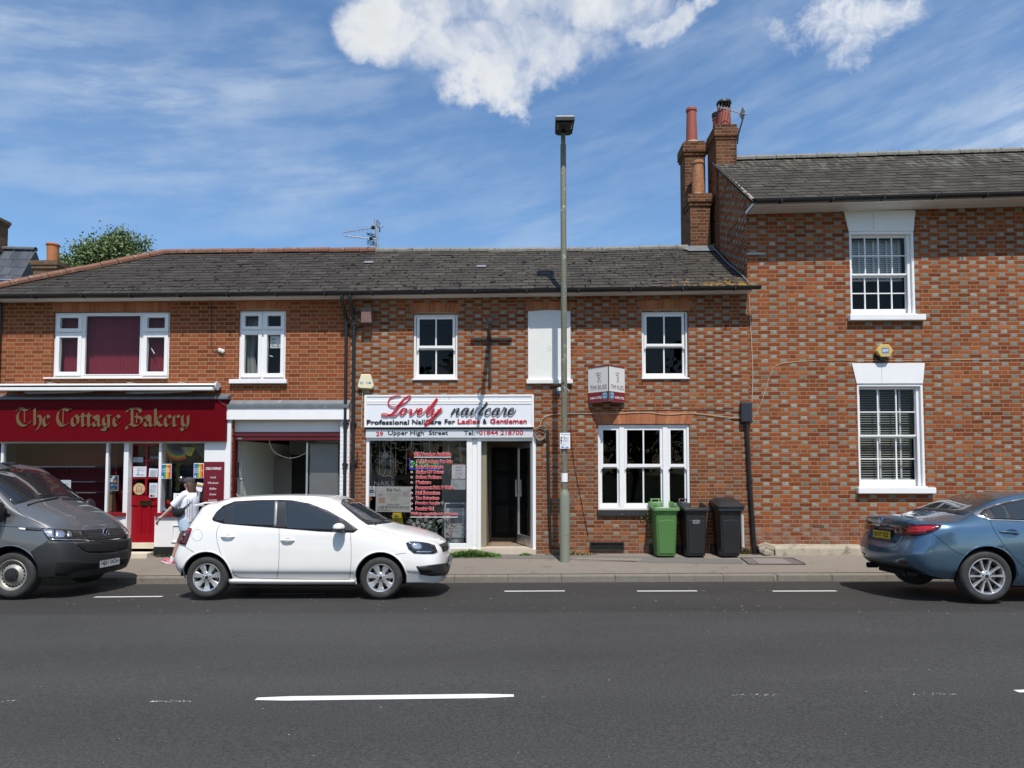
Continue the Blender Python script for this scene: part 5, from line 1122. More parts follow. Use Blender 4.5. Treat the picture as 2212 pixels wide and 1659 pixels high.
y0=YCR-.28;a,b=P(1546.5,300,y0),P(1590.5,300,y0);zt=P(1568,268.5,y0).z;zb_=7.6
ch=MB();stack(ch,a.x,b.x,y0,y0+.72,5.9,zt-.02,[(zt-.36,zt-.29,.02),(zt-.29,zt-.10,.045),(zt-.10,zt,.02)]);CHC=ch.build('chimney',M_BRICK_CH,Cc,bevel=.01)
m=MB();potm(m,(a.x+b.x)/2+.02,y0+.2,zt,P(1564,239,y0+.2).z-zt,.16,.14);pC=m.build('chimney_pot',M_POT,CHC,smooth=True)
m=MB();potm(m,(a.x+b.x)/2-.02,y0+.56,zt,.42,.13,.11);m.build('chimney_pot',M_POT,CHC,smooth=True)
m=MB();cx,cz=(a.x+b.x)/2+.02,P(1564,239,y0+.2).z;M_=Matrix.Translation((cx,y0+.2,cz));m.lathe([(.12,0),(.12,.06),(.15,.06)],M_,16);m.lathe([(.17,.15),(.16,.20),(.10,.215),(0,.22)],M_,16);m.lathe([(.17,.15),(.02,.15)],M_,16)
for i in range(12):t=i*math.pi/6;m.tube([(cx+.14*math.cos(t),y0+.2+.14*math.sin(t),cz+.06),(cx+.155*math.cos(t),y0+.2+.155*math.sin(t),cz+.155)],.008,5)
m.build('cowl',M_BLACK,CHC)
m=MB();M_=Matrix.Translation((cx-.04,y0+.56,zt+.42));m.lathe([(.1,0),(.13,.03),(.14,.12),(.08,.14),(0,.14)],M_,14);m.build('cowl',M_BLACK,CHC,smooth=True)
m=MB();z=ZCR(b.x);m.add([(b.x+.002,y0-.02,z-.25),(b.x+.05,y0-.02,z-.2),(b.x+.05,y0+.5,z+.1),(b.x+.002,y0+.5,z+.18)],[(0,1,2,3)]);m.build('lead_flashing',M_LEAD,CHC)
m=MB();q=RECT(1613,546,1653,551);m.box(q[0],q[2],-.02,-.002,q[1],q[3]);m.build('iron_tie',plain('pale_iron',(.32,.31,.28),.6,metal=.3),Cc)
m=MB();q=RECT(1756,1133.5,1780,1139);m.box(q[0],q[2],-.006,.002,q[1],q[3])
AB=m.build('air_brick',M_TERRA,Cc);m=MB()
for i in range(9):
 for j in range(2):xx=q[0]+(q[2]-q[0])*(i+.5)/9;zz=q[1]+(q[3]-q[1])*(j+.5)/2;m.box(xx-.007,xx+.007,-.0075,-.0062,zz-.008,zz+.008)
m.build('vent_hole',M_WELL,AB)
random.seed(31);m=MB();x=P(1668,1190,-.1).x
for L in(2.05,1.5,1.7,2.2,1.6):
 zt_=P(1800,1177,-.05).z;g0=gz(x,-.2)-.05;j=random.uniform(-.012,.012)
 m.add([(x+.008,-.24+j,g0),(x+L-.008,-.235+j,g0),(x+L-.008,-.22,zt_-.045),(x+.008,-.225,zt_-.05),(x+.02,-.17,zt_-.01),(x+L-.02,-.17,zt_),(x+L-.008,-.002,zt_+.01),(x+.01,-.002,zt_+.012),(x+L-.008,-.002,g0),(x+.01,-.002,g0)],[(0,1,2,3),(3,2,5,4),(4,5,6,7),(1,8,6,5,2),(0,3,4,7,9)]);x+=L
m.build('stone_plinth',M_CONC,Cc,bevel=.02)
m=MB()
for(px,py,r)in((1649,1186,.09),(1662,1181,.11),(1655,1193,.10),(1646,1180,.07)):
 p=P(px,py,-.13);M_=Matrix.Translation((p.x,-.13+(py-1186)*-.008,p.z))@Matrix.Rotation(random.uniform(-.5,.5),4,'Y')@Matrix.Rotation(random.uniform(-.4,.4),4,'Z');m.obox(M_,r*2.0,r*1.6,r*1.1)
m.build('broken_plinth',M_CONC,Cc,bevel=.022)
m=MB();pts=[ridgeAB(X_BC-.18)+Vector((.0,-.1,.06))]+[eaveAB(X_BC-.05).lerp(ridgeAB(X_BC-.05),t)+Vector((-.02-.06*t+.02*math.sin(9*t),0,.06))for t in(.75,.5,.3,.1,.0)];m.tube(spline(pts,5),.010,6);m.build('verge_cable',M_GALV,B)
# far house and tree on the left
FH=thing('far_house','distant slate-roofed house with solar panels and a brown brick chimney beyond the hipped roof','house',(-17,9,0))
yf=8.0;m=MB();p0=P(-60,640,yf);pr0,pr1=P(-80,518,yf+3.5),P(78,541,yf+3.5)
ex1=P(78,700,yf).x
m.box(p0.x-3,ex1-.4,yf+.2,yf+6.5,0,4.0);m.build('wall',M_BRICK_FAR,FH)
e=lambda x:Vector((x,yf,4.0));rz=lambda x:Vector((x,yf+3.5,pr1.z+(pr1.x-x)*.03))
m=MB();slates(m,e,rz,p0.x-3,pr1.x,17,.33,seed=9);FR=m.build('roof',M_SLATE_FAR,FH)
un=MB();un.keep=True;un.add([e(p0.x-3)+dn,e(pr1.x)+dn,rz(pr1.x)+dn,rz(p0.x-3)+dn],[(0,1,2,3)]);un.add([e(pr1.x),(pr1.x,yf+7,4),rz(pr1.x)],[(0,1,2)]);un.build('roof_felt',M_SLATE_FAR,FR)
m=MB();ridge_tiles(m,[rz(p0.x-3)+Vector((0,0,.03)),rz(pr1.x)+Vector((0,0,.03))],.4,.1);m.build('ridge_tile',plain('dark_ridge_far',(.10,.10,.11),.8),FR)
m=MB();fr_=MB()
for i in range(3):
 for j in range(2):
  xa_=P(50,600,yf+1.4).x-.98*(i+1);
  a,b=e(xa_).lerp(rz(xa_),.18+.30*j),e(xa_+.93).lerp(rz(xa_+.93),.18+.30*j);c,d=e(xa_+.93).lerp(rz(xa_+.93),.46+.30*j),e(xa_).lerp(rz(xa_),.46+.30*j)
  up=Vector((0,-.06,.09));m.quad(a+up,b+up,c+up,d+up)
  for p,q in((a,b),(b,c),(c,d),(d,a)):fr_.tube([p+up,q+up],.02,5)
SPn=m.build('solar_panel',car_glass('solar_cell',(.02,.025,.04),.1),FH);fr_.build('panel_frame',M_ALU,SPn)
m=MB();q=P(-10,470,yf+3.2);a,b=P(-60,500,yf+3).x,P(-14,500,yf+3).x;zt=P(9,465,yf+3).z;stack(m,a,b,yf+3,yf+3.7,4.5,zt,[(zt-.12,zt,.07),(zt-.22,zt-.12,.035),(zt-1.25,zt-1.12,.05)]);m.build('chimney',M_BRICK_FAR,FH)
NH=thing('chimney','low brown brick chimney with one orange pot behind the red hip tiles','chimney',(P(97,600,5.2).x,5.5,3))
y0=5.2;a,b=P(72,575,y0).x,P(122,575,y0).x;zt=P(97,563.5,y0).z;m=MB();stack(m,a,b,y0,y0+.6,2.0,zt,[(zt-.22,zt-.12,.035),(zt-.12,zt,.06)]);m.build('shaft',M_BRICK_FAR,NH)
m=MB();potm(m,(a+b)/2,y0+.3,zt,P(97,527.5,y0+.3).z-zt,.15,.155);m.build('chimney_pot',M_POT3,NH,smooth=True)
m=MB();m.box(a-2.5,b+1.5,y0-.6,y0+2.5,0,2.9);m.build('rear_wing',M_BRICK_FAR,NH)
def leaf_tree(name,label,base,h,crown,nclump,nleaf,seed,leaf=.10,group=None,mats=None):
 """tapered trunk and limbs; leaves in ragged clumps through the crown"""
 random.seed(seed);bx_,by_,bz_=base;T_=thing(name,label,'tree',base,group)
 tr_=MB();cz=h*.55;tr_.tube([(bx_,by_,bz_),(bx_+.08,by_,bz_+h*.25),(bx_-.05,by_+.1,bz_+h*.5),(bx_+.1,by_,bz_+h*.85)],[h*.028,h*.022,h*.016,h*.004],9)
 cl=[];lv=MB();lv.keep=True
 for i in range(nclump):
  a=random.uniform(0,2*math.pi);u=random.uniform(-1,1);r=random.random()**.45
  x,y,z=r*math.sqrt(1-u*u)*math.cos(a)*crown[0],r*math.sqrt(1-u*u)*math.sin(a)*crown[1],u*r*crown[2]
  x+=.25*crown[0]*math.sin(z*1.9+seed);c=Vector((bx_+x,by_+y,bz_+h-crown[2]+z));cl.append(c)
  s0=Vector((bx_+random.uniform(-.1,.1),by_,bz_+h*random.uniform(.35,.65)))
  if i%3==0:md=s0.lerp(c,.55)+Vector((0,0,.12*h*random.random()));tr_.tube([s0,md,c],[h*.008,h*.005,h*.0015],5)
  rr=random.uniform(.55,1.1)*crown[0]*.30
  for _ in range(nleaf):
   d=Vector((random.gauss(0,1),random.gauss(0,1),random.gauss(0,.8)));d*=rr*.55;d.z-=abs(random.gauss(0,.35))*rr
   p=c+d;n=Vector((random.gauss(0,1),random.gauss(0,1),random.gauss(.5,1))).normalized();t1=n.orthogonal().normalized();t1=Matrix.Rotation(random.uniform(0,6.3),3,n)@t1;t2=n.cross(t1);s=leaf*random.uniform(.6,1.3)
   lv.add([p-t1*s*.5,p+t2*s*.32,p+t1*s*.6,p-t2*s*.32],[(0,1,2,3)],random.random()<.4)
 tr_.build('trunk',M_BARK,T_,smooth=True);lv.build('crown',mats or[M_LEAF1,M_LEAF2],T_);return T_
q=P(243,530,12.);leaf_tree('birch_tree','leafy green tree rising behind the slate roof of the bakery',(q.x,12.,0),P(235,477,12).z,(1.5,1.4,2.4),150,300,3,leaf=.10)
q=P(140,578,10.);leaf_tree('birch_tree','small leafy treetop just right of the orange chimney pot',(q.x,10.,0),P(130,556,10).z,(.75,.7,.9),30,190,5,leaf=.09)
for i,(x,y_,h)in enumerate(((-9.5,-31,9.5),(-1.5,-33,11.5),(7,-30,9),(15,-34,12))):
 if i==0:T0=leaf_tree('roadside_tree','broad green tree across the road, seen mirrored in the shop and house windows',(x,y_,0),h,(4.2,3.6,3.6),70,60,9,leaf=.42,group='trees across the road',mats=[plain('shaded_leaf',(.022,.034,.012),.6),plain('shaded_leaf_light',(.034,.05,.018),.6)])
 else:
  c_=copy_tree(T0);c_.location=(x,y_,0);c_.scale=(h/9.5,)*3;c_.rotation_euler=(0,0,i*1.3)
# street furniture and fittings
b0=GP(1220,1200);LX,LY,LZ=b0.x,-.62,gz(b0.x,-.62)
LX=P(1220,1198,LY).x
LP=thing('street_lamp','tall grey green street lamp post standing on the pavement before the brick house','street lamp',(LX,LY,LZ))
zj=P(1220,1063,LY).z;ztp=P(1216,311,LY).z;zth=P(1216,289,LY).z;dxt=P(1216.5,300,LY).x-LX
m=MB();m.lathe([(.096,-.05),(.094,.1),(.092,zj-LZ-.06),(.086,zj-LZ-.03),(.060,zj-LZ+.035),(.058,zj-LZ+.05)],Matrix.Translation((LX,LY,LZ)),24);PB=m.build('post_base',M_POSTB,LP,smooth=True)
m=MB();za,zb=P(1220,1155,LY).z,P(1220,1075,LY).z;ring=[math.radians(v)for v in range(-95,-20,12)]
m.add([(LX+.0965*math.cos(t),LY+.0965*math.sin(t),z)for z in(za,zb)for t in ring],[(i,i+1,len(ring)+i+1,len(ring)+i)for i in range(len(ring)-1)]);m.build('access_door',plain('post_door',(.21,.235,.18),.55),PB,smooth=True)
m=MB();m.tube([(LX,LY,zj),(LX+dxt*.5,LY,(zj+ztp)/2),(LX+dxt,LY,ztp-.02),(LX+dxt,LY,ztp),(LX+dxt,LY,zth+.02)],[.058,.056,.054,.044,.042],20);m.build('pole',M_POST,LP,smooth=True)
LH=MB();hx=LX+dxt+.01;hz=zth
prof=[(-.11,.0),(-.165,.06),(-.18,.52),(.18,.52),(.165,.06),(.11,.0)]
def lan(z0,z1,k,sh=0):
 return[(hx+u*k,LY+.08-v,z0)for u,v in prof],[(hx+u*k,LY+.08-v,z1)for u,v in prof]
bo,to=lan(hz+.0,hz+.10,1);bo=[(x,y_,z+(.03 if i in(2,3)else 0))for i,(x,y_,z)in enumerate(bo)]
LH.add(bo+to,[(5,4,3,2,1,0)]+[(i,(i+1)%6,6+(i+1)%6,6+i)for i in range(6)]);LNT=LH.build('lantern',M_BLACKP,LP,bevel=.012)
m=MB();a,b=lan(hz+.101,hz+.14,1.03);b=[(hx+(x-hx)*.85,LY+.08+(y_-LY-.08)*.97,z)for x,y_,z in b];m.add(a+b,[(5,4,3,2,1,0),(6,7,8,9,10,11)]+[(i,(i+1)%6,6+(i+1)%6,6+i)for i in range(6)]);m.build('canopy',M_LANTC,LNT,bevel=.02)
m=MB();m.add([(hx-.145,LY-.41,hz+.014),(hx+.145,LY-.41,hz+.014),(hx+.14,LY-.20,hz+.004-.012),(hx-.14,LY-.20,hz-.008),(hx-.11,LY-.38,hz-.018),(hx+.11,LY-.38,hz-.018),(hx+.11,LY-.24,hz-.035),(hx-.11,LY-.24,hz-.035)],[(4,5,6,7),(0,1,5,4),(1,2,6,5),(2,3,7,6),(3,0,4,7)]);m.build('lamp_bowl',M_LANT,LNT,bevel=.01)
m=MB();m.lathe([(.03,0),(.03,.02),(0,.02)],Matrix.Translation((hx,LY-.12,hz-.015)),12);m.build('photocell',M_BLACK,LNT)
m=MB();za,zb=P(1220,1041,LY).z,P(1220,1022,LY).z;m.lathe([(.0605,za-LZ),(.0605,zb-LZ)],Matrix.Translation((LX,LY,LZ)),20);m.lathe([(.061,za-LZ-.012),(.061,za-LZ-.001)],Matrix.Translation((LX,LY,LZ)),20,m=1);m.build('sticker_band',[M_PAPER,M_BLACK],LP,smooth=True)
m=MB();qz=P(1216,832,LY);letters(m,'4',qz.x-.022,qz.x+.02,qz.z-.0,qz.z+.07,LY-.0585,thick=0);letters(m,'2',qz.x-.022,qz.x+.02,qz.z-.12,qz.z-.05,LY-.0585,thick=0);m.build('number',M_TXT,LP)
m=MB();zz=P(1216,840,LY).z;m.lathe([(.058,zz-LZ),(.061,zz-LZ+.01),(.058,zz-LZ+.02)],Matrix.Translation((LX+.0,LY,LZ)),16);m.tube([(LX+.05,LY,zz+.01),(LX+.1,LY-.03,zz-.05)],.004,5);m.build('cable_tie',M_GALV,LP)
ps=poster('notice_sign','small white laminated notice strapped to the street lamp post','notice',(1209.5,935,1231.5,969),LY-.075,blocks=scribble(2,.08,.92,.86,.98,M_TXT,2)+scribble(5,.30,.92,.42,.80,M_TXTG,3)+[(.06,.64,.22,.74,M_TXT),(.06,.44,.22,.54,M_TXT),(.1,.04,.4,.12,plain('print_blue',(.08,.25,.55),.6)),(.55,.04,.85,.12,plain('print_blue',(.08,.25,.55),.6))]+scribble(3,.08,.92,.18,.38,M_TXTG,4))
m=MB();q=RECT(1209.5,935,1231.5,969,LY-.075);m.lathe([(.06,q[3]-.08-LZ),(.06,q[3]-.06-LZ)],Matrix.Translation((LX,LY,LZ)),16);m.box(LX-.03,LX+.03,LY-.0749,LY-.055,q[3]-.08,q[3]-.06);m.build('strap',M_GALV,ps)
FB=thing('sale_board','white and maroon estate agent for sale board folded in a V on the wall','sale board',(P(1315,830).x,-.25,P(1315,866).z))
ya=-.40;ap=P(1315.2,830,ya).x;zt0,zb0=P(1315,789,ya).z,P(1315,866.5,ya).z
for sd,px,words_x in((-1,1270.5,None),(1,1349.5,None)):
 ex=P(px,830,-.03).x;L=math.hypot(ex-ap,ya+.03);ang=math.atan2((-.03-ya),(ex-ap));dirv=Vector((math.cos(ang),math.sin(ang),0))
 if sd<0:o=Vector((ex,-.03,0));ux=-dirv
 else:o=Vector((ap+.008,ya,0));ux=dirv
 nrm=Vector((ux.y,-ux.x,0))
 M_=Matrix(((ux.x,-nrm.x,0,o.x),(ux.y,-nrm.y,0,o.y),(0,0,1,zb0),(0,0,0,1)))
 H=zt0-zb0;Lp=L-.012
 m=MB();m.box(0,Lp,0,.012,0,H);m.xform(M_);BP=m.build('board_panel',plain('board_white',(.70,.68,.65),.5,var=.04),FB)
 m=MB();m.box(0.002,Lp-.002,-.0015,-.0005,.003,H*.285);m.xform(M_);m.build('maroon_band',plain('board_maroon',(.20,.012,.022),.5,var=.06),BP)
 m=MB();m.box(0,Lp,-.006,.014,H*.985,H+.012);m.xform(M_);m.build('top_edge',plain('board_maroon',(.20,.012,.022),.5,var=.06),BP)
 cxd=Lp*(.83 if sd<0 else .17);cyd=H*.17
 m=MB();m.keep=True;n=24;m.add([M_@Vector((cxd+Lp*.135*math.cos(2*math.pi*k/n),-.003,cyd+H*.115*math.sin(2*math.pi*k/n)))for k in range(n)],[tuple(range(n))]);m.build('blue_disc',plain('board_blue',(.02,.20,.36),.5),BP)
 m=MB();letters(m,'FOR',cxd-Lp*.08,cxd+Lp*.08,cyd+H*.01,cyd+H*.07,-.004,thick=0,M_=M_);letters(m,'SALE',cxd-Lp*.09,cxd+Lp*.09,cyd-H*.07,cyd-H*.01,-.004,thick=0,M_=M_)
 m.build('lettering',M_TXTW,BP);m=MB();u0,u1=(.10,.68)if sd<0 else(.36,.94)
 letters(m,'01844 217722',Lp*u0,Lp*u1,H*.09,H*.16,-.003,thick=0,M_=M_,bold=.02);m.build('lettering',M_TXTW,BP)
 m=MB();letters(m,'TIM RUSS',Lp*.10,Lp*.92,H*.35,H*.475,-.002,thick=0,M_=M_)
 bx_=Lp*.5
 def mp(u,v,dy):return M_@Vector((bx_+u*Lp,-.002+dy,H*(.55+v)))
 for pts_ in([(-.10,.27),(.13,.27)],[(-.10,.27),(-.10,.23)],[(.13,.27),(.13,.23)],[(.0,.27),(.0,.02)],[(.035,.27),(.035,.02)],[(-.04,.02),(.07,.02)],[(.035,.20),(.12,.19),(.13,.14),(.035,.12)],[(.06,.12),(.13,.02),(.17,.02)],[(-.08,.20),(.05,.20)]):
  pen(m,pts_,[.011]*len(pts_),lambda u,v,dy:mp(u,v/1.0,dy),thick=.0005,n=1,nib=None)
 m.build('lettering',plain('board_brown_lettering',(.14,.02,.02),.5),BP)
m=MB();m.tube([(ap,ya+.012,zb0-.0),(ap,ya+.012,zt0)],.012,8);m.tube([(ap,ya+.01,zt0-.05),(ap,-.01,zt0-.05)],.012,6);m.tube([(ap,ya+.01,zb0+.05),(ap,-.01,zb0+.05)],.012,6);m.build('bracket',M_TRIM,FB)
IB=thing('iron_bracket','empty black wrought iron sign bracket reaching out over the nail salon','wall bracket',(P(1058,733).x,-.3,P(1058,832).z))
xc,zc_=P(1058.5,733).x,P(1058,733).z;xl,xr=P(1017.5,733).x,P(1106,733).x;zb=P(1060,832).z
m=MB();m.box(xl,xr,-.06,-.025,zc_-.026,zc_+.026);m.box(xc-.024,xc+.024,-.065,-.022,zb,zc_-.027)
for xx in(xl+.06,xr-.06):m.box(xx-.01,xx+.01,-.026,-.001,zc_-.014,zc_+.014)
for zz in(zb+.1,zb+.55):m.box(xc-.03,xc+.03,-.03,-.001,zz-.014,zz+.014)
m.build('wall_bar',M_IRON,IB,bevel=.004)
m=MB();m.tube([(xc,-.05,zc_),(xc,-1.10,zc_+.02)],.030,8)
m.build('arm',M_IRON,IB,smooth=True)
m=MB()
for sg in(-1,1):
 for y0_,r in((-.75,.12),(-1.0,.07)):
  pts=[(xc+sg*(.02+.05*math.sin(k*.5)),y0_+r*(1-k/16)*math.cos(k*.55),zc_+.03+.10+r*(1-k/16)*math.sin(k*.55))for k in range(14)];m.tube(pts,.014,5)
m.tube([(xc,-1.08,zc_),(xc+.01,-1.10,zc_+.20)],.018,6);m.tube([(xc,-.1,zc_+.42),(xc+.0,-.9,zc_+.03)],.018,6);m.tube([(xc,-.04,zc_),(xc,-.06,zc_+.45)],.024,6);m.build('scroll',M_IRON,IB,smooth=True)
m=MB()
xb_,zb_=P(772,990).x,P(772,990).z
BR2=thing('iron_bracket','small black iron hanging bracket on the wall left of the salon window','wall bracket',(xb_,-.05,zb_-.2))
m.box(xb_-.01,xb_+.01,-.03,-.002,P(770,1006).z,P(770,977).z);m.tube([(xb_,-.02,P(770,1002).z),(xb_-.08,-.14,P(770,983).z),(xb_-.1,-.17,P(770,981).z)],.01,6);m.build('bracket',M_IRON,BR2)
Zr3=lambda zx,zy:((1340+zx/3.95)/1.85172,(1180+zy/3.95)/1.85172)
def w3(zx,zy,y_=-.03):p=P(*Zr3(zx,zy),y_);return p.x,p.z
SB=thing('alarm_box','cream tapered alarm box with blue letters above the salon sign','alarm box',(w3(490,1470)[0],-.05,w3(490,1478)[1]))
pl=[w3(412,1250,-.08),w3(556,1250,-.08),w3(610,1440,-.08),w3(580,1478,-.08),w3(378,1472,-.08),w3(356,1432,-.08)]
m=MB();m.prism(pl[::-1],-.085,-.002);m.build('case',M_CREAM,SB,bevel=.012)
for s_,a,b in(('SE',388,448),('OM',486,568)):m=MB();x0,z1=w3(a,1370,-.09);x1,z0=w3(b,1408,-.09);letters(m,s_,x0,x1,z0,z1,-.0865,thick=0,bold=.01);m.build('lettering',M_BLUETXT,SB)
AD=thing('alarm_box','mustard hexagonal alarm box over the lower sash window of the townhouse','alarm box',(P(1911,760).x,-.06,P(1911,775).z))
c=P(1911.5,757.5,-.12);r=17.8/111.5;m=MB();m.prism([(c.x+r*math.cos(k*math.pi/3),c.z+r*.88*math.sin(k*math.pi/3))for k in range(6)],-.13,-.03);m.build('case',M_GOLDBOX,AD,bevel=.01)
m=MB();m.prism([(c.x+r*.6*math.cos(k*math.pi/3)-.02,c.z-.10+r*.6*math.sin(k*math.pi/3))for k in range(6)],-.10,-.002);m.build('base',M_BLACK,AD,bevel=.01)
m=MB();q=RECT(1905,751,1920,763,-.13);m.box(q[0],q[2],-.1325,-.1305,q[1],q[3]);m.build('badge',plain('badge_blue',(.10,.22,.38),.5),AD)
m=MB();letters(m,'ADT',q[0]+.008,q[2]-.008,q[1]+.03,q[3]-.03,-.1335,thick=0,bold=.03);m.build('lettering',M_TXTW,AD)
BX=thing('wall_box','brown wooden box under the eaves by the drainpipes','wall box',(w3(495,430)[0],-.1,w3(495,430)[1]))
a,zt_=w3(412,200,-.2);b,zb2=w3(572,435,-.2);m=MB();m.box(a,b,-.20,-.002,zb2,zt_);m.build('case',M_BROWNBOX,BX,bevel=.006)
random.seed(17);m=MB();cx,cz=w3(310,350,-.16)
for i in range(150):
 a=random.uniform(-1.2,1.2);p=Vector((cx+random.gauss(0,.05),-.10+random.gauss(0,.045),cz+random.gauss(0,.10)));L=random.uniform(.05,.13);d=Vector((random.gauss(0,.6),random.gauss(0,.4),random.gauss(-.4,.7))).normalized()
 q=p+d*L;md=(p+q)/2+Vector((random.gauss(0,.015),random.gauss(0,.01),random.gauss(0,.015)));m.tube([p,md,q],.0032,4,cap=False)
tag(m.build('bird_nest',M_TWIG),'untidy old nest of twigs stuffed behind the drainpipe','bird nest')
CM=thing('wall_sensor','small white and blue sensor unit under the white blind window','wall sensor',(P(1207,845).x,-.04,P(1207,852).z))
q=RECT(1203,837,1211,845,-.05);m=MB();m.box(q[0],q[2],-.07,-.002,q[1],q[3]);m.build('case',M_UPVC,CM,bevel=.01)
q=RECT(1203,845.3,1210,852,-.05);m=MB();m.box(q[0]+.006,q[2]-.006,-.06,-.002,q[1],q[3]);m.build('lens',plain('blue_plastic',(.03,.09,.25),.4),CM,bevel=.008)
q=P(478,757.5,-.03);m=MB()
for sg in(-1,1):m.ball((q.x+sg*.028,-.03,q.z+(.01 if sg<0 else-.01)),.042,.03,.045,10)
tag(m.build('wall_outlet',plain('chalky_white',(.68,.66,.60),.8),smooth=True),'small chalky white cable outlet on the plain red wall','cable outlet')
def cable(pts,r,mat,label,name='cable',n=5):
 m=MB();m.tube(spline([tuple(P(a,b,y_))for a,b,y_ in pts],n),r,5);return tag(m.build(name,mat),label,'cable')
cable([(456,643,-.02),(457,690,-.012),(457,740,-.012),(459,756,-.015),(470,759,-.02),(474,758,-.03)],.006,M_BLACK,'thin black cable dropping from the eaves to the white outlet')
cable([(1152,926,-.02),(1166,921,-.03),(1171,906,-.02),(1190,896,-.015),(1240,893,-.015),(1330,893,-.02),(1395,891,-.015),(1440,895,-.02),(1500,893,-.015),(1560,900,-.02),(1601,903,-.03)],.006,plain('cream_cable',(.52,.42,.28),.6),'cream cable looping along the wall between salon sign and black box')
cable([(1225,889,-.015),(1300,887,-.015),(1380,886,-.015),(1470,885,-.015),(1540,884,-.015),(1600,886,-.03)],.006,M_BLACK,'thin black cable running above the ground floor window')
cable([(1228,640,-.012),(1232,760,-.012),(1231,880,-.012),(1237,980,-.012),(1255,1080,-.012),(1271,1160,-.012)],.005,M_BLACK,'black wire wandering down the brick wall beside the lamp post')
cable([(1618,638,-.02),(1621,700,-.012),(1626,800,-.012),(1624,868,-.02)],.007,plain('cream_cable',(.52,.42,.28),.6),'cream cable down the corner to the black junction box')
cable([(1625,908,-.03),(1640,880,-.012),(1655,840,-.012),(1664,810,-.012),(1690,785,-.012),(1800,778,-.01),(1900,779,-.026),(2000,778,-.01),(2212,775,-.01)],.004,plain('cream_cable',(.52,.42,.28),.6),'thin cream cable rising over the lower townhouse window')
cable([(784,838,-.02),(782,880,-.012),(781,925,-.02)],.007,plain('cream_cable',(.52,.42,.28),.6),'short cream cable under the cream alarm box')
m=MB();c=P(1167,938,-.05)
for k in range(6):m.tube([(c.x+(.085+.006*k)*math.cos(t),-.03-.006*k,c.z+(.085+.006*k)*math.sin(t))for t in[i*.35 for i in range(19)]],.005,5)
for k in range(5):m.tube(spline([(c.x+.02*k-.05,-.02,c.z+.12),(c.x+.06+.02*k,-.05,c.z+.17-.02*k),(c.x+.13,-.03,c.z+.10-.05*k),(c.x+.15-.02*k,-.02,c.z-.1)],4),.006,5)
tag(m.build('cable_coil',plain('grey_brown_cable',(.20,.16,.12),.7)),'coil of spare grey cable hung beside the salon doorway','cable coil')
m=MB();m.tube([P(1183,928,-.03),P(1185,1040,-.03),P(1187,1120,-.03),P(1190,1184,-.03)],.028,8);tag(m.build('conduit',M_BLACKP,smooth=True),'upright black conduit on the wall right of the salon door','conduit')
JB=thing('junction_box','upright black junction box at the corner between the two brick houses','junction box',(P(1613,910).x,-.06,P(1613,912).z))
q=RECT(1601,868.5,1625,912,-.10);m=MB();m.box(q[0],q[2],-.11,-.002,q[1],q[3]);m.build('case',plain('black_box',(.022,.027,.035),.4,var=.1),JB,bevel=.02,seg=3)
m=MB();m.tube([P(1613,914,-.04),P(1619,1030,-.04),P(1624,1110,-.04),P(1630,1192,-.05)],[.04,.04,.042,.045],10)
for py in(1040,1118):p=P(1619+(py-1030)*.068,py,-.04);m.tube([p+Vector((0,0,-.025)),p+Vector((0,0,.025))],.052,10)
m.build('conduit',M_BLACKP,JB,smooth=True);m=MB();p=P(1630,1192,-.06);m.lathe([(0,.02),(.06,.018),(.085,0)],Matrix.Translation((p.x-.01,-.09,gz(p.x,-.09))),14);m.build('foot',M_BLACKP,JB,smooth=True)
m=MB();m.tube([P(1603,1112,-.05),P(1605,1188,-.05)],.03,10);tag(m.build('waste_pipe',plain('grey_white_pipe',(.5,.5,.48),.5),smooth=True),'short pale waste pipe on the wall behind the closed black bin','pipe')
def yagi(mb,a,b,n,el,up,m=0):
 a,b=Vector(a),Vector(b);mb.tube([a,b],.011,6,m)
 for i in range(n):
  p=a.lerp(b,(i+.3)/n);mb.tube([p-up*el,p+up*el],.006,5,m)
AE=thing('tv_aerial','double television aerial on a mast at the middle of the terrace ridge','aerial',tuple(ridgeAB(P(817,540,YR).x)))
ya_=2.25;A_=lambda zx,zy:P((1300+zx/7.373)/1.85172,(820+zy/7.373)/1.85172,ya_)
m=MB();m.tube([A_(1562,1330),A_(1480,425)],.026,8);m.build('mast',M_GALV,AE,smooth=True)
dv=Vector((.10,.42,0));up=Vector((.03,.26,.08))
m=MB();yagi(m,A_(530,815),A_(1390,680),7,.17,Vector((.10,.7,.55)).normalized());m.tube([A_(1390,680),A_(1730,632)],.012,6);m.build('upper_boom',M_ALU,AE)
m=MB();yagi(m,A_(680,915),A_(1270,985),6,.17,Vector((.5,.75,.3)).normalized());m.tube([A_(1270,985),A_(1530,1010)],.012,6);m.build('lower_boom',M_ALU,AE)
m=MB()
for i,(u0,v0,u1,v1)in enumerate(((1280,910,1490,790),(1300,960,1500,850),(1320,940,1510,905),(1300,1110,1500,1050),(1290,1160,1520,1090),(1300,1220,1500,1130))):m.tube([A_(u0,v0)+Vector((0,-.2,0)),A_(u1,v1)+Vector((0,.25,0))],.009,5)
m.tube([A_(1380,840),A_(1440,970),A_(1450,1040),A_(1420,1180)],.012,5);m.tube([A_(1490,520),A_(1530,600),A_(1570,640),A_(1620,690),A_(1610,800)],.014,5)
for u,v in((1520,520),(1555,560),(1590,600)):m.tube([A_(u,v),A_(u+40,v-80)],.009,5)
m.ball(A_(1420,665),.05,.06,.045);m.ball(A_(1360,990),.05,.06,.04);m.tube(spline([A_(1330,1030),A_(1265,1130),A_(1290,1250),A_(1370,1180),A_(1400,1060)],5),.005,5);m.tube([A_(1355,690),A_(1360,830),A_(1340,940)],.004,5);m.build('reflector',M_TRIM,AE)
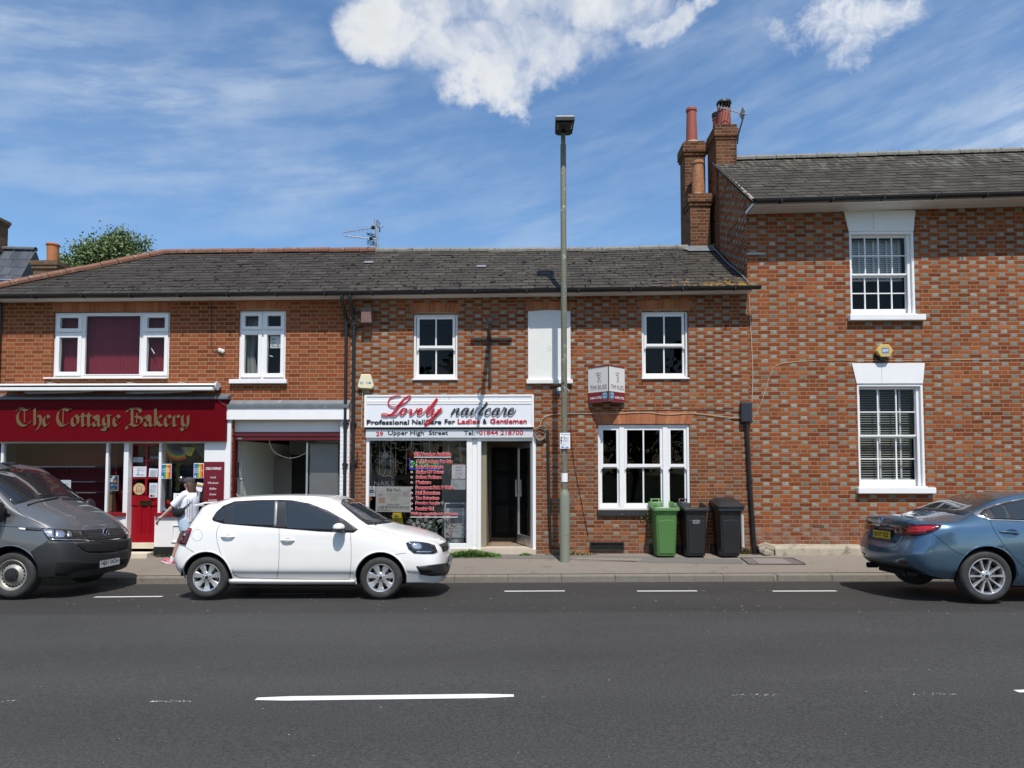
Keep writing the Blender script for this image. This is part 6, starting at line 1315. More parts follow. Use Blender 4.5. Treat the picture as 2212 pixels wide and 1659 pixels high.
AE2=thing('tv_aerial','single television aerial leaning from the townhouse chimney','aerial',tuple(P(1591,330,2.1)))
B_=lambda zx,zy,y_=1.8:P((2600+zx/1.4786)/1.85172,(380+zy/1.4786)/1.85172,y_)
m=MB();m.tube([B_(516,290,1.88),B_(522,235),B_(556,118)],.018,8);m.tube(spline([B_(516,230),B_(512,300),B_(514,340),B_(508,400)],4),.006,5);m.build('mast',M_TRIM,AE2,smooth=True)
m=MB();yagi(m,B_(400,68),B_(530,108),8,.15,Vector((.25,.6,.7)).normalized());m.tube([B_(530,108),B_(575,116)],.012,5);m.build('boom',M_GALV,AE2)
m=MB();p=B_(545,108);M_=Matrix.Translation(p)@Matrix.Rotation(.35,4,'Y')@Matrix.Rotation(.9,4,'Z');m.obox(M_,.17,.012,.20);m.build('reflector',plain('dull_grey_metal',(.16,.165,.17),.6),AE2)
# wheelie bins
def rr(w,d,r,z,n=4,off=(0,0)):
 pts=[]
 for cx,cy,a0 in((w/2-r,d/2-r,0),(-w/2+r,d/2-r,90),(-w/2+r,-d/2+r,180),(w/2-r,-d/2+r,270)):
  for k in range(n+1):a=math.radians(a0+90*k/n);pts.append(Vector((cx+r*math.cos(a)+off[0],cy+r*math.sin(a)+off[1],z)))
 return pts
def loft(mb,rings,m=0,cap0=False,cap1=False):
 n=len(rings[0]);vs=[p for r in rings for p in r]
 fs=[(j*n+i,j*n+(i+1)%n,(j+1)*n+(i+1)%n,(j+1)*n+i)for j in range(len(rings)-1)for i in range(n)]
 if cap0:fs.append(tuple(range(n-1,-1,-1)))
 if cap1:fs.append(tuple((len(rings)-1)*n+i for i in range(n)))
 mb.add(vs,fs,m)
def slope(m):m.v=[Vector((v.x,v.y,v.z+.15*(v.y-.10)*max(0,min(1,(v.z-.72)/.2))))for v in m.v]
def wheelie(mat,label,open_,group='wheelie bins by the wall'):
 r=thing('wheelie_bin',label,'wheelie bin',(0,0,0),group)
 m=MB();T=[(.40,.46,.0,.02),(.42,.48,.0,.05),(.455,.56,.01,.5),(.475,.60,.02,.84),(.48,.605,.02,.87),(.50,.63,.02,.90),(.51,.64,.02,.955)]
 rings=[rr(w,d,.05,z,off=(0,o))for w,d,o,z in T]
 rings+=[rr(.585,.70,.06,.960,off=(0,.01)),rr(.585,.70,.06,1.0,off=(0,.012)),rr(.575,.69,.06,1.008,off=(0,.012))]
 if open_:rings+=[rr(.50,.60,.08,1.008,off=(0,.03)),rr(.47,.56,.08,.98,off=(0,.03)),rr(.43,.52,.06,.4,off=(0,.02))]
 loft(m,rings,cap0=True,cap1=True);slope(m);m.build('body',mat,r,smooth=True,angle=40)
 m=MB();ring0=rr(.30,.01,.004,.2,off=(0,-.262));m.prism([(-.155,.03),(.155,.03),(.19,.60),(.17,.66),(.0,.685),(-.17,.66),(-.19,.60)],-.012,.012)
 sl_=math.atan((.60-.48)/2/.8-.02/.8);m.xform(Matrix.Translation((0,-.243,.04))@Matrix.Rotation(math.atan2(.05,.8),4,'X'));m.build('front_panel',mat,r,bevel=.008)
 m=MB();m.tube([(-.22,.40,1.045),(.22,.40,1.045)],.018,8)
 for xx in(-.20,-.03,.03,.20):m.tube([(xx,.36,.985),(xx,.40,1.045)],.016,6)
 slope(m);m.build('handle',mat,r,smooth=True)
 if open_:
  m=MB();m.box(-.28,.28,.405,.435,.40,1.02);m.build('lid',mat,r,bevel=.02,seg=3)
 else:
  m=MB();loft(m,[rr(.60,.70,.06,1.009,off=(0,0)),rr(.605,.71,.06,1.045),rr(.56,.66,.06,1.06),rr(.50,.58,.07,1.07),rr(.44,.46,.07,1.105,off=(0,.01)),rr(.40,.40,.06,1.115,off=(0,.01))],cap0=True,cap1=True);slope(m);m.build('lid',mat,r,smooth=True,angle=35)
 for sg in(-1,1):
  m=MB();m.lathe([(0,-.03),(.085,-.03),(.10,-.02),(.10,.02),(.085,.03),(0,.03)],Matrix.Translation((sg*.255,.25,.10))@Matrix.Rotation(math.pi/2,4,'Y'),18);w=m.build('wheel',M_RUBBER,r,smooth=True)
  m=MB();m.lathe([(0,sg*.036),(.05,sg*.034),(.055,sg*.031)],Matrix.Translation((sg*.255,.25,.10))@Matrix.Rotation(math.pi/2,4,'Y'),14);m.build('hub',M_TRIM,w)
 m=MB();m.tube([(-.25,.25,.10),(.25,.25,.10)],.012,6);m.build('axle',M_GALV,r)
 return r
for mat,label,px,op,rz_ in((M_GREENBIN,'green wheelie bin standing open without its lid showing',1439.5,True,.02),(M_BLACKBIN,'black open wheelie bin in the middle with small white council print',1503.5,True,.05),(M_BLACKBIN,'closed black wheelie bin nearest the black drain pipe',1578,False,.04)):
 p=GP(px,1206);b_=wheelie(mat,label,op);
 if 'council' in label:
  m=MB()
  for k,(s_,w_)in enumerate((('www.recycle',.15),('South Oxfordshire',.165),('District Council',.14))):letters(m,s_,-.09,-.09+w_,.70-.026*k,.718-.026*k,-.305,thick=0)
  m.build('lettering',M_TXTW,b_)
 b_.scale=(.86,.82,.975);b_.location=(p.x,p.y+.20,gz(p.x,p.y+.2));b_.rotation_euler=(0,0,rz_)
# weeds
def tuft(name,label,px0,px1,py,y0_,y1_,h,n,seed,mat=None,cat='weeds'):
 random.seed(seed);m=MB();m.keep=True
 for _ in range(n):
  u=random.uniform(-1,1);px=(px0+px1)/2+u*(px1-px0)/2;y_=random.uniform(y0_,y1_);x=P(px,py,y_).x;z=gz(x,y_);hh=h*(1-.75*abs(u))*random.uniform(.35,1.15)
  a=random.uniform(0,6.28);l=Vector((math.cos(a),math.sin(a),0));w=Vector((-l.y,l.x,0))*random.uniform(.005,.012);b0=Vector((x,y_,z-.01));mdl=b0+Vector((0,0,hh*.65))+l*hh*.25;tp=b0+Vector((0,0,hh*random.uniform(.6,1)))+l*hh*.8
  m.add([b0-w,b0+w,mdl+w*.9,mdl-w*.9,tp],[(0,1,2,3),(3,2,4)])
 return tag(m.build(name,mat or M_GRASS),label,cat,kind='stuff')
tuft('grass','bright green grass growing along the foot of the salon window',952,1082,1196,-.30,-.04,.16,1500,2)
tuft('grass','small green tuft of grass right of the salon step',1118,1150,1196,-.16,-.04,.07,200,3)
tuft('weeds','dry weeds along the wall foot near the lamp post',1175,1290,1190,-.14,-.02,.10,420,4,M_DRY)
tuft('weeds','dry weeds at the wall foot beside the closed black bin',1603,1622,1190,-.12,-.02,.22,130,5,M_DRY)
tuft('weeds','low dark weeds at the corner of the bakery door step',334,372,1205,-.14,-.03,.07,200,6,plain('dark_weed',(.06,.07,.03),.8))
random.seed(40);m=MB();m.keep=True
for _ in range(170):
 p=P(1412+random.gauss(0,9),1110+random.gauss(0,11),-.06+random.gauss(0,.03));n_=Vector((random.gauss(0,1),random.gauss(-1,.6),random.gauss(.3,.8))).normalized();t1=n_.orthogonal().normalized();t2=n_.cross(t1);s=random.uniform(.012,.03);m.add([p-t1*s,p+t2*s*.6,p+t1*s,p-t2*s*.6],[(0,1,2,3)])
tag(m.build('wall_fern',M_LEAF1),'small green plant sprouting from the sill behind the green bin','plant')
# bakery window dressing
S3=bx
RB_=[plain('rainbow_'+n_,c_,.6,var=.05)for n_,c_ in(('red',(.55,.03,.02)),('orange',(.62,.22,.02)),('yellow',(.62,.48,.03)),('green',(.05,.30,.06)),('blue',(.03,.12,.40)),('violet',(.08,.02,.16)),('black',(.008,.007,.010)))]
def spx(x0,y0,x1,y1):a,b=S3(x0,y0),S3(x1,y1);return(a[0],a[1],b[0],b[1])
FA=thing('paper_fan','half round rainbow paper fan hanging in the bakery window','fan',tuple(P(*S3(1010,355),.16)))
c=P(*S3(1010,130),.16);R0=228/3.456/1.85172/109.;m=MB();m.keep=True
rad=[1,.90,.80,.70,.60,.50,.38,.02];n=44
for i in range(n):
 t0,t1=math.radians(182+122*i/n),math.radians(182+122*(i+1)/n);d0,d1=(.012,0)if i%2 else(0,.012)
 for k in range(7):
  pts=[(t0,rad[k],d0),(t1,rad[k],d1),(t1,rad[k+1],d1),(t0,rad[k+1],d0)];m.add([(c.x+R0*r_*math.cos(t),.16+d_,c.z+R0*r_*math.sin(t))for t,r_,d_ in pts],[(3,2,1,0)],k)
m.build('pleated_paper',RB_,FA)
PF=thing('flag','yellow and pastel pride flag hung behind the rainbow fan','flag',tuple(P(*S3(1150,310),.22)))
cols=[plain('flag_pastel_blue',(.30,.42,.55),.8),plain('flag_pink',(.45,.28,.34),.8),plain('flag_grey',(.40,.40,.42),.8),RB_[2]]
m=MB();m.keep=True
for k,(x0,x1)in enumerate(((1055,1080),(1080,1100),(1100,1130),(1130,1245))):
 m.add([P(*S3(x0,165+(x0-1055)*.06),.22),P(*S3(x1,165+(x1-1055)*.06),.22),P(*S3(x1-(50 if k==3 else 10),265+(x1-1055)*.18 if k<3 else 292),.22),P(*S3(x0-8,265+(x0-1055)*.2),.22)],[(3,2,1,0)],k)
m.build('cloth',cols,PF);m=MB();c=P(*S3(1170,210),.213);m.tube([(c.x+.036*math.cos(t),.213,c.z+.036*math.sin(t))for t in[k*math.pi/10 for k in range(21)]],.006,5);m.build('ring_emblem',RB_[5],PF)
m=MB();m.keep=True
bn=thing('flag','dim pastel striped banner slanting across the top of the bakery window','flag',tuple(P(*S3(1300,380),.4)))
for k,mt_ in enumerate((.20,.16,.12,.10)):m.add([P(*S3(1180+50*k,130+5*k),.4),P(*S3(1230+50*k,130),.4),P(*S3(1384,300-40*k),.4),P(*S3(1384,360-45*k),.4)],[(3,2,1,0)],k)
m.build('cloth',[plain('banner_grey',(.10,.11,.13),.8),plain('banner_pink',(.14,.10,.12),.8),plain('banner_blue',(.08,.12,.17),.8),plain('banner_olive',(.14,.12,.02),.8)],bn)
stripes=[(i/6,.0,(i+1)/6,.93,RB_[j])for i,j in enumerate((4,4,3,2,1,0))]
def pride(label,px,words_):
 bl=[(.04+.92*u0,.03,.04+.92*u1,.96,mt_)for u0,_,u1,_,mt_ in stripes]+[(.12,.06,.24,.16,M_TXTW)]+scribble(2,.35,.9,.82,.92,RB_[6],3)
 return poster('poster',label,'poster',px,.02 if px[0]<400 else .024,blocks=bl,lines=[(w,u0,v0,u1,v1,M_TXTW)for w,u0,v0,u1,v1 in words_])
pride('rainbow poster reading STAND TOGETHER at the left of the small bakery window',spx(772,400,918,605),(('STAND',.08,.56,.88,.68),('TOGETHER',.08,.43,.88,.52)))
pride('rainbow poster reading LOVE ALWAYS WINS beside the deliveries board',spx(1228,390,1368,596),(('LOVE',.08,.58,.55,.68),('ALWAYS',.08,.46,.9,.56),('WINS',.08,.34,.58,.44)))
poster('poster','blue poster with white speech bubbles standing above the wicker basket','poster',spx(60,562,186,770),.10,bg=plain('poster_blue',(.015,.075,.17),.5),blocks=[(.0,.0,1,.02,M_PAPER),(.0,.98,1,1,M_PAPER),(.0,.02,.04,.98,M_PAPER),(.96,.02,1,.98,M_PAPER),(.35,.84,.62,.95,M_PAPER),(.14,.73,.46,.84,M_PAPER),(.1,.58,.42,.70,M_PAPER),(.5,.52,.72,.72,RB_[1]),(.74,.52,.92,.74,M_TXTG),(.08,.06,.3,.2,M_TXTG),(.36,.06,.66,.2,M_TXTG)]+scribble(3,.2,.9,.28,.46,M_TXTW,8))
yd_=yd-.006
poster('notice','white card notice in the top left pane of the red door','notice',spx(392,308,528,376),yd_,blocks=[(.15,.1,.5,.2,M_TXT)]+scribble(2,.55,.95,.35,.6,M_TXTG,2),lines=[('CSA',.1,.45,.5,.85,M_TXTG)],bg=plain('grey_card',(.42,.48,.50),.6))
CL=poster('closed_sign','black shaped CLOSED sign in the top right pane of the red door','door sign',spx(622,262,800,350),yd-.004,bg=M_BLACK,lines=[('CLOSED',.03,.22,.97,.62,plain('dim_white_lettering',(.45,.46,.46),.6))])
poster('notice','large white printed sheet in the middle left pane of the red door','notice',spx(390,436,572,580),yd_,blocks=scribble(5,.3,.9,.25,.78,M_TXTG,12)+[(.24,.2,.85,.23,M_TXT)],lines=[('The Cottage Bakery',.2,.80,.9,.9,M_TXTG)],bg=plain('blue_white_paper',(.60,.64,.70),.7))
poster('notice','small white sheet in the middle right pane of the red door','notice',spx(608,463,730,580),yd_,blocks=scribble(6,.15,.9,.12,.8,M_TXTG,13),bg=plain('blue_white_paper',(.60,.64,.70),.7),tilt=.05)
poster('notice','long white letter with a dog picture in the lower right pane of the red door','notice',spx(614,664,728,864),yd_,blocks=scribble(9,.12,.9,.34,.86,M_TXTG,14)+[(.2,.04,.8,.18,plain('print_tan',(.35,.22,.14),.7)),(.3,.06,.48,.2,M_TXT)],bg=plain('blue_white_paper',(.60,.64,.70),.7))
RS_=thing('round_sticker','round cream badge with a red house in the lower left door pane','sticker',tuple(P(*S3(473,828),yd_)))
c=P(*S3(473,745),yd_);rr_=82/3.456/1.85172/107.;m=MB();m.lathe([(0,.003),(rr_*.74,.003)],Matrix.Translation((c.x,yd_,c.z))@Matrix.Rotation(math.pi/2,4,'X'),28,m=1);m.lathe([(rr_*.74,.003),(rr_,.003),(rr_,0)],Matrix.Translation((c.x,yd_,c.z))@Matrix.Rotation(math.pi/2,4,'X'),28);m.build('disc',[plain('badge_gold',(.42,.33,.12),.6),plain('badge_cream',(.56,.50,.34),.6)],RS_)
m=MB()
def hp(u,v,dy):return Vector((c.x+u*rr_,yd_-.0045+dy,c.z+v*rr_))
for pts_ in([(-.45,-.48),(.45,-.48),(.45,.2),(0,.55),(-.45,.2),(-.45,-.48)],):pen(m,pts_,[.016]*6,hp,thick=.0005,n=1)if False else None
for a,b in(((-.45,-.48),(.45,-.48)),((.45,-.48),(.45,.2)),((.5,.16),(0,.58)),((0,.58),(-.5,.16)),((-.45,.2),(-.45,-.48))):pen(m,[a,b],[.14,.14],hp,thick=.0005,n=1)
m.build('house_emblem',plain('badge_red',(.38,.05,.03),.6),RS_);m=MB()
for u in(-.17,.17):m.ball((c.x+u*rr_,yd_-.002,c.z+.06*rr_),.13*rr_,.002,.13*rr_,10);m.ball((c.x+u*rr_,yd_-.002,c.z-.2*rr_),.17*rr_,.002,.2*rr_,10)
m.build('figure_emblem',plain('badge_orange',(.5,.2,.05),.6),RS_)
BK=thing('wicker_basket','tall brown wicker basket standing inside the bakery window','basket',tuple(P(*S3(112,1060),.5)))
q=spx(18,785,210,1062);r4=RECT(*q,.38);cx,hw_=(r4[0]+r4[2])/2,(r4[2]-r4[0])/2;zb0_=Z(1107.4)+.0
m=MB();rings=[]
for i in range(17):t=i/16;k=1+.04*t;w_=(hw_-.01)*k*(1+(.012 if i%2 else 0));rings.append(rr(w_*2,.42*k,.05,zb0_+(r4[3]-zb0_)*t,off=(cx,.60)))
loft(m,rings,cap0=True,cap1=True);m.build('body',M_WICKER,BK,smooth=True)
m=MB();pts=rr(hw_*2.1,.45,.05,r4[3]-.01,off=(cx,.60));m.tube(pts+[pts[0]],.018,6);m.build('rim',M_WICKER,BK,smooth=True)
poster('notice','plain white sheet taped low in the big bakery window behind the van','notice',(131,1037,153,1083),.055,blocks=scribble(3,.15,.8,.6,.85,M_TXTG,19))
random.seed(77)
for k,(u,v,r_,mt_,nm,lb_)in enumerate(((868,935,60,RB_[0],'paper_pompom','red tissue pompom heaped in the bakery window'),(880,890,45,plain('olive_cloth',(.10,.12,.03),.9),'paper_pompom','olive green pompom behind the red one'))):
 c=P(*S3(u,v),.30);m=MB();s=r_/3.456/1.85172/108.
 for i in range(26):d=Vector((random.gauss(0,1),random.gauss(0,.6),random.gauss(0,.8))).normalized();m.ball(c+d*s*.6,s*.4,s*.3,s*.35,6)
 tag(m.build(nm,mt_),lb_,'decoration')
m=MB();m.keep=True;cl_=thing('cloth_heap','heap of crumpled white and rainbow cloth on the bakery window floor','cloth',tuple(P(*S3(850,1075),.25)))
a,b=P(*S3(756,1000),.12).x,P(*S3(1000,1000),.12).x;n=22;vs=[]
for j in range(7):
 for i in range(n+1):u=i/n;hgt=.16*(1-(j/6)**1.5*.2)*(.5+.5*math.sin(u*9+j)*math.cos(u*23+j*2))*(.3+j/8);vs.append((a+(b-a)*u,.08+.05*j,Z(1107.3)+.005+max(0,hgt)))
for j in range(6):
 for i in range(n):m.add([vs[j*(n+1)+i],vs[j*(n+1)+i+1],vs[(j+1)*(n+1)+i+1],vs[(j+1)*(n+1)+i]],[(0,1,2,3)],[0,0,1,2,0,3,4,0][(i//2+j)%8])
m.build('folds',[plain('crumpled_white',(.6,.6,.64),.7),plain('pastel_lilac',(.42,.30,.55),.7),plain('pastel_blue',(.10,.25,.60),.7),plain('deep_purple',(.05,.02,.07),.8),plain('pastel_rose',(.55,.20,.35),.7)],cl_)
poster('notice','large white typed sheet low in the bakery window behind the walking person','notice',spx(945,805,1090,985),.018,blocks=scribble(9,.15,.9,.2,.72,M_TXTG,23)+[(.44,.78,.62,.88,M_TXT)],tilt=.03)
poster('notice','small striped leaflet tilted in the bakery window behind the walker with the cap','notice',spx(1262,660,1350,780),.03,blocks=[(0,.5,1,.62,RB_[4]),(0,.62,1,.74,RB_[1]),(0,.74,1,.86,RB_[2])],tilt=.2)
for k in range(6):
 m=MB();c=P(*S3(1008,430+62*k),.45);m.lathe([(0,.002),(.052-.003*(k%3),.002),(.052,0)],Matrix.Translation((c.x-.01*(k%2),.45,c.z))@Matrix.Rotation(math.pi/2,4,'X'),16);o=tag(m.build('hanging_disc',plain('disc_olive',(.22,.22,.05),.7)),'olive paper discs strung down the bakery window','decoration','paper discs on a string in the bakery window')
m=MB();c=P(*S3(1055,605),.3);m.ball(c,.085,.085,.075,14);tag(m.build('bauble',plain('iridescent_ball',(.5,.4,.38),.15,metal=.9),smooth=True),'shiny bauble hanging in the bakery window by the dark cap','decoration')
m=MB()
for i in range(24):p=P(*S3(905+20*i,100+3*math.sin(i)),.10);m.ball(p,.006,n=6)
for i in range(40):p=P(*S3(925-.25*i,460+10.5*i),.3);m.ball(p,.005,n=6)
tag(m.build('bead_string',plain('pearl_bead',(.7,.7,.66),.4)),'strings of tiny white beads along the top and side of the bakery window','bead string')
DB=poster('delivery_board','dark red board listing deliveries in white italics beside the small bakery window','sign board',spx(1362,370,1645,1060),-.04,bg=plain('board_red',(.14,.003,.012),.4,var=.05))
m=MB()
for s_,bxx in(('DELIVERIES',(1392,446,1610,480)),('Local',(1458,568,1534,598)),('Wholesale',(1422,648,1568,675)),('Buffets',(1444,726,1540,755)),('Events',(1444,805,1535,832)),('Lunches',(1428,884,1550,912)),('Corporate',(1428,962,1550,992))):
 q=RECT(*spx(*bxx),-.045);letters(m,s_,q[0],q[2],q[1],q[3],-.0445,thick=0,shear=.25,bold=.015 if s_=='DELIVERIES' else 0)
m.build('lettering',M_TXTW,DB)
# salon window dressing
V3=lambda zx,zy:((1350+zx/2.2122)/1.85172,(1500+zy/2.2122)/1.85172)
def v3(x0,y0,x1,y1):a,b=V3(x0,y0),V3(x1,y1);return(a[0],a[1],b[0],b[1])
for s_,x0,y0,x1,y1 in(('Gift Voucher Available',678,682,1005,716),('O.P.I Products For Sale',698,748,1016,780),('Basic Treatments',698,796,932,826),('Shellac UV Colour',696,842,941,872),('Deluxe Pedicure',696,888,920,918),('Manicure',696,934,826,964),('Permanent Pink & White',694,980,1028,1010),('Nail Extensions',694,1026,905,1058),('Toe Extensions',694,1073,897,1103),('Powder Acrylic',692,1120,902,1152),('Powder Gel',692,1166,850,1198),('Walk in appointments welcome',644,1214,1064,1246)):
 m=MB();mw=MB();q=RECT(*v3(x0,y0,x1,y1),.04);letters(m,s_,q[0],q[2],q[1],q[3],.040,thick=0,bold=.045);letters(mw,s_,q[0]-.004,q[2]+.004,q[1]-.004,q[3]+.004,.0425,thick=0,bold=.07)
 if y0>740 and y0<1200:c=P(*V3(656,(y0+y1)/2+2),.04);m.lathe([(0,0),(.016,0)],Matrix.Translation((c.x,.04,c.z))@Matrix.Rotation(math.pi/2,4,'X'),12);mw.lathe([(0,0),(.022,0)],Matrix.Translation((c.x,.0425,c.z))@Matrix.Rotation(math.pi/2,4,'X'),12)
 if y0<700 or y0>1200:mw.box(q[0],q[2],.0405,.0415,q[1]-.03,q[1]-.018)
 mw.build('lettering_outline',M_TXTW,SF);m.build('lettering',M_TXTR,SF)
def star(name,label,px,py,r,mat,n=8,y_=.35,long_=None):
 c=P(*V3(px,py),y_);s=r/2.2122/1.85172/108.;T_=thing(name,label,'star',(c.x,y_,c.z-s));m=MB()
 pts=[]
 for k in range(2*n):
  rad_=(1.0 if k%2==0 else .36)*s
  if k%4==2 and n==8:rad_*=.7
  t=math.pi/2+math.pi*k/n
  if long_ and k==n:rad_*=long_
  pts.append((c.x+rad_*math.cos(t),y_,c.z+rad_*math.sin(t)))
 m.add(pts+[(c.x,y_-.06,c.z),(c.x,y_+.06,c.z)],[(i,(i+1)%(2*n),2*n)for i in range(2*n)]+[((i+1)%(2*n),i,2*n+1)for i in range(2*n)]);m.build('star_body',mat,T_)
 m=MB();m.tube([(c.x,y_,c.z+s),(c.x,y_,Z(952))],.003,4);m.build('cord',M_TXTW,T_);return T_
M_CRY=plain('crystal_star',(.55,.57,.58),.15,var=.5,scale=40,spec=.8)
star('hanging_star','clear glittering star at the left of the salon window',420,720,78,M_CRY,long_=1.7);star('hanging_star','clear glittering star at the right of the salon window near the door',1102,640,62,M_CRY,long_=2.0)
star('hanging_star','red glitter star above the window lettering of the salon',655,702,64,plain('red_glitter',(.50,.05,.02),.3,metal=.4,var=.5,scale=60),n=5,y_=.22)
LS=thing('led_sign','blue framed LED sign reading NAILS and SPA PEDICURE behind the salon glass','LED sign',tuple(P(*V3(775,835),.3)))
q=RECT(*v3(635,722,912,836),.3);m=MB();m.box(q[0],q[2],.30,.33,q[1],q[3]);m.build('panel',M_BLACK,LS)
EB,EG,ER=(plain('led_'+n_,c_,.5,emit=(c_,.5))for n_,c_ in(('blue',(.05,.12,.9)),('green',(.05,.8,.25)),('red',(.5,.03,.02))))
m=MB();bars(m,q[0]+.005,q[1]+.005,q[2]-.005,q[3]-.005,.012,.012,.012,.001,.294,.2985);m.build('led_border',EB,LS)
m=MB();letters(m,'SPA PEDICURE',q[0]+.03,q[2]-.03,q[1]+.05,q[1]+.17,.296,thick=0,spacing=1.1);m.build('led_lettering',EG,LS)
m=MB();letters(m,'NAILS',q[0]+.2,q[2]-.1,q[1]+.22,q[3]-.01,.296,thick=0,spacing=1.2);m.build('led_lettering',plain('led_dim_red',(.30,.02,.02),.5),LS)
LO=thing('led_sign','unlit dark OPEN NAILS dotted sign at the left of the salon window','LED sign',tuple(P(*V3(412,985),.3)))
q=RECT(*v3(316,736,510,984),.3);m=MB();m.box(q[0],q[2],.30,.32,q[1],q[3]);m.build('panel',M_TRIM,LO)
m=MB();MG=plain('unlit_dot',(.30,.31,.33),.6)
letters(m,'OPEN',q[0]+.03,q[2]-.03,q[3]-.10,q[3]-.025,.297,thick=0);letters(m,'NAILS',q[0]+.02,q[2]-.02,q[1]+.01,q[1]+.10,.297,thick=0)
c=((q[0]+q[2])/2+.03,(q[1]+q[3])/2-.02)
for k in range(30):t=k*2*math.pi/30;m.ball((c[0]+.17*math.cos(t),.297,c[1]+.17*math.sin(t)),.005,.002,.005,6)
m.tube(spline([(c[0]-.15,.297,c[1]+.02),(c[0]-.05,.297,c[1]-.06),(c[0]+.08,.297,c[1]-.05),(c[0]+.15,.297,c[1]-.11)],5),.004,4);m.tube(spline([(c[0]-.05,.297,c[1]-.06),(c[0]-.01,.297,c[1]+.05),(c[0]+.01,.297,c[1]+.14)],5),.004,4);m.build('dotted_lettering',MG,LO)
MS=[plain('photo_skin',(.52,.33,.24),.7),plain('photo_cool',(.42,.47,.50),.7),plain('photo_pale',(.60,.55,.50),.7)]
poster('poster','cream price poster with photographs of hands at the lower left of the salon window','poster',v3(340,986,652,1212),.075,bg=plain('poster_cream',(.62,.58,.50),.7,var=.04),blocks=[(.04,.60,.26,.86,MS[2]),(.08,.34,.26,.56,MS[0]),(.74,.62,.97,.86,MS[1]),(.76,.36,.98,.58,MS[2]),(.06,.64,.2,.7,MS[0]),(.78,.66,.92,.8,MS[0])]+scribble(4,.04,.96,.04,.24,M_TXTG,41),lines=[('Biab Nails',.30,.82,.70,.94,M_TXT),('Lovely nail care',.33,.73,.69,.78,MS[0]),('29 upper high street',.29,.66,.72,.71,M_TXTG),('Thame booking',.35,.59,.66,.64,MS[0]),('via phone',.40,.52,.62,.57,MS[0]),('WhatsApp',.41,.45,.62,.50,MS[0]),('Benefits of Biab:',.33,.27,.68,.33,M_TXT)],tilt=.012)
CC=poster('notice','white CCTV notice with a black triangle at the left edge of the salon window','notice',v3(270,984,336,1074),.072,lines=[('CCTV',.22,.16,.78,.26,M_TXT)],blocks=scribble(1,.1,.9,.04,.12,M_TXTG,3))
m=MB()
qq=RECT(*v3(270,984,336,1074),.066)
def tp(u,v,dy):return Vector((qq[0]+(qq[2]-qq[0])*u,.064+dy,qq[1]+(qq[3]-qq[1])*v))
for a,b in(((.12,.38),(.88,.38)),((.88,.38),(.5,.95)),((.5,.95),(.12,.38))):pen(m,[a,b],[.06,.06],tp,thick=.0005,n=1)
pen(m,[(.3,.5),(.7,.62)],[.14,.14],tp,thick=.0005,n=1);m.build('camera_symbol',M_TXT,CC)
c=P(*V3(288,1095),.07);m=MB();m.lathe([(0,.003),(.042,.003),(.042,0)],Matrix.Translation((c.x,.07,c.z))@Matrix.Rotation(math.pi/2,4,'X'),18);tag(m.build('round_sticker',plain('orange_sticker',(.55,.08,.02),.5)),'small round orange sticker below the CCTV notice','sticker')
poster('notice','white opening hours board in the upper right of the salon window','notice',v3(1012,790,1132,920),.06,blocks=[(.0,.0,1,.02,M_TXTR),(.0,.98,1,1,M_TXTR)],lines=[('Monday - Wednesday',.1,.86,.92,.93,M_TXTR),('09.00 18.00',.3,.76,.74,.83,M_TXT),('Thursday late time',.12,.64,.9,.71,M_TXTR),('09.00 20.00',.3,.54,.74,.61,M_TXT),('Friday - Saturday',.18,.41,.84,.48,M_TXTR),('09.00 18.00',.3,.31,.74,.38,M_TXT),('Sunday - Bank Holiday',.1,.18,.92,.25,M_TXTR),('Closed',.38,.08,.66,.15,M_TXT)])
poster('notice','faded handwritten sheet below the opening hours board','notice',v3(1004,924,1134,1014),.06,bg=plain('faded_paper',(.55,.55,.54),.7,var=.2,scale=14),blocks=scribble(5,.08,.85,.3,.95,plain('faint_ink',(.36,.36,.37),.7),9),tilt=.02)
WF=thing('wet_floor_sign','yellow folding wet floor sign standing inside the salon window','floor sign',tuple(P(*V3(528,1330),.5)))
q=RECT(*v3(476,1218,582,1420),.5);cx=(q[0]+q[2])/2
for sg in(-1,1):
 m=MB();m.add([(q[0],.5+sg*.16,q[1]),(q[2],.5+sg*.16,q[1]),(cx+.085,.5+sg*.02,q[3]),(cx-.085,.5+sg*.02,q[3]),(q[0],.5+sg*.175,q[1]),(q[2],.5+sg*.175,q[1]),(cx+.085,.5+sg*.035,q[3]),(cx-.085,.5+sg*.035,q[3])],[(0,1,2,3),(7,6,5,4),(0,4,5,1),(1,5,6,2),(2,6,7,3),(3,7,4,0)]);m.build('leaf',M_YELLOW,WF)
m=MB();m.box(cx-.04,cx+.04,.44,.452,q[3]-.10,q[3]-.06);m.box(cx-.12,cx+.1,.385,.40,q[3]-.28,q[3]-.24);m.build('print',M_TXT,WF)
FL=thing('flower_arrangement','artificial white and pink flowers behind the glass of the salon','flowers',tuple(P(*V3(770,1390),.35)))
random.seed(5);c=P(*V3(765,1310),.3);gm=MB();wm=MB();gm.keep=True
for i in range(46):
 p=c+Vector((random.gauss(0,.23),random.gauss(0,.06),random.gauss(-.02,.12)))
 for k in range(6):t=k*1.05+random.random();wm.ball(p+Vector((.022*math.cos(t),-.012,.022*math.sin(t))),.017,.012,.017,6,m=1 if(abs(p.x-c.x)<.1 and p.z>c.z+.06)else 0)
for i in range(260):
 p=c+Vector((random.gauss(0,.30),random.gauss(.02,.05),random.gauss(0,.13)));n_=Vector((random.gauss(0,1),-1,random.gauss(0,1))).normalized();t1=n_.orthogonal().normalized();t2=n_.cross(t1);s=random.uniform(.02,.045);gm.add([p-t1*s,p+t2*s*.4,p+t1*s,p-t2*s*.4],[(0,1,2,3)])
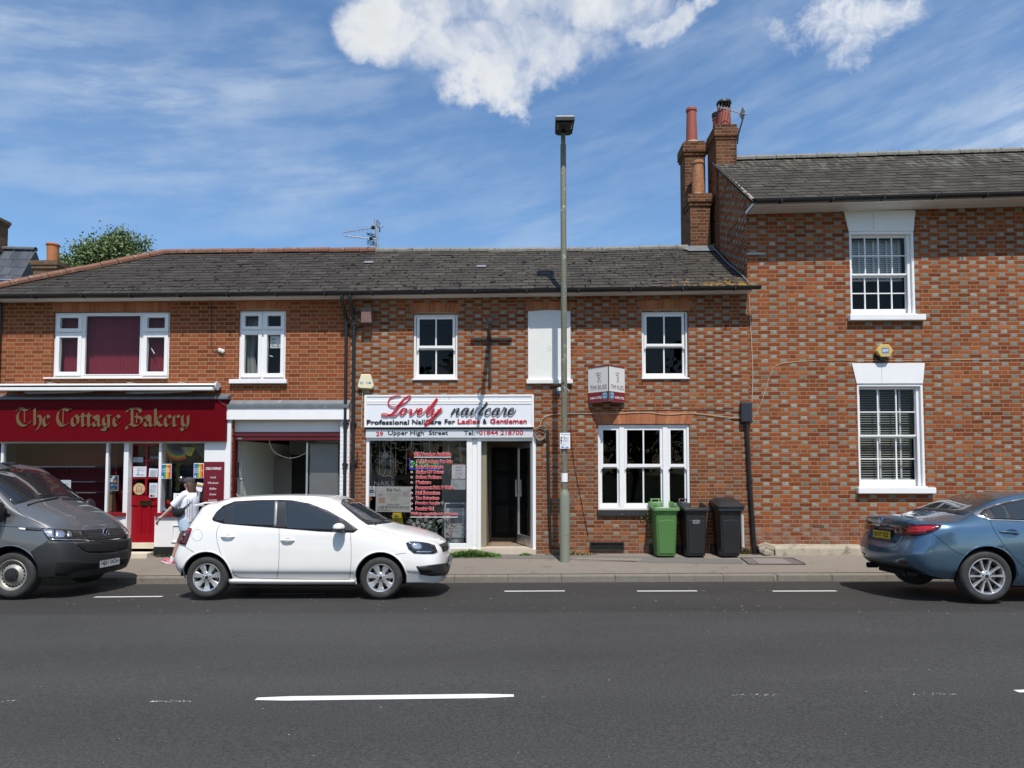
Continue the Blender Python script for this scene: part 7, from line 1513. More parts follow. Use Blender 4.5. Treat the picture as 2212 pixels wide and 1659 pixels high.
wm.build('blossom',[plain('cream_petal',(.62,.62,.55),.7),plain('pink_petal',(.60,.36,.40),.7)],FL);gm.build('foliage',plain('grey_green_leaf',(.13,.18,.13),.7,var=.4),FL)
m=MB();m.lathe([(0,0),(.09,0),(.13,.22),(.12,.22)],Matrix.Translation((c.x,.36,c.z-.38)),14);m.build('vase',M_UPVC,FL)
AB_=thing('pavement_sign','white framed swing sign with slanting red lettering stored inside the salon window','swing sign',tuple(P(*V3(1045,1480),.45)))
q=RECT(*v3(952,1138,1136,1440),.45);m=MB();m.tube(spline([(q[0]+.0,.45,q[1]-.10),(q[0],.45,q[1]+.1),(q[0],.45,q[3]-.06),(q[0]+.05,.45,q[3]),(q[2]-.05,.45,q[3]),(q[2],.45,q[3]-.06),(q[2],.45,q[1]+.1),(q[2],.45,q[1]-.10)],4),.016,8);m.build('frame',M_WHITE,AB_,smooth=True)
m=MB();m.box(q[0]+.025,q[2]-.025,.446,.454,q[1],q[3]-.09);m.build('panel',plain('panel_grey_white',(.62,.65,.64),.5),AB_)
m=MB();m.lathe([(.22,0),(.2,.06),(0,.07)],Matrix.Translation(((q[0]+q[2])/2,.5,Z(1174))),20);m.build('foot',M_GALV,AB_)
Mr=Matrix.Translation((q[0]+.09,0,q[1]+.02))@Matrix.Rotation(math.radians(-78),4,'Y');m=MB();letters(m,'Lovely',0,.50,-.075,.075,.444,thick=0,shear=.3,M_=Mr);m.build('lettering',M_TXTR,AB_)
m=MB();W__=q[2]-q[0]
for s_,u0,u1,v0,v1 in(('NAIL CARE',.36,.96,.78,.82),('Nail Care for',.48,.86,.66,.69),('Ladies & Gentlemen',.38,.97,.61,.64),('OPENING HOURS',.46,.9,.54,.57),('Monday - Wednesday',.44,.95,.49,.515),('9.30am - 6.00pm',.48,.9,.45,.475),('Late night by appointment',.42,.96,.39,.415),('9.30am - 8.00pm',.48,.9,.35,.375),('Friday - Saturday',.46,.92,.29,.315),('9.30am - 6.00pm',.48,.9,.25,.275),('01844 218700',.38,.97,.17,.205)):H_=q[3]-q[1];letters(m,s_,q[0]+W__*u0,q[0]+W__*u1,q[1]+H_*v0,q[1]+H_*v1,.444,thick=0)
m.build('lettering',M_TXTG,AB_)
m=MB()
random.seed(91)
for px in(300,372,470,515,605,740,818,985,1085):m.tube(spline([tuple(P(*V3(px+random.uniform(-5,5),yy),.12))for yy in(585,640,700,760,830 if px>320 else 900,880 if px>320 else 1000)],3),.003,4)
tag(m.build('light_string',plain('clear_flex',(.45,.44,.42),.4)),'thin clear fairy light strings hanging inside the salon window','fairy lights')
# vehicles
def lattice(st,nu,nv):
 rows=[spline([tuple(p)for p in s],nv)for s in st]
 cols=[spline([r[j]for r in rows],nu)for j in range(len(rows[0]))]
 return[[Vector(cols[j][i])for j in range(len(cols))]for i in range(len(cols[0]))]
class Car:
 def __init__(s,name,label,st,paint,nu,nv,arches,conv,loc,tilt=0.):
  s.root=thing(name,label,'van' if 'van' in name else 'car');s.conv=conv
  s.M=Matrix.Translation(loc)@Matrix.Rotation(tilt,4,'X');s.Mi=s.M.inverted();s.cl=s.Mi@CAM
  g_=lattice(st,nu,nv);ni,nj=len(g_),len(g_[0]);vs=[];fs=[]
  for sg in(-1,1):
   b=len(vs);vs+=[Vector((p.x,sg*max(0,p.y),p.z))for r in g_ for p in r]
   fs+=[(b+i*nj+j,b+(i+1)*nj+j,b+(i+1)*nj+j+1,b+i*nj+j+1)if sg<0 else(b+i*nj+j,b+i*nj+j+1,b+(i+1)*nj+j+1,b+(i+1)*nj+j)for i in range(ni-1)for j in range(nj-1)]
  s.bvh=BVHTree.FromPolygons([tuple(v)for v in vs],fs)
  for(ax,az,R)in arches:
   ins=[(math.hypot(v.x-ax,v.z-az)<R and abs(v.y)>.45)for v in vs];on=set()
   for f in fs:
    k=sum(ins[i]for i in f)
    if 0<k<len(f):on|={i for i in f if ins[i]}
   for i in on:
    v=vs[i];d=math.hypot(v.x-ax,v.z-az)or 1e-3;v.x=ax+(v.x-ax)*R/d;v.z=az+(v.z-az)*R/d
   fs=[f for f in fs if not all(ins[i]for i in f)]
  m=MB();m.add(vs,fs);s.body=m.build('body',paint,s.root,smooth=True,angle=50)
  bm=bmesh.new();bm.from_mesh(s.body.data);bmesh.ops.remove_doubles(bm,verts=bm.verts,dist=2e-4);bm.to_mesh(s.body.data);bm.free()
  sd=s.body.modifiers.new('thickness','SOLIDIFY');sd.thickness=.012;sd.offset=-1
  m=MB()
  for(ax,az,R)in arches:
   for sg in(-1,1):
    w_=s.side(ax,az+R+.02)-.03;k=24;tt=[math.radians(2+176*i/k)for i in range(k+1)]
    m.add([(ax+(R+.008)*math.cos(t),sg*y_,az+(R+.008)*math.sin(t))for y_ in(.45,w_)for t in tt],[(i,i+1,k+2+i,k+1+i)for i in range(k)]+[tuple(range(k+1))])
  for(ax,az,R)in arches:
   for sg in(-1,1):
    lp=MB();pts=[]
    for k in range(41):
     t=math.radians(-14+208*k/40);x,z=ax+(R+.006)*math.cos(t),az+(R+.006)*math.sin(t);h=s.bvh.ray_cast(Vector((x,-4,z)),Vector((0,1,0)))[0]
     if h and-h.y>.5:pts.append((x,sg*(-h.y-.004),z))
    lp.tube(pts,.013,6);lp.build('arch_lip',paint,s.body,smooth=True)
  xs=[p[0]for q in st for p in q];m.box(arches[0][0]+arches[0][2]+.02,arches[1][0]-arches[1][2]-.02,-.70,.70,.17,.40);m.box(min(xs)+.26,max(xs)-.35,-.50,.50,.25,.5);m.build('underbody',M_WELL,s.root)
 def side(s,x,z):
  h=s.bvh.ray_cast(Vector((x,-4,z)),Vector((0,1,0)))[0];return-h.y if h else .8
 def hit(s,px,py):
  """the point of the body seen at a photo pixel, in the car's own frame"""
  d=(s.Mi.to_3x3()@ray(px,py)).normalized();h,n,_,_=s.bvh.ray_cast(s.cl,d)
  if h is None:
   best=None
   for t in range(60):
    q=s.cl+d*(6+t*.15);r=s.bvh.find_nearest(q)
    if r[0]is not None and(best is None or r[3]<best[1]):best=((r[0],r[1]),r[3])
   h,n=best[0]
  if n.dot(d)>0:n=-n
  return h,n
 def sheet(s,name,pts,mat,off=.004,parent=None,both=True,cell=7.,th=.004,zoom=True,label=None,smooth=True):
  """panel cut to an outline and laid on the body; its twin goes on the other side"""
  pp=[s.conv(*p)if zoom else p for p in pts];bm=bmesh.new();bm.faces.new([bm.verts.new((x,y,0))for x,y in pp])
  for ax in(0,1):
   lo,hi=min(p[ax]for p in pp),max(p[ax]for p in pp);k=int((hi-lo)/cell)
   for i in range(1,k+1):
    co=[0,0,0];co[ax]=lo+(hi-lo)*i/(k+1);no=[0,0,0];no[ax]=1
    bmesh.ops.bisect_plane(bm,geom=bm.verts[:]+bm.edges[:]+bm.faces[:],plane_co=co,plane_no=no)
  bm.verts.ensure_lookup_table();vs=[]
  for v in bm.verts:
   h,n=s.hit(v.co.x,v.co.y);vs.append(h+n*off)
  fs=[tuple(v.index for v in f.verts)for f in bm.faces];bm.free();out=None
  for sg in((1,-1)if both else(1,)):
   m=MB();m.add([Vector((v.x,v.y*sg,v.z))for v in vs],fs);o=m.build(name,mat,parent or s.root,smooth=smooth)
   if th:sd=o.modifiers.new('thickness','SOLIDIFY');sd.thickness=th;sd.offset=0
   if label:o['label']=label
   out=out or o
  return out
 def seam(s,pts,r=.0028,mat=None,name='panel_gap',both=True,n=8,zoom=True,curve=True,parent=None):
  q=spline(pts,n)if curve else pts;w=[s.hit(*(s.conv(*p)if zoom else p))for p in q];m=MB()
  for sg in((1,-1)if both else(1,)):m.tube([Vector((h.x,sg*h.y,h.z))+Vector((nn.x,sg*nn.y,nn.z))*.0005 for h,nn in w],r,5)
  return m.build(name,mat or M_WELL,parent or s.root,smooth=True)
 def done(s):s.root.matrix_world=s.M
 def axis_sheet(s,name,pts,axis,mat,off=.004,parent=None,th=.004,cell=.08,label=None):
  """panel given in the car's own (y, z) seen from the front 'F' or the back 'R'"""
  bm=bmesh.new();bm.faces.new([bm.verts.new((x,y,0))for x,y in pts])
  for ax in(0,1):
   lo,hi=min(p[ax]for p in pts),max(p[ax]for p in pts);k=int((hi-lo)/cell)
   for i in range(1,k+1):
    co=[0,0,0];co[ax]=lo+(hi-lo)*i/(k+1);no=[0,0,0];no[ax]=1
    bmesh.ops.bisect_plane(bm,geom=bm.verts[:]+bm.edges[:]+bm.faces[:],plane_co=co,plane_no=no)
  sg=1 if axis=='F' else-1;vs=[]
  for v in bm.verts:
   o_=Vector((sg*6,v.co.x,v.co.y));h,n,_,_=s.bvh.ray_cast(o_,Vector((-sg,0,0)))
   if h is None:h,n,_,_=s.bvh.find_nearest(Vector((sg*2,v.co.x,v.co.y)))
   if n.x*sg<0:n=-n
   vs.append(h+n*off)
  bm.verts.index_update();fs=[tuple(v.index for v in f.verts)for f in bm.faces];bm.free();m=MB();m.add(vs,fs);o=m.build(name,mat,parent or s.root,smooth=True)
  if th:sd=o.modifiers.new('thickness','SOLIDIFY');sd.thickness=th;sd.offset=0
  if label:o['label']=label
  return o
RY=Matrix.Rotation(math.pi/2,4,'X')
def wheel(car,x,y,R,rim,w,style,sg=-1):
 """tyre with its rim, outer face towards sg"""
 base=Matrix.Translation((x,y,R))@(RY if sg<0 else Matrix.Rotation(-math.pi/2,4,'X'));m=MB()
 m.lathe([(rim-.012,-w),(R-.02,-w),(R-.004,-w+.02),(R,-w+.04),(R,-.045),(R-.006,-.028),(R-.022,-.008),((R+rim)/2+.01,.002),(rim+.016,-.004),(rim+.003,-.010),(rim-.002,-.02)],base,56)
 T_=m.build('wheel',M_RUBBER,car.root,smooth=True,angle=60)
 m=MB()
 n=60
 for i in range(n):
  t=i*2*math.pi/n
  for hh,zz in((R+.0005,-.06),(R+.0005,-w+.055)):m.obox(base@Matrix.Rotation(t,4,'Z')@Matrix.Translation((hh,0,zz)),.003,.010,.05)
 m.build('tread',M_RUBBER,T_)
 m=MB();m.lathe([(rim+.002,-.012),(rim-.004,-.004),(rim-.014,-.008),(rim-.024,-.03),(rim-.03,-.12)],base,48)
 if style=='steel':
  m.lathe([(rim-.02,-.03),(rim-.05,-.055),(rim*.70,-.045),(rim*.55,-.02),(rim*.5,-.012),(.0,-.012)],base,48)
  R_=m.build('rim',M_STEELRIM,T_,smooth=True);m=MB()
  for i in range(20):
   t=i*2*math.pi/20;c=Vector((rim*.72*math.cos(t),rim*.72*math.sin(t),-.0435));vs=[base@(c+Matrix.Rotation(t,3,'Z')@Vector((.017*math.cos(a),.013*math.sin(a),.0)))for a in[k*math.pi/5 for k in range(10)]]
   m.add(vs,[tuple(range(10))])
  m.build('ventilation_hole',M_WELL,R_);m=MB();m.lathe([(rim*.46,-.011),(rim*.45,.004),(rim*.20,.012),(rim*.19,.018),(0,.02)],base,32)
  for i in range(9):t=i*2*math.pi/9;m.obox(base@Matrix.Rotation(t,4,'Z')@Matrix.Translation((rim*.33,0,.009)),rim*.2,.006,.006)
  m.build('hub_cap',M_TRIM,R_,smooth=True);return T_
 m.lathe([(0,-.012),(.035,-.010),(.062,-.018),(.075,-.03),(.075,-.05)],base,24)
 spokes=[(i*2*math.pi/7+.22,.048,.030)for i in range(7)]if style=='seven' else[(i*2*math.pi/5+s_*.30+.32,.030,.022)for i in range(5)for s_ in(-1,1)]
 for t,w0,w1 in spokes:
  Mx=base@Matrix.Rotation(t,4,'Z');ri=rim-.012
  sec=[(.05,w1*(.62 if style!='seven' else 1.0),-.016),(.10,w1*.55 if style!='seven' else w1*.9,-.020),(rim*.7,w1*.62 if style!='seven' else w0*.86,-.018),(ri,w0*(.75 if style!='seven' else 1.),-.012)]
  vs=[]
  for r,hw,z in sec:vs+=[Mx@Vector((r,-hw,z-.012)),Mx@Vector((r,-hw*.72,z)),Mx@Vector((r,hw*.72,z)),Mx@Vector((r,hw,z-.012)),Mx@Vector((r,hw*.8,z-.05)),Mx@Vector((r,-hw*.8,z-.05))]
  m.add(vs,[(6*i+k,6*i+(k+1)%6,6*i+6+(k+1)%6,6*i+6+k)for i in range(3)for k in range(6)])
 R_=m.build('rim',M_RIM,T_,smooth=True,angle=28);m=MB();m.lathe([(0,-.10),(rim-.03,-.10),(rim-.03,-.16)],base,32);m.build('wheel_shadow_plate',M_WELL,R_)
 m=MB();m.lathe([(.05,-.085),(rim*.68,-.085),(rim*.68,-.095)],base,32);m.build('brake_disc',plain('brake_steel',(.16,.155,.15),.45,metal=.7),R_,smooth=True)
 m=MB();m.lathe([(0,-.006),(.024,-.007),(.027,-.011)],base,20);m.build('centre_cap',M_TRIM,R_,smooth=True);m=MB()
 for i in range(5):t=i*2*math.pi/5+.3;m.lathe([(0,-.010),(.008,-.010),(.010,-.02)],base@Matrix.Translation((.048*math.cos(t),.048*math.sin(t),0)),8)
 m.build('wheel_bolt',M_TRIM,R_);return T_
def plate(car,cx,cy,cz,w,h,mat,text_,facing,parent=None):
 """number plate facing +x or -x"""
 sg=facing;M_=Matrix(((0,-sg,0,cx),(sg,0,0,cy),(0,0,1,cz),(0,0,0,1)))
 m=MB();m.box(-w/2,w/2,0,.012,-h/2,h/2);m.xform(M_);p=m.build('number_plate',mat,car.root,bevel=.004)
 m=MB();bars(m,-w/2-.006,-h/2-.006,w/2+.006,h/2+.006,.007,.007,.007,.007,-.002,.014);m.xform(M_);m.build('plate_frame',M_TRIM,p)
 m=MB();letters(m,text_,-w*.42+(.02 if 'XSZ' in text_ else 0),w*.42,-h*.32,h*.32,-.0016,thick=0,M_=M_,bold=.03);m.build('lettering',M_TXT,p)
 if mat is M_PLATEY:m=MB();m.box(-w/2+.004,-w/2+.04,-.0012,-.0004,-h/2+.004,h/2-.004);m.xform(M_);m.build('blue_band',plain('plate_blue',(.02,.06,.25),.4),p)
 return p
def ring_badge(car,M_,r,bars_,name='emblem',mat=None):
 """chrome roundel with strokes; M_ maps local (x right, y out) to the car"""
 m=MB();m.tube([M_@Vector((r*math.cos(t),-.004,r*math.sin(t)))for t in[k*math.pi/14 for k in range(29)]],r*.11,6)
 for pts in bars_:m.tube([M_@Vector((u*r,-.004,v*r))for u,v in pts],r*.10,5)
 return m.build(name,mat or M_CHROME,car.root,smooth=True)
VW=[[(-.50,.80),(-.02,-.05),(.02,-.05),(.50,.80)],[(-.9,.38),(-.40,-.86),(0,-.02),(.40,-.86),(.9,.38)]]
WING=[[(-.75,.55),(-.3,.3),(0,-.35),(.3,.3),(.75,.55)],[(-.8,.2),(-.3,-.1),(0,-.6),(.3,-.1),(.8,.2)]]
# white hatchback
POLO=[[(-1.74,0,.28),(-1.82,0,.38),(-1.85,0,.58),(-1.78,0,.78),(-1.70,0,.98),(-1.585,0,1.24),(-1.565,0,1.315),(-1.50,0,1.345)],[(-1.73,.38,.28),(-1.80,.42,.38),(-1.83,.46,.58),(-1.76,.46,.78),(-1.68,.43,.98),(-1.555,.36,1.24),(-1.54,.27,1.312),(-1.48,0,1.347)],[(-1.64,.64,.28),(-1.70,.70,.38),(-1.735,.74,.58),(-1.665,.735,.78),(-1.57,.69,1.0),(-1.455,.56,1.24),(-1.43,.38,1.325),(-1.41,0,1.360)],[(-1.44,.72,.25),(-1.47,.79,.36),(-1.48,.822,.58),(-1.44,.808,.82),(-1.36,.765,1.05),(-1.27,.62,1.28),(-1.26,.40,1.372),(-1.26,0,1.398)],[(-1.0,.74,.21),(-1.0,.82,.34),(-1.0,.845,.58),(-1.0,.825,.84),(-1.0,.78,1.055),(-1.0,.63,1.365),(-1.0,.40,1.43),(-1.0,0,1.448)],[(-.5,.74,.20),(-.5,.81,.33),(-.5,.835,.58),(-.5,.825,.84),(-.5,.79,1.035),(-.5,.635,1.40),(-.5,.40,1.458),(-.5,0,1.470)],[(0,.74,.20),(0,.81,.33),(0,.835,.58),(0,.825,.82),(0,.79,1.015),(0,.63,1.402),(0,.40,1.458),(0,0,1.470)],[(.42,.74,.20),(.42,.81,.33),(.42,.835,.58),(.42,.825,.81),(.42,.79,.995),(.42,.61,1.365),(.40,.40,1.424),(.36,0,1.440)],[(.75,.74,.20),(.75,.81,.33),(.75,.835,.58),(.75,.825,.80),(.75,.79,.975),(.74,.68,1.185),(.74,.42,1.262),(.72,0,1.300)],[(1.02,.74,.20),(1.02,.82,.33),(1.02,.84,.58),(1.02,.825,.79),(1.02,.79,.945),(1.03,.735,1.015),(1.06,.44,1.078),(1.10,0,1.105)],[(1.25,.74,.21),(1.25,.82,.34),(1.25,.84,.58),(1.25,.82,.77),(1.25,.785,.905),(1.25,.725,.955),(1.27,.44,.998),(1.30,0,1.016)],[(1.55,.74,.22),(1.55,.815,.35),(1.55,.835,.58),(1.55,.81,.74),(1.55,.765,.855),(1.55,.69,.90),(1.55,.42,.942),(1.56,0,.955)],[(1.80,.70,.22),(1.80,.78,.34),(1.80,.80,.54),(1.80,.775,.68),(1.80,.73,.785),(1.80,.64,.832),(1.80,.38,.872),(1.80,0,.886)],[(1.98,.60,.20),(2.00,.67,.32),(2.00,.69,.50),(1.98,.665,.63),(1.96,.62,.72),(1.95,.54,.765),(1.94,.34,.805),(1.93,0,.825)],[(2.05,.38,.20),(2.085,.43,.31),(2.095,.45,.48),(2.08,.44,.61),(2.06,.42,.69),(2.03,.37,.735),(2.0,.25,.768),(1.98,0,.788)],[(2.08,0,.20),(2.115,0,.31),(2.13,0,.48),(2.115,0,.61),(2.09,0,.69),(2.06,0,.74),(2.03,0,.765),(2.0,0,.780)]]
for q_ in POLO:
 if q_[1][1]>.7:q_[1]=(q_[1][0],q_[1][1]-.014,q_[1][2]+.01)
 a_,b_=q_[1],q_[2];q_.insert(2,(a_[0]+(b_[0]-a_[0])*.32,a_[1]+(b_[1]-a_[1])*.9,a_[2]+(b_[2]-a_[2])*.32))
yN=-3.74;Xr,Xf=P(446.0,1248,yN+.04).x,P(822.0,1248,yN+.04).x;cxp=(Xr+Xf)/2;wb=(Xf-Xr)/2
pconv=lambda zx,zy:((600+zx/1.7696)/1.85172,(1900+zy/1.7696)/1.85172)
TILT=-.022
car=Car('hatchback_car','white five-door hatchback car parked facing right at the kerb',POLO,M_CARWHITE,9,6,[(-wb,.30,.365),(wb,.30,.365)],pconv,Vector((cxp,yN+.84,gz(cxp,-3.7)+.0)),TILT)
for x in(-wb,wb):
 for sg in(-1,1):wheel(car,x,sg*.815,.298,.197,.185,'seven',sg)
car.sheet('window_surround',[(440,310),(470,262),(520,218),(600,187),(760,178),(930,176),(1010,180),(1130,202),(1260,252),(1390,325),(1472,386),(1440,408),(1200,400),(930,378),(700,360),(520,345),(448,325)],M_TRIM,.0025,both=True)
car.sheet('window',[(450,311),(500,258),(592,205),(515,334),(462,320)],M_CARGLASS,.006)
car.sheet('window',[(606,208),(760,192),(905,187),(893,270),(882,367),(720,356),(576,346),(590,260)],M_CARGLASS,.006)
car.sheet('window',[(960,190),(1080,200),(1180,232),(1332,305),(1336,345),(1285,397),(1100,385),(962,376)],M_CARGLASS,.006)
car.sheet('door_post',[(884,186),(906,186),(893,368),(876,366)],M_GALV,.0075,th=.002)
ws=car.axis_sheet('windscreen',[(-.69,1.035),(.69,1.035),(.665,1.11),(.60,1.24),(.54,1.335),(.3,1.382),(0,1.395),(-.3,1.382),(-.54,1.335),(-.60,1.24),(-.665,1.12)],'F',M_SCREEN,.004)
car.axis_sheet('rear_window',[(-.60,1.02),(.60,1.02),(.51,1.23),(-.51,1.23)],'R',M_CARGLASS,.004)
m=MB()
for a,b in(((1.10,-.60,1.02),(1.16,-.05,1.06)),((1.16,.0,1.06),(1.10,.55,1.03))):
 h0=car.bvh.find_nearest(Vector(a));h1=car.bvh.find_nearest(Vector(b));m.tube([h0[0]+h0[1]*.012,(h0[0]+h1[0])/2+h0[1]*.022,h1[0]+h1[1]*.012],.008,5)
m.build('wiper',M_TRIM,car.root)
car.seam([(500,347),(474,395),(478,480),(515,590),(570,675),(620,718),(660,727)]);car.seam([(640,726),(780,730),(898,733)]);car.seam([(913,378),(915,500),(910,640),(899,733)]);car.seam([(899,733),(1150,738),(1412,738)]);car.seam([(1417,408),(1424,520),(1422,640),(1411,738)])
car.seam([(236,500),(270,522),(312,548)]);car.seam([(1735,566),(1775,556),(1812,554)]);car.seam([(1545,368),(1650,398),(1780,432),(1885,466)],.003);car.seam([(1480,352),(1510,360),(1548,366)],.003)
car.seam([(333+38*math.cos(t),426+41*math.sin(t))for t in[k*math.pi/10 for k in range(21)]],.0018,both=False,n=2,name='fuel_flap_gap')
tl=car.sheet('tail_lamp',[(238,370),(268,372),(299,380),(285,425),(256,496),(216,490),(225,440)],M_DARKRED,.010,th=.016)
car.sheet('red_lens',[(246,378),(290,386),(283,405),(240,398)],M_REDLAMP,.0195,parent=tl,th=.002,both=False)
hl=car.sheet('headlamp',[(1812,482),(1840,470),(1900,474),(1965,484),(2012,500),(2032,545),(2000,557),(1930,556),(1868,552),(1830,522)],M_LAMPDARK,.008,th=.012)
car.sheet('reflector',[(1850,482),(1905,482),(1925,505),(1915,535),(1875,530),(1850,505)],M_HEADLAMP,.0155,parent=hl,th=.003,both=False);car.sheet('reflector',[(1880,540),(1995,542),(1985,550),(1890,550)],M_HEADLAMP,.0155,parent=hl,th=.003,both=False)
car.sheet('lower_grille',[(1884,645),(1960,640),(2040,630),(2098,622),(2102,690),(2060,712),(1990,714),(1915,704)],M_TRIM,.004)
car.sheet('fog_lamp_grille',[(1900,655),(1985,652),(2000,686),(1915,684)],M_WELL,.0075,th=.002)
car.axis_sheet('grille',[(-.44,.63),(.44,.63),(.46,.735),(-.46,.735)],'F',M_TRIM,.004);car.axis_sheet('lower_intake',[(-.42,.27),(.42,.27),(.44,.42),(-.44,.42)],'F',M_TRIM,.004)
car.sheet('sill_trim',[(562,735),(1000,740),(1450,742),(1450,764),(1000,768),(566,764)],M_CARWHITE,.014,th=.02)
for hx0,hx1,hy in((505,600,437),(928,1023,462)):
 a,na=car.hit(*pconv(hx0,hy));b,nb=car.hit(*pconv(hx1,hy));c=(a+b)/2
 for sg in(1,-1):
  fl=lambda v:Vector((v.x,v.y*sg,v.z))
  m=MB();m.lathe([(0,0),(.040,.0005)],Matrix.Translation(fl(c+na*.0015))@(RY if sg>0 else Matrix.Rotation(-math.pi/2,4,'X'))@Matrix.Diagonal((1.35,.75,1,1)),20);hb=m.build('handle_recess_shade',plain('white_recess_shade',(.36,.36,.35),.5),car.root)  # flat disc behind the handle, recess shade put into a greyer white
  m=MB();m.tube([fl(a+na*.004),fl(a*.8+b*.2+na*.030),fl(c+na*.036),fl(a*.2+b*.8+na*.030),fl(b+na*.004)],[.011,.015,.015,.015,.011],8);m.build('door_handle',M_CARWHITE,car.root,smooth=True)
for sg in(1,-1):
 c,_=car.hit(*pconv(1345,372));c=Vector((c.x+.02,(c.y-.14)*sg,c.z+.01));m=MB();m.ball(c,.085,.10,.062,16);m.v=[Vector((v.x-(.03 if v.x<c.x-.02 else 0)*0,v.y,max(v.z,c.z-.05)))for v in m.v];mm=m.build('door_mirror',M_CARWHITE,car.root,smooth=True)
 m=MB();m.ball(c+Vector((0,0,-.022)),.086,.098,.045,14);m.tube([c+Vector((.03,.02*sg,-.045)),c+Vector((.06,.15*sg,-.055))],[.03,.025],8);m.build('mirror_base',M_TRIM,mm,smooth=True)
plate(car,2.142,0,.47,.52,.11,M_PLATEW,'MW13 JYF',1);plate(car,-1.80,0,.80,.52,.11,M_PLATEY,'MW13 JYF',-1)
ring_badge(car,Matrix(((0,-1,0,2.108),(1,0,0,0),(0,0,1,.685),(0,0,0,1))),.055,VW)
m=MB();m.prism([(-1.63,1.312),(-1.44,1.362),(-1.44,1.335),(-1.60,1.292)],-.47,.47);m.build('spoiler',M_CARWHITE,car.root,bevel=.008)
car.done()
# blue saloon
MAZ=[[(-2.190,0,.34),(-2.350,0,.44),(-2.380,0,.62),(-2.310,0,.80),(-2.270,0,.95),(-2.320,0,1.05),(-2.260,0,1.10),(-2.110,0,1.11)],[(-2.170,.40,.34),(-2.320,.42,.44),(-2.360,.44,.62),(-2.285,.46,.80),(-2.245,.46,.95),(-2.285,.44,1.045),(-2.230,.36,1.09),(-2.090,0,1.11)],[(-2.110,.72,.33),(-2.210,.77,.44),(-2.240,.80,.62),(-2.170,.80,.80),(-2.130,.78,.95),(-2.140,.71,1.04),(-2.110,.44,1.09),(-2.030,0,1.115)],[(-1.950,.78,.30),(-1.990,.86,.42),(-1.990,.895,.62),(-1.950,.89,.82),(-1.910,.865,.97),(-1.910,.76,1.05),(-1.890,.44,1.095),(-1.850,0,1.12)],[(-1.65,.79,.26),(-1.65,.885,.40),(-1.65,.92,.62),(-1.65,.91,.84),(-1.65,.87,1.0),(-1.62,.75,1.085),(-1.58,.44,1.155),(-1.56,0,1.18)],[(-1.25,.79,.22),(-1.25,.88,.38),(-1.25,.92,.62),(-1.25,.915,.86),(-1.25,.865,1.03),(-1.22,.66,1.235),(-1.20,.40,1.30),(-1.18,0,1.32)],[(-.8,.79,.20),(-.8,.865,.36),(-.8,.905,.62),(-.8,.905,.86),(-.8,.855,1.025),(-.8,.60,1.355),(-.8,.38,1.415),(-.8,0,1.43)],[(-.2,.79,.20),(-.2,.86,.36),(-.2,.90,.62),(-.2,.90,.84),(-.2,.85,1.0),(-.2,.58,1.395),(-.2,.36,1.442),(-.2,0,1.455)],[(.4,.79,.20),(.4,.86,.36),(.4,.90,.62),(.4,.90,.83),(.4,.845,.98),(.4,.59,1.355),(.38,.38,1.412),(.36,0,1.425)],[(.9,.79,.20),(.9,.865,.36),(.9,.905,.62),(.9,.90,.82),(.9,.84,.955),(.9,.68,1.14),(.90,.42,1.215),(.88,0,1.24)],[(1.3,.79,.21),(1.3,.88,.37),(1.3,.915,.62),(1.3,.895,.80),(1.3,.835,.92),(1.3,.75,.985),(1.32,.44,1.03),(1.34,0,1.05)],[(1.75,.78,.23),(1.75,.87,.38),(1.75,.895,.60),(1.75,.86,.75),(1.75,.79,.84),(1.75,.68,.885),(1.75,.40,.93),(1.76,0,.945)],[(2.1,.66,.22),(2.12,.74,.36),(2.12,.76,.54),(2.1,.73,.66),(2.08,.67,.735),(2.06,.58,.775),(2.05,.36,.81),(2.05,0,.83)],[(2.28,.38,.22),(2.33,.42,.34),(2.35,.44,.50),(2.32,.43,.62),(2.28,.40,.69),(2.23,.36,.73),(2.2,.24,.76),(2.18,0,.775)],[(2.32,0,.22),(2.37,0,.34),(2.39,0,.50),(2.36,0,.62),(2.32,0,.69),(2.26,0,.735),(2.22,0,.755),(2.2,0,.77)]]
yM=-4.25;xra=P(2132.2,1245,yM+.036).x;cxm=xra+1.415
mconv=lambda zx,zy:((3380+zx/3.0894)/1.85172,(1940+zy/3.0894)/1.85172)
car=Car('saloon_car','metallic blue four-door saloon car parked at the right edge, seen from behind',MAZ,M_CARBLUE,9,6,[(-1.415,.34,.40),(1.415,.34,.40)],mconv,Vector((cxm,yM+.915,gz(cxm,-4.2)+.0)),TILT)
for x in(-1.415,1.415):
 for sg in(-1,1):wheel(car,x,sg*.895,.338,.238,.215,'ten',sg)
car.sheet('chrome_surround',[(1576,358),(1640,325),(1714,290),(1830,248),(1945,212),(2080,185),(2200,165),(2330,150),(2460,148),(2460,470),(2340,462),(2200,455),(2000,442),(1800,438),(1700,412),(1610,378)],M_ALU,.004,cell=9)
car.sheet('window_surround',[(1655,362),(1722,308),(1830,268),(1950,232),(2080,202),(2200,182),(2330,168),(2460,165),(2460,452),(2340,448),(2200,440),(2010,432),(1800,426),(1735,402)],M_TRIM,.0075,cell=9,th=.002)
car.sheet('window',[(1785,290),(1935,246),(1975,320),(2015,425),(1905,420),(1855,418)],M_CARGLASS,.0105,th=.002)
car.sheet('window',[(1960,240),(2080,212),(2200,192),(2330,178),(2440,176),(2440,440),(2200,434),(2050,428),(2010,330)],M_CARGLASS,.0105,th=.002)
car.seam([(1795,440),(1815,500),(1850,570),(1905,655),(1985,770),(2080,880),(2200,1000),(2240,1060)]);car.seam([(1070,585),(1160,660),(1280,760),(1400,845),(1480,862)]);car.seam([(738,488),(770,450),(850,425),(960,412),(1090,400)]);car.seam([(282,560),(275,610),(300,690),(340,740),(450,770),(580,772),(650,735),(700,670),(725,640)],both=False)
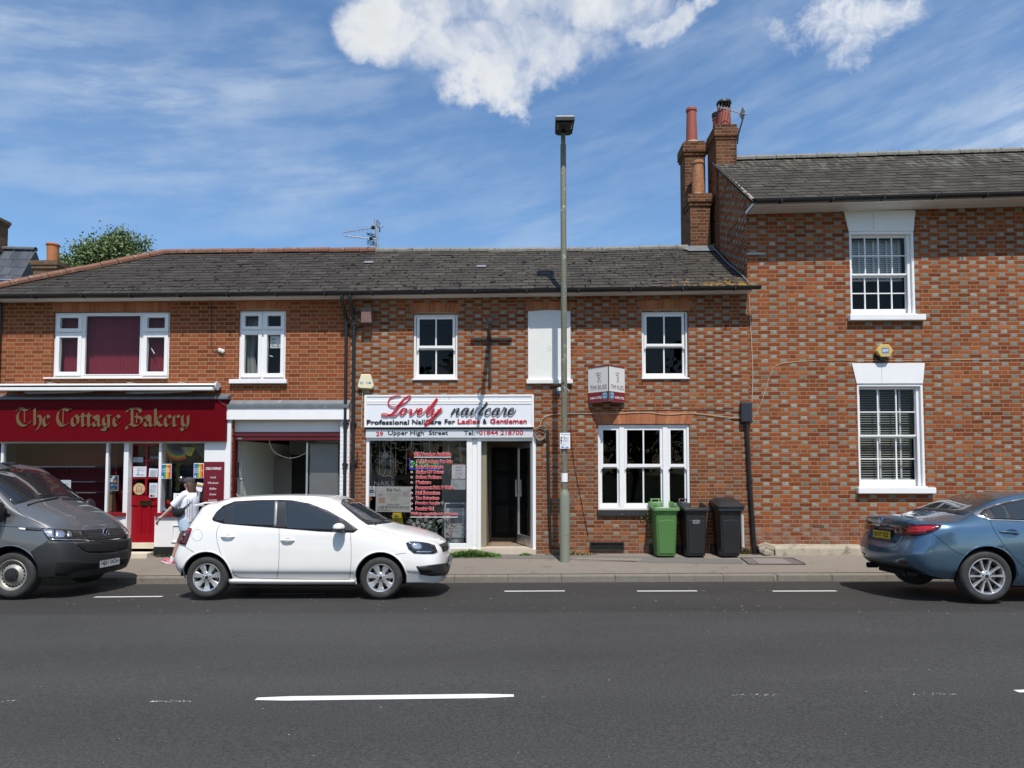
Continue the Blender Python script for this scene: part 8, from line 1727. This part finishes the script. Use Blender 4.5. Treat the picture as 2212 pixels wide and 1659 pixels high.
car.seam([(1100,398),(1300,380),(1480,300)],.003)if False else None
tl=car.sheet('tail_lamp',[(572,545),(600,530),(680,510),(738,498),(820,490),(960,486),(1100,490),(1170,497),(1192,512),(1150,548),(1060,588),(960,618),(870,634),(760,630),(650,618),(600,596)],M_DARKRED,.010,th=.016)
car.sheet('red_lens',[(755,540),(800,515),(900,510),(1010,512),(1120,525),(1050,565),(960,585),(890,602),(790,604)],M_REDLAMP,.0195,parent=tl,th=.002,both=False)
car.sheet('reflector',[(650,935),(680,925),(760,936),(806,968),(700,962)],M_DARKRED,.005)
h0,n0=car.hit(*mconv(1912,580));h1,n1=car.hit(*mconv(2152,600));c=(h0+h1)/2
for sg in(1,-1):
 fl=lambda v:Vector((v.x,v.y*sg,v.z))
 m=MB();m.lathe([(0,0),(.062,.0005)],Matrix.Translation(fl(c+n0*.0025)+Vector((.03,0,.0)))@(RY if sg>0 else Matrix.Rotation(-math.pi/2,4,'X'))@Matrix.Diagonal((1.3,.75,1,1)),22);m.build('handle_recess_shade',plain('blue_recess_shade',(.03,.06,.10),.4,metal=.4),car.root)  # flat disc, shade of the handle cup put into a darker blue
 m=MB();m.tube([fl(h0+n0*.004),fl(h0*.8+h1*.2+n0*.026),fl(c+n0*.034),fl(h0*.2+h1*.8+n0*.026),fl(h1+n0*.004)],[.011,.016,.017,.016,.011],8);m.build('door_handle',M_CARBLUE,car.root,smooth=True)
car.axis_sheet('rear_window',[(-.66,1.13),(-.3,1.165),(0,1.175),(.3,1.165),(.66,1.13),(.62,1.22),(.54,1.345),(.3,1.395),(0,1.405),(-.3,1.395),(-.54,1.345),(-.62,1.22)],'R',M_SCREEN,.004)
car.axis_sheet('windscreen',[(-.70,1.0),(.70,1.0),(.56,1.345),(0,1.40),(-.56,1.345)],'F',M_SCREEN,.004)
car.axis_sheet('plate_recess_shade',[(-.40,.73),(.40,.73),(.46,.90),(-.46,.90)],'R',plain('blue_recess_shade',(.03,.06,.10),.4,metal=.4),.003)  # surface sheet, shade around the plate put into a darker blue
xb=min((car.bvh.ray_cast(Vector((-6,0,z)),Vector((1,0,0)))[0].x for z in(.80,.84,.88)))
plate(car,xb-.018,0,.825,.52,.112,M_PLATEY,'OU17 XSZ',-1)
m=MB();pts=[car.bvh.ray_cast(Vector((-6,y_,.955-.02*(y_/.6)**2)),Vector((1,0,0)))[0]+Vector((-.006,0,0))for y_ in[k*.1-.6 for k in range(13)]];m.tube(pts,.014,6);m.build('chrome_strip',M_CHROME,car.root,smooth=True)
hx=car.bvh.ray_cast(Vector((-6,0,1.025)),Vector((1,0,0)))[0].x
ring_badge(car,Matrix(((0,1,0,hx-.012),(-1,0,0,0),(0,0,1,1.025),(0,0,0,1))),.058,WING)
m=MB();hx=car.bvh.ray_cast(Vector((-6,-.36,.74)),Vector((1,0,0)))[0].x;m.box(hx-.008,hx+.004,-.42,-.31,.73,.752);m.build('model_badge',M_CHROME,car.root)
for sg in(-1,1):m=MB();m.lathe([(.036,0),(.042,-.01),(.042,.14),(.034,.14),(.034,.02)],Matrix.Translation((-2.27,sg*.52,.325))@Matrix.Rotation(math.pi/2,4,'Y'),16);m.build('exhaust_pipe',M_TRIM,car.root,smooth=True)
car.axis_sheet('rear_diffuser',[(-.70,.36),(.70,.36),(.66,.455),(-.66,.455)],'R',M_TRIM,.004)
for sg in(1,-1):
 c=Vector((.78,-.98*sg,1.0));m=MB();m.ball(c,.09,.11,.07,14);m.build('door_mirror',M_CARBLUE,car.root,smooth=True)
car.done()
# grey van
def vs_(x,sill,cr,mid,up,belt,rail,q,top,zs=(.28,.50,.76,1.0),zb=1.20,dx=(0,)*8):
 return None
VAN=[[(-2.46,0,.30),(-2.50,0,.5),(-2.50,0,.76),(-2.49,0,1.0),(-2.48,0,1.22),(-2.42,0,1.80),(-2.40,0,1.93),(-2.36,0,1.96)],[(-2.44,.5,.30),(-2.48,.55,.5),(-2.48,.58,.76),(-2.47,.58,1.0),(-2.46,.57,1.22),(-2.40,.50,1.80),(-2.38,.32,1.93),(-2.34,0,1.965)],[(-2.34,.80,.28),(-2.36,.89,.5),(-2.36,.91,.76),(-2.36,.91,1.0),(-2.35,.90,1.22),(-2.28,.78,1.83),(-2.26,.50,1.945),(-2.24,0,1.975)],[(-1.8,.86,.26),(-1.8,.93,.5),(-1.8,.95,.76),(-1.8,.945,1.0),(-1.8,.93,1.22),(-1.8,.80,1.85),(-1.8,.52,1.96),(-1.8,0,1.985)],[(-.6,.86,.26),(-.6,.93,.5),(-.6,.952,.76),(-.6,.947,1.0),(-.6,.93,1.22),(-.6,.80,1.86),(-.6,.52,1.965),(-.6,0,1.99)],[(.3,.86,.26),(.3,.93,.5),(.3,.952,.76),(.3,.947,1.0),(.3,.93,1.22),(.3,.795,1.86),(.3,.52,1.965),(.3,0,1.99)],[(.75,.86,.26),(.75,.93,.5),(.75,.95,.76),(.75,.945,1.0),(.75,.93,1.22),(.72,.785,1.835),(.68,.52,1.94),(.62,0,1.965)],[(1.12,.86,.27),(1.12,.93,.5),(1.12,.95,.76),(1.12,.945,1.0),(1.12,.93,1.20),(1.10,.84,1.58),(1.10,.52,1.69),(1.06,0,1.735)],[(1.48,.86,.28),(1.48,.93,.5),(1.48,.95,.76),(1.48,.94,.98),(1.48,.915,1.16),(1.47,.875,1.30),(1.50,.54,1.395),(1.50,0,1.435)],[(1.80,.86,.29),(1.80,.93,.5),(1.80,.95,.76),(1.80,.93,.95),(1.78,.895,1.08),(1.76,.83,1.165),(1.78,.52,1.262),(1.80,0,1.295)],[(2.05,.85,.30),(2.05,.92,.5),(2.05,.93,.76),(2.05,.90,.90),(2.02,.86,.99),(1.99,.78,1.07),(2.0,.5,1.165),(2.02,0,1.195)],[(2.190,.76,.27),(2.230,.82,.46),(2.220,.835,.68),(2.190,.81,.83),(2.150,.78,.91),(2.110,.70,.985),(2.110,.46,1.068),(2.120,0,1.10)],[(2.240,.55,.26),(2.305,.58,.44),(2.305,.59,.66),(2.270,.575,.80),(2.230,.56,.885),(2.180,.52,.95),(2.165,.34,1.02),(2.150,0,1.055)],[(2.270,.28,.26),(2.345,.30,.43),(2.350,.30,.65),(2.315,.30,.79),(2.275,.29,.87),(2.220,.27,.935),(2.190,.18,1.0),(2.170,0,1.035)],[(2.280,0,.26),(2.360,0,.43),(2.365,0,.65),(2.330,0,.79),(2.290,0,.87),(2.230,0,.935),(2.200,0,.995),(2.180,0,1.03)]]
yV=-3.65;xfa=P(23.5,1243,yV+.05).x;cxv=xfa-1.5
vconv=lambda zx,zy:((zx/2.7643)/1.85172,(1840+zy/2.7643)/1.85172)
car=Car('grey_van','grey panel van with dark plastic bumper parked at the left edge',VAN,M_CARGREY,8,6,[(-1.5,.34,.42),(1.5,.34,.42)],vconv,Vector((cxv,yV+.95,gz(cxv+1.5,-3.65))),TILT)
for x in(-1.5,1.5):
 for sg in(-1,1):wheel(car,x,sg*.905,.335,.222,.215,'steel',sg)
car.axis_sheet('windscreen',[(-.835,1.345),(-.5,1.42),(0,1.445),(.5,1.42),(.835,1.345),(.805,1.58),(.745,1.80),(.4,1.875),(0,1.90),(-.4,1.875),(-.745,1.80),(-.805,1.58)],'F',car_glass('van_windscreen',(.02,.022,.024),.02),.005)
m=MB()
for(a,b)in(((1.56,-.72,1.36),(1.52,-.02,1.42)),((1.56,.02,1.41),(1.52,.70,1.38))):
 h0=car.bvh.find_nearest(Vector(a));h1=car.bvh.find_nearest(Vector(b));m.tube([h0[0]+h0[1]*.016,(h0[0]+h1[0])/2+h0[1]*.03,h1[0]+h1[1]*.016],.010,5)
m.build('wiper',M_TRIM,car.root)
bp=car.sheet('bumper',[(350,1010),(420,960),(530,900),(600,895),(690,912),(820,925),(900,1000),(960,1030),(1100,1035),(1260,1020),(1402,985),(1421,1000),(1422,1100),(1408,1180),(1380,1225),(1250,1255),(1150,1290),(1000,1310),(840,1325),(700,1345),(560,1362),(450,1358),(440,1290),(425,1200),(400,1110)],M_PLASTIC_G,.010,cell=6,th=.016,both=False)
car.axis_sheet('bumper_far_side',[(.0,.28),(.55,.28),(.84,.30),(.84,.74),(.6,.74),(.0,.74)],'F',M_PLASTIC_G,.009,parent=bp,th=.014)
car.sheet('grille',[(930,785),(1100,772),(1250,758),(1366,742),(1390,800),(1396,868),(1270,885),(1100,900),(975,885)],M_WELL,.006,both=False,th=.004)
car.sheet('grille',[(830,925),(1000,915),(1200,900),(1395,878),(1402,975),(1250,1015),(1100,1030),(965,1028),(905,995)],M_WELL,.016,both=False,th=.004)
for k in range(4):car.seam([(940+12*k,800+24*k),(1100,792+24*k),(1250,778+23*k),(1372,760+26*k)],.009,plain('grille_bar',(.05,.05,.052),.3),'grille_slat',False)
for k in range(4):car.seam([(860+24*k,945+22*k),(1050,938+24*k),(1230,920+24*k),(1398,896+22*k)],.010,plain('grille_bar',(.05,.05,.052),.3),'grille_slat',False)
car.seam([(550,880),(750,893),(960,895),(1100,893),(1250,880),(1396,862)],.011,M_CHROME,'chrome_strip',False)
car.axis_sheet('grille',[(.05,.80),(.62,.80),(.58,.93),(.05,.93)],'F',M_WELL,.004)
car.sheet('lower_intake',[(640,1112),(850,1106),(880,1130),(1060,1128),(1240,1100),(1395,1070),(1400,1110),(1380,1150),(1100,1190),(860,1225),(790,1235),(740,1275),(625,1272),(608,1235),(615,1170)],M_WELL,.020,both=False,th=.004)
for k in range(3):car.seam([(628-8*k,1140+38*k),(800,1140+36*k),(1000,1140+28*k),(1150,1125+24*k)]if k else[(636,1138),(700,1136),(780,1135),(860,1136)],.014,M_PLASTIC_G,'intake_slat',False)
hl=car.sheet('headlamp',[(460,760),(560,765),(700,775),(850,785),(925,790),(965,870),(968,890),(880,892),(740,890),(600,885),(545,880),(510,840)],M_LAMPDARK,.010,both=False,th=.016)
car.sheet('reflector',[(475,768),(590,775),(600,870),(550,868),(515,832)],M_HEADLAMP,.0195,parent=hl,both=False,th=.002);car.sheet('reflector',[(612,780),(690,785),(725,830),(700,862),(612,868)],M_HEADLAMP,.0195,parent=hl,both=False,th=.002);car.sheet('reflector',[(735,795),(780,798),(788,858),(735,855)],M_HEADLAMP,.0195,parent=hl,both=False,th=.002);car.sheet('reflector',[(548,874),(700,880),(960,880),(962,888),(720,890),(556,884)],M_HEADLAMP,.0195,parent=hl,both=False,th=.002)
car.axis_sheet('headlamp',[(.60,.80),(.80,.83),(.80,.93),(.60,.94)],'F',M_HEADLAMP,.008)
car.sheet('side_marker',[(205,748),(280,752),(286,776),(225,774)],M_PAPER,.005,th=.004);car.sheet('marker_trim',[(284,754),(455,765),(462,784),(288,776)],M_TRIM,.005,th=.004)
car.seam([(0,735),(100,736),(260,745),(440,755),(495,752)],.0035);car.seam([(180,533),(230,590),(330,650),(430,700),(500,748)],.0035);car.seam([(497,748),(620,765),(780,775),(930,778),(1100,768),(1250,754),(1366,738)],.0035,both=False);car.seam([(25,620),(20,690),(8,735),(-5,830)],.0035);car.seam([(358,1030),(440,960),(535,885)],.003)
car.sheet('window',[(-340,300),(-120,300),(-30,420),(20,520),(40,600),(-200,605),(-340,600)],M_CARGLASS,.005)
h,n=car.hit(*vconv(60,560));c=h+Vector((-.02,-.12,-.02))
for sg in(1,-1):
 m=MB();cc=Vector((c.x,c.y*sg,c.z));m.ball(cc,.07,.13,.16,14);m.build('door_mirror',M_TRIM,car.root,smooth=True)
car.sheet('quarter_trim',[(0,430),(60,500),(122,600),(95,618),(-20,612),(-60,500)],M_TRIM,.012,th=.012)
xb=car.bvh.ray_cast(Vector((6,0,.41)),Vector((-1,0,0)))[0].x
plate(car,xb+.032,0.0,.42,.52,.112,M_PLATEW,'HJ21 OCH',1)
hx=car.bvh.ray_cast(Vector((6,0,.885)),Vector((-1,0,0)))[0].x
eb=ring_badge(car,Matrix(((0,-1,0,hx+.022),(1,0,0,0),(0,0,1,.88),(0,0,0,1))),.078,VW)
m=MB();m.lathe([(0,.0),(.075,0)],Matrix.Translation((hx+.016,0,.88))@Matrix.Rotation(math.pi/2,4,'Y'),24);m.build('emblem_disc',M_TRIM,car.root)
h,n=car.hit(*vconv(150,75));m=MB();m.box(.60,.82,-.05,.05,1.955,1.995);m.build('roof_aerial',M_TRIM,car.root,bevel=.012)
car.done()
# the walking woman
pp=GP(372,1218);PYc=-.80;px_=P((620+590/4.1458)/1.85172,1140,PYc).x-.055;pz_=gz(px_,PYc)
WO=thing('person','person walking left in dark cap, white T-shirt, pale denim shorts and pink trainers','person')
def skin(name,V_,E_,mat,parent,lv=2,root=0):
 names=list(V_);me=bpy.data.meshes.new(name);me.from_pydata([V_[k][0]for k in names],[(names.index(a),names.index(b))for a,b in E_],[])
 me.materials.append(mat);o=bpy.data.objects.new(name,me);C.objects.link(o);o.parent=parent
 sk=o.modifiers.new('skin','SKIN');sk.use_smooth_shade=True
 for i,k in enumerate(names):
  r=V_[k][1];sv=me.skin_vertices[0].data[i];sv.radius=(r,r)if not isinstance(r,tuple)else r;sv.use_root=(i==root)
 ss=o.modifiers.new('sub','SUBSURF');ss.levels=lv;ss.render_levels=lv;return o
V_=dict(pel=((0,0,.86),.115),waist=((.0,0,1.02),.10),chest=((.03,0,1.20),.115),nb=((.045,0,1.335),.06),neck=((.03,0,1.40),.046),jaw=((-.012,0,1.445),.062),hd=((.0,0,1.51),.085),top=((.012,0,1.56),.06),shl=((.035,-.145,1.31),.055),ell=((-.17,-.235,1.06),.040),wrl=((-.365,-.265,.885),.026),pal=((-.405,-.27,.845),(.030,.020)),kn=((-.43,-.272,.815),(.032,.018)),shr=((.055,.145,1.31),.055),elr=((-.03,.185,1.06),.040),wrr=((-.12,.19,.88),.026),par=((-.13,.19,.82),.028),hr=((-.03,.09,.80),.095),kr=((-.225,.085,.465),.058),cr=((-.285,.085,.33),.055),ar=((-.385,.085,.115),.034),her=((-.395,.085,.07),.034),hl=((.01,-.09,.80),.095),kl=((.06,-.085,.46),.058),cl=((.16,-.085,.34),.054),al=((.335,-.085,.185),.034),hel=((.36,-.085,.15),.034))
E_=[('pel','waist'),('waist','chest'),('chest','nb'),('nb','neck'),('neck','jaw'),('jaw','hd'),('hd','top'),('nb','shl'),('shl','ell'),('ell','wrl'),('wrl','pal'),('pal','kn'),('nb','shr'),('shr','elr'),('elr','wrr'),('wrr','par'),('pel','hr'),('hr','kr'),('kr','cr'),('cr','ar'),('ar','her'),('pel','hl'),('hl','kl'),('kl','cl'),('cl','al'),('al','hel')]
for i,(dy,l)in enumerate(((-.024,.062),(-.008,.07),(.008,.066),(.024,.052))):
 a=Vector((-.432,-.272+dy,.812));b=a+Vector((-.012,0,-l*.55));c=b+Vector((.016,0,-l*.42));V_['f%da'%i]=(tuple(a),.0092);V_['f%db'%i]=(tuple(b),.0085);V_['f%dc'%i]=(tuple(c),.0075);E_+=[('kn','f%da'%i),('f%da'%i,'f%db'%i),('f%db'%i,'f%dc'%i)]
 a=Vector((-.132,.19+dy,.80));b=a+Vector((-.004,0,-.05));V_['g%da'%i]=(tuple(a),.009);V_['g%db'%i]=(tuple(b),.008);E_+=[('par','g%da'%i),('g%da'%i,'g%db'%i)]
V_['tha']=((-.418,-.245,.83),.0105);V_['thb']=((-.448,-.238,.80),.009);E_+=[('pal','tha'),('tha','thb')]
skin('body',V_,E_,M_SKIN,WO)
m=MB()
m.add([(-.088,-.010,1.475),(-.088,.010,1.475),(-.112,0,1.478),(-.086,0,1.515)],[(0,1,2),(0,2,3),(1,3,2)]);m.tube([(-.078,-.018,1.452),(-.088,0,1.452),(-.078,.018,1.452)],.006,5)
for sg in(-1,1):m.ball((.0,sg*.080,1.495),.018,.008,.028,10)
m.build('face',M_SKIN,WO,smooth=True)
m=MB()
for sg in(-1,1):m.ball((-.076,sg*.036,1.512),.012,.024,.018,10);m.tube([(-.070,sg*.055,1.515),(.0,sg*.082,1.512)],.004,4)
m.build('sunglasses',M_BLACKP,WO,smooth=True)
rings=[]
def ell(cx,cy,cz,rx,ry,n=24,ph=0,wob=0):return[Vector((cx+rx*(1+wob*math.sin(5*t+ph))*math.cos(t),cy+ry*(1+wob*math.sin(4*t+ph*2))*math.sin(t),cz))for t in[2*math.pi*k/n for k in range(n)]]
m=MB()
for k,(cx,cz,rx,ry)in enumerate(((.005,.805,.150,.195),(.005,.815,.155,.20),(.01,.92,.150,.192),(.02,1.04,.145,.182),(.03,1.16,.150,.187),(.038,1.26,.140,.180),(.045,1.315,.112,.150),(.045,1.352,.078,.092),(.042,1.372,.064,.068))):rings.append(ell(cx,0,cz,rx,ry,ph=k*.8,wob=.025 if k<6 else 0))
loft(m,rings);TS=m.build('t_shirt',M_TEE,WO,smooth=True,angle=80)
for sg,a,b,in((-1,V_['shl'][0],V_['ell'][0]),(1,V_['shr'][0],V_['elr'][0])):
 a,b=Vector(a),Vector(b);m=MB();m.tube([a+Vector((.01,-sg*.05,.02)),a,a.lerp(b,.35),a.lerp(b,.72),a.lerp(b,.80)],[.062,.066,.070,.074,.072],16,cap=False);m.build('sleeve',M_TEE,TS,smooth=True)
for leg in('r','l'):
 h_,k_=Vector(V_['h'+leg][0]),Vector(V_['k'+leg][0]);m=MB();m.tube([h_+Vector((0,0,.07)),h_,h_.lerp(k_,.22),h_.lerp(k_,.42),h_.lerp(k_,.44)],[.112,.115,.110,.105,.103],16,cap=False);m.build('shorts_leg',M_DENIM,WO,smooth=True)
m=MB();loft(m,[ell(0,0,z,r,r2)for z,r,r2 in((.76,.11,.16),(.80,.130,.185),(.86,.132,.182),(.93,.125,.168))]);m.build('shorts',M_DENIM,WO,smooth=True)
m=MB();rings=[]
for k,(cx,cz,rx,ry)in enumerate(((.075,1.215,.035,.075),(.080,1.29,.050,.090),(.075,1.37,.058,.094),(.068,1.44,.062,.094),(.055,1.50,.066,.095),(.018,1.56,.082,.092),(.015,1.60,.05,.06))):rings.append(ell(cx,0,cz,rx,ry,26,ph=k,wob=.05))
loft(m,rings,cap0=True,cap1=True);m.build('hair',M_HAIR,WO,smooth=True,angle=80)
m=MB();rings=[ell(.008,0,z,rx,ry,24)for z,rx,ry in((1.535,.106,.102),(1.565,.104,.100),(1.60,.090,.086),(1.622,.06,.058),(1.630,.02,.02))];loft(m,rings,cap1=True);CP=m.build('cap',M_CAP,WO,smooth=True,angle=80)
m=MB();pts0=[(-.07-.105*math.cos(t),.082*math.sin(t),1.545-.022*math.cos(t)-.012*math.sin(t)**2)for t in[math.radians(v)for v in range(-90,91,15)]];n=len(pts0)
m.add(pts0+[(x,y_,z-.007)for x,y_,z in pts0],[tuple(range(n)),tuple(range(2*n-1,n-1,-1))]+[(i,i+1,n+i+1,n+i)for i in range(n-1)]);m.build('peak',M_CAP,CP)
m=MB();rings=[]
for k,(x,z,rx,rz_)in enumerate(((.10,1.03,.03,.045),(.05,1.0,.05,.075),(-.04,.975,.055,.085),(-.12,.985,.045,.075),(-.16,1.0,.02,.04))):rings.append([Vector((x,-.215+rx*math.cos(t)*.8,z+rz_*math.sin(t)))for t in[2*math.pi*i/14 for i in range(14)]])
loft(m,rings,cap0=True,cap1=True);BG=m.build('shoulder_bag',M_BLACK,WO,smooth=True,angle=80)
m=MB();st_=spline([(.02,-.205,1.03),(.12,-.155,1.12),(.165,-.02,1.24),(.13,.09,1.335),(.06,.115,1.365)],6);m.tube(st_,.010,6);m.tube(spline([(-.12,-.20,1.0),(-.135,-.06,1.14),(-.08,.06,1.30),(.03,.12,1.36)],6),.010,6);m.build('strap',M_BLACK,BG,smooth=True)
m=MB();w_=Vector((-.352,-.263,.897));dr_=(Vector(V_['wrl'][0])-Vector(V_['ell'][0])).normalized();m.tube([w_-dr_*.012,w_+dr_*.012],.031,12);m.box(w_.x-.035,w_.x+.0,w_.y-.045,w_.y-.022,w_.z-.018,w_.z+.018);m.build('wristwatch',plain('pale_pink_watch',(.62,.50,.46),.4),WO,smooth=True)
def shoe(ank,d,up):
 """trainer from the heel forward along d"""
 ank,d,up=Vector(ank),Vector(d).normalized(),Vector(up).normalized();sd=d.cross(up).normalized();up=sd.cross(d).normalized();m=MB();rings=[]
 for s_,w_,h_ in((-.055,.022,.05),(-.045,.034,.075),(.0,.038,.085),(.06,.040,.070),(.12,.045,.052),(.17,.042,.042),(.205,.028,.032),(.215,.012,.022)):
  c=ank+d*s_-up*.075;rings.append([c+sd*(w_*math.cos(t))+up*(max(-.012,h_*math.sin(t))+.012)for t in[2*math.pi*k/14 for k in range(14)]])
 loft(m,rings,cap0=True,cap1=True);S_=m.build('shoe',M_PINK,WO,smooth=True,angle=70);m=MB();rings=[]
 for s_,w_ in((-.060,.020),(-.048,.038),(.0,.042),(.06,.044),(.12,.049),(.17,.045),(.208,.030),(.220,.012)):
  c=ank+d*s_-up*.088;rings.append([c+sd*w_+up*.022,c-sd*w_+up*.022,c-sd*w_,c+sd*w_])
 loft(m,rings,cap0=True,cap1=True);m.build('sole',M_TXTW,S_,smooth=True);m=MB()
 for k in range(3):
  a=ank+d*(.02+.03*k)-up*.07
  for s2 in(-1,1):m.tube([a+sd*s2*.041,a+sd*s2*.036+up*.045-d*.012],.005,5)
 m.build('stripe',M_TXTW,S_);m=MB();m.tube([ank-up*.05,ank+up*.055],[.044,.042],12);m.build('sock',M_SOCK,WO,smooth=True)
shoe((-.395,.085,.085),(-1,0,.22),(.2,0,1));shoe((.345,-.085,.17),(-.72,0,-.70),(-.7,0,.72))
m=MB();random.seed(60)
for k in range(11):
 z=1.215-.03*k;t0=.5
 for i in range(3):
  t=math.radians(-28-13*i);a=Vector((.025+.162*math.cos(t),.2*math.sin(t),z));m.tube([a,a+Vector((.0,0,.016))],.004,4);m.tube([a,a+Vector((-.008,-.012,.01))],.0035,4)
m.build('back_print',plain('grey_print',(.30,.30,.33),.8),TS)
WO.matrix_world=Matrix.Translation((px_,PYc,pz_-.0))@Matrix.Rotation(math.radians(-14),4,'Z')
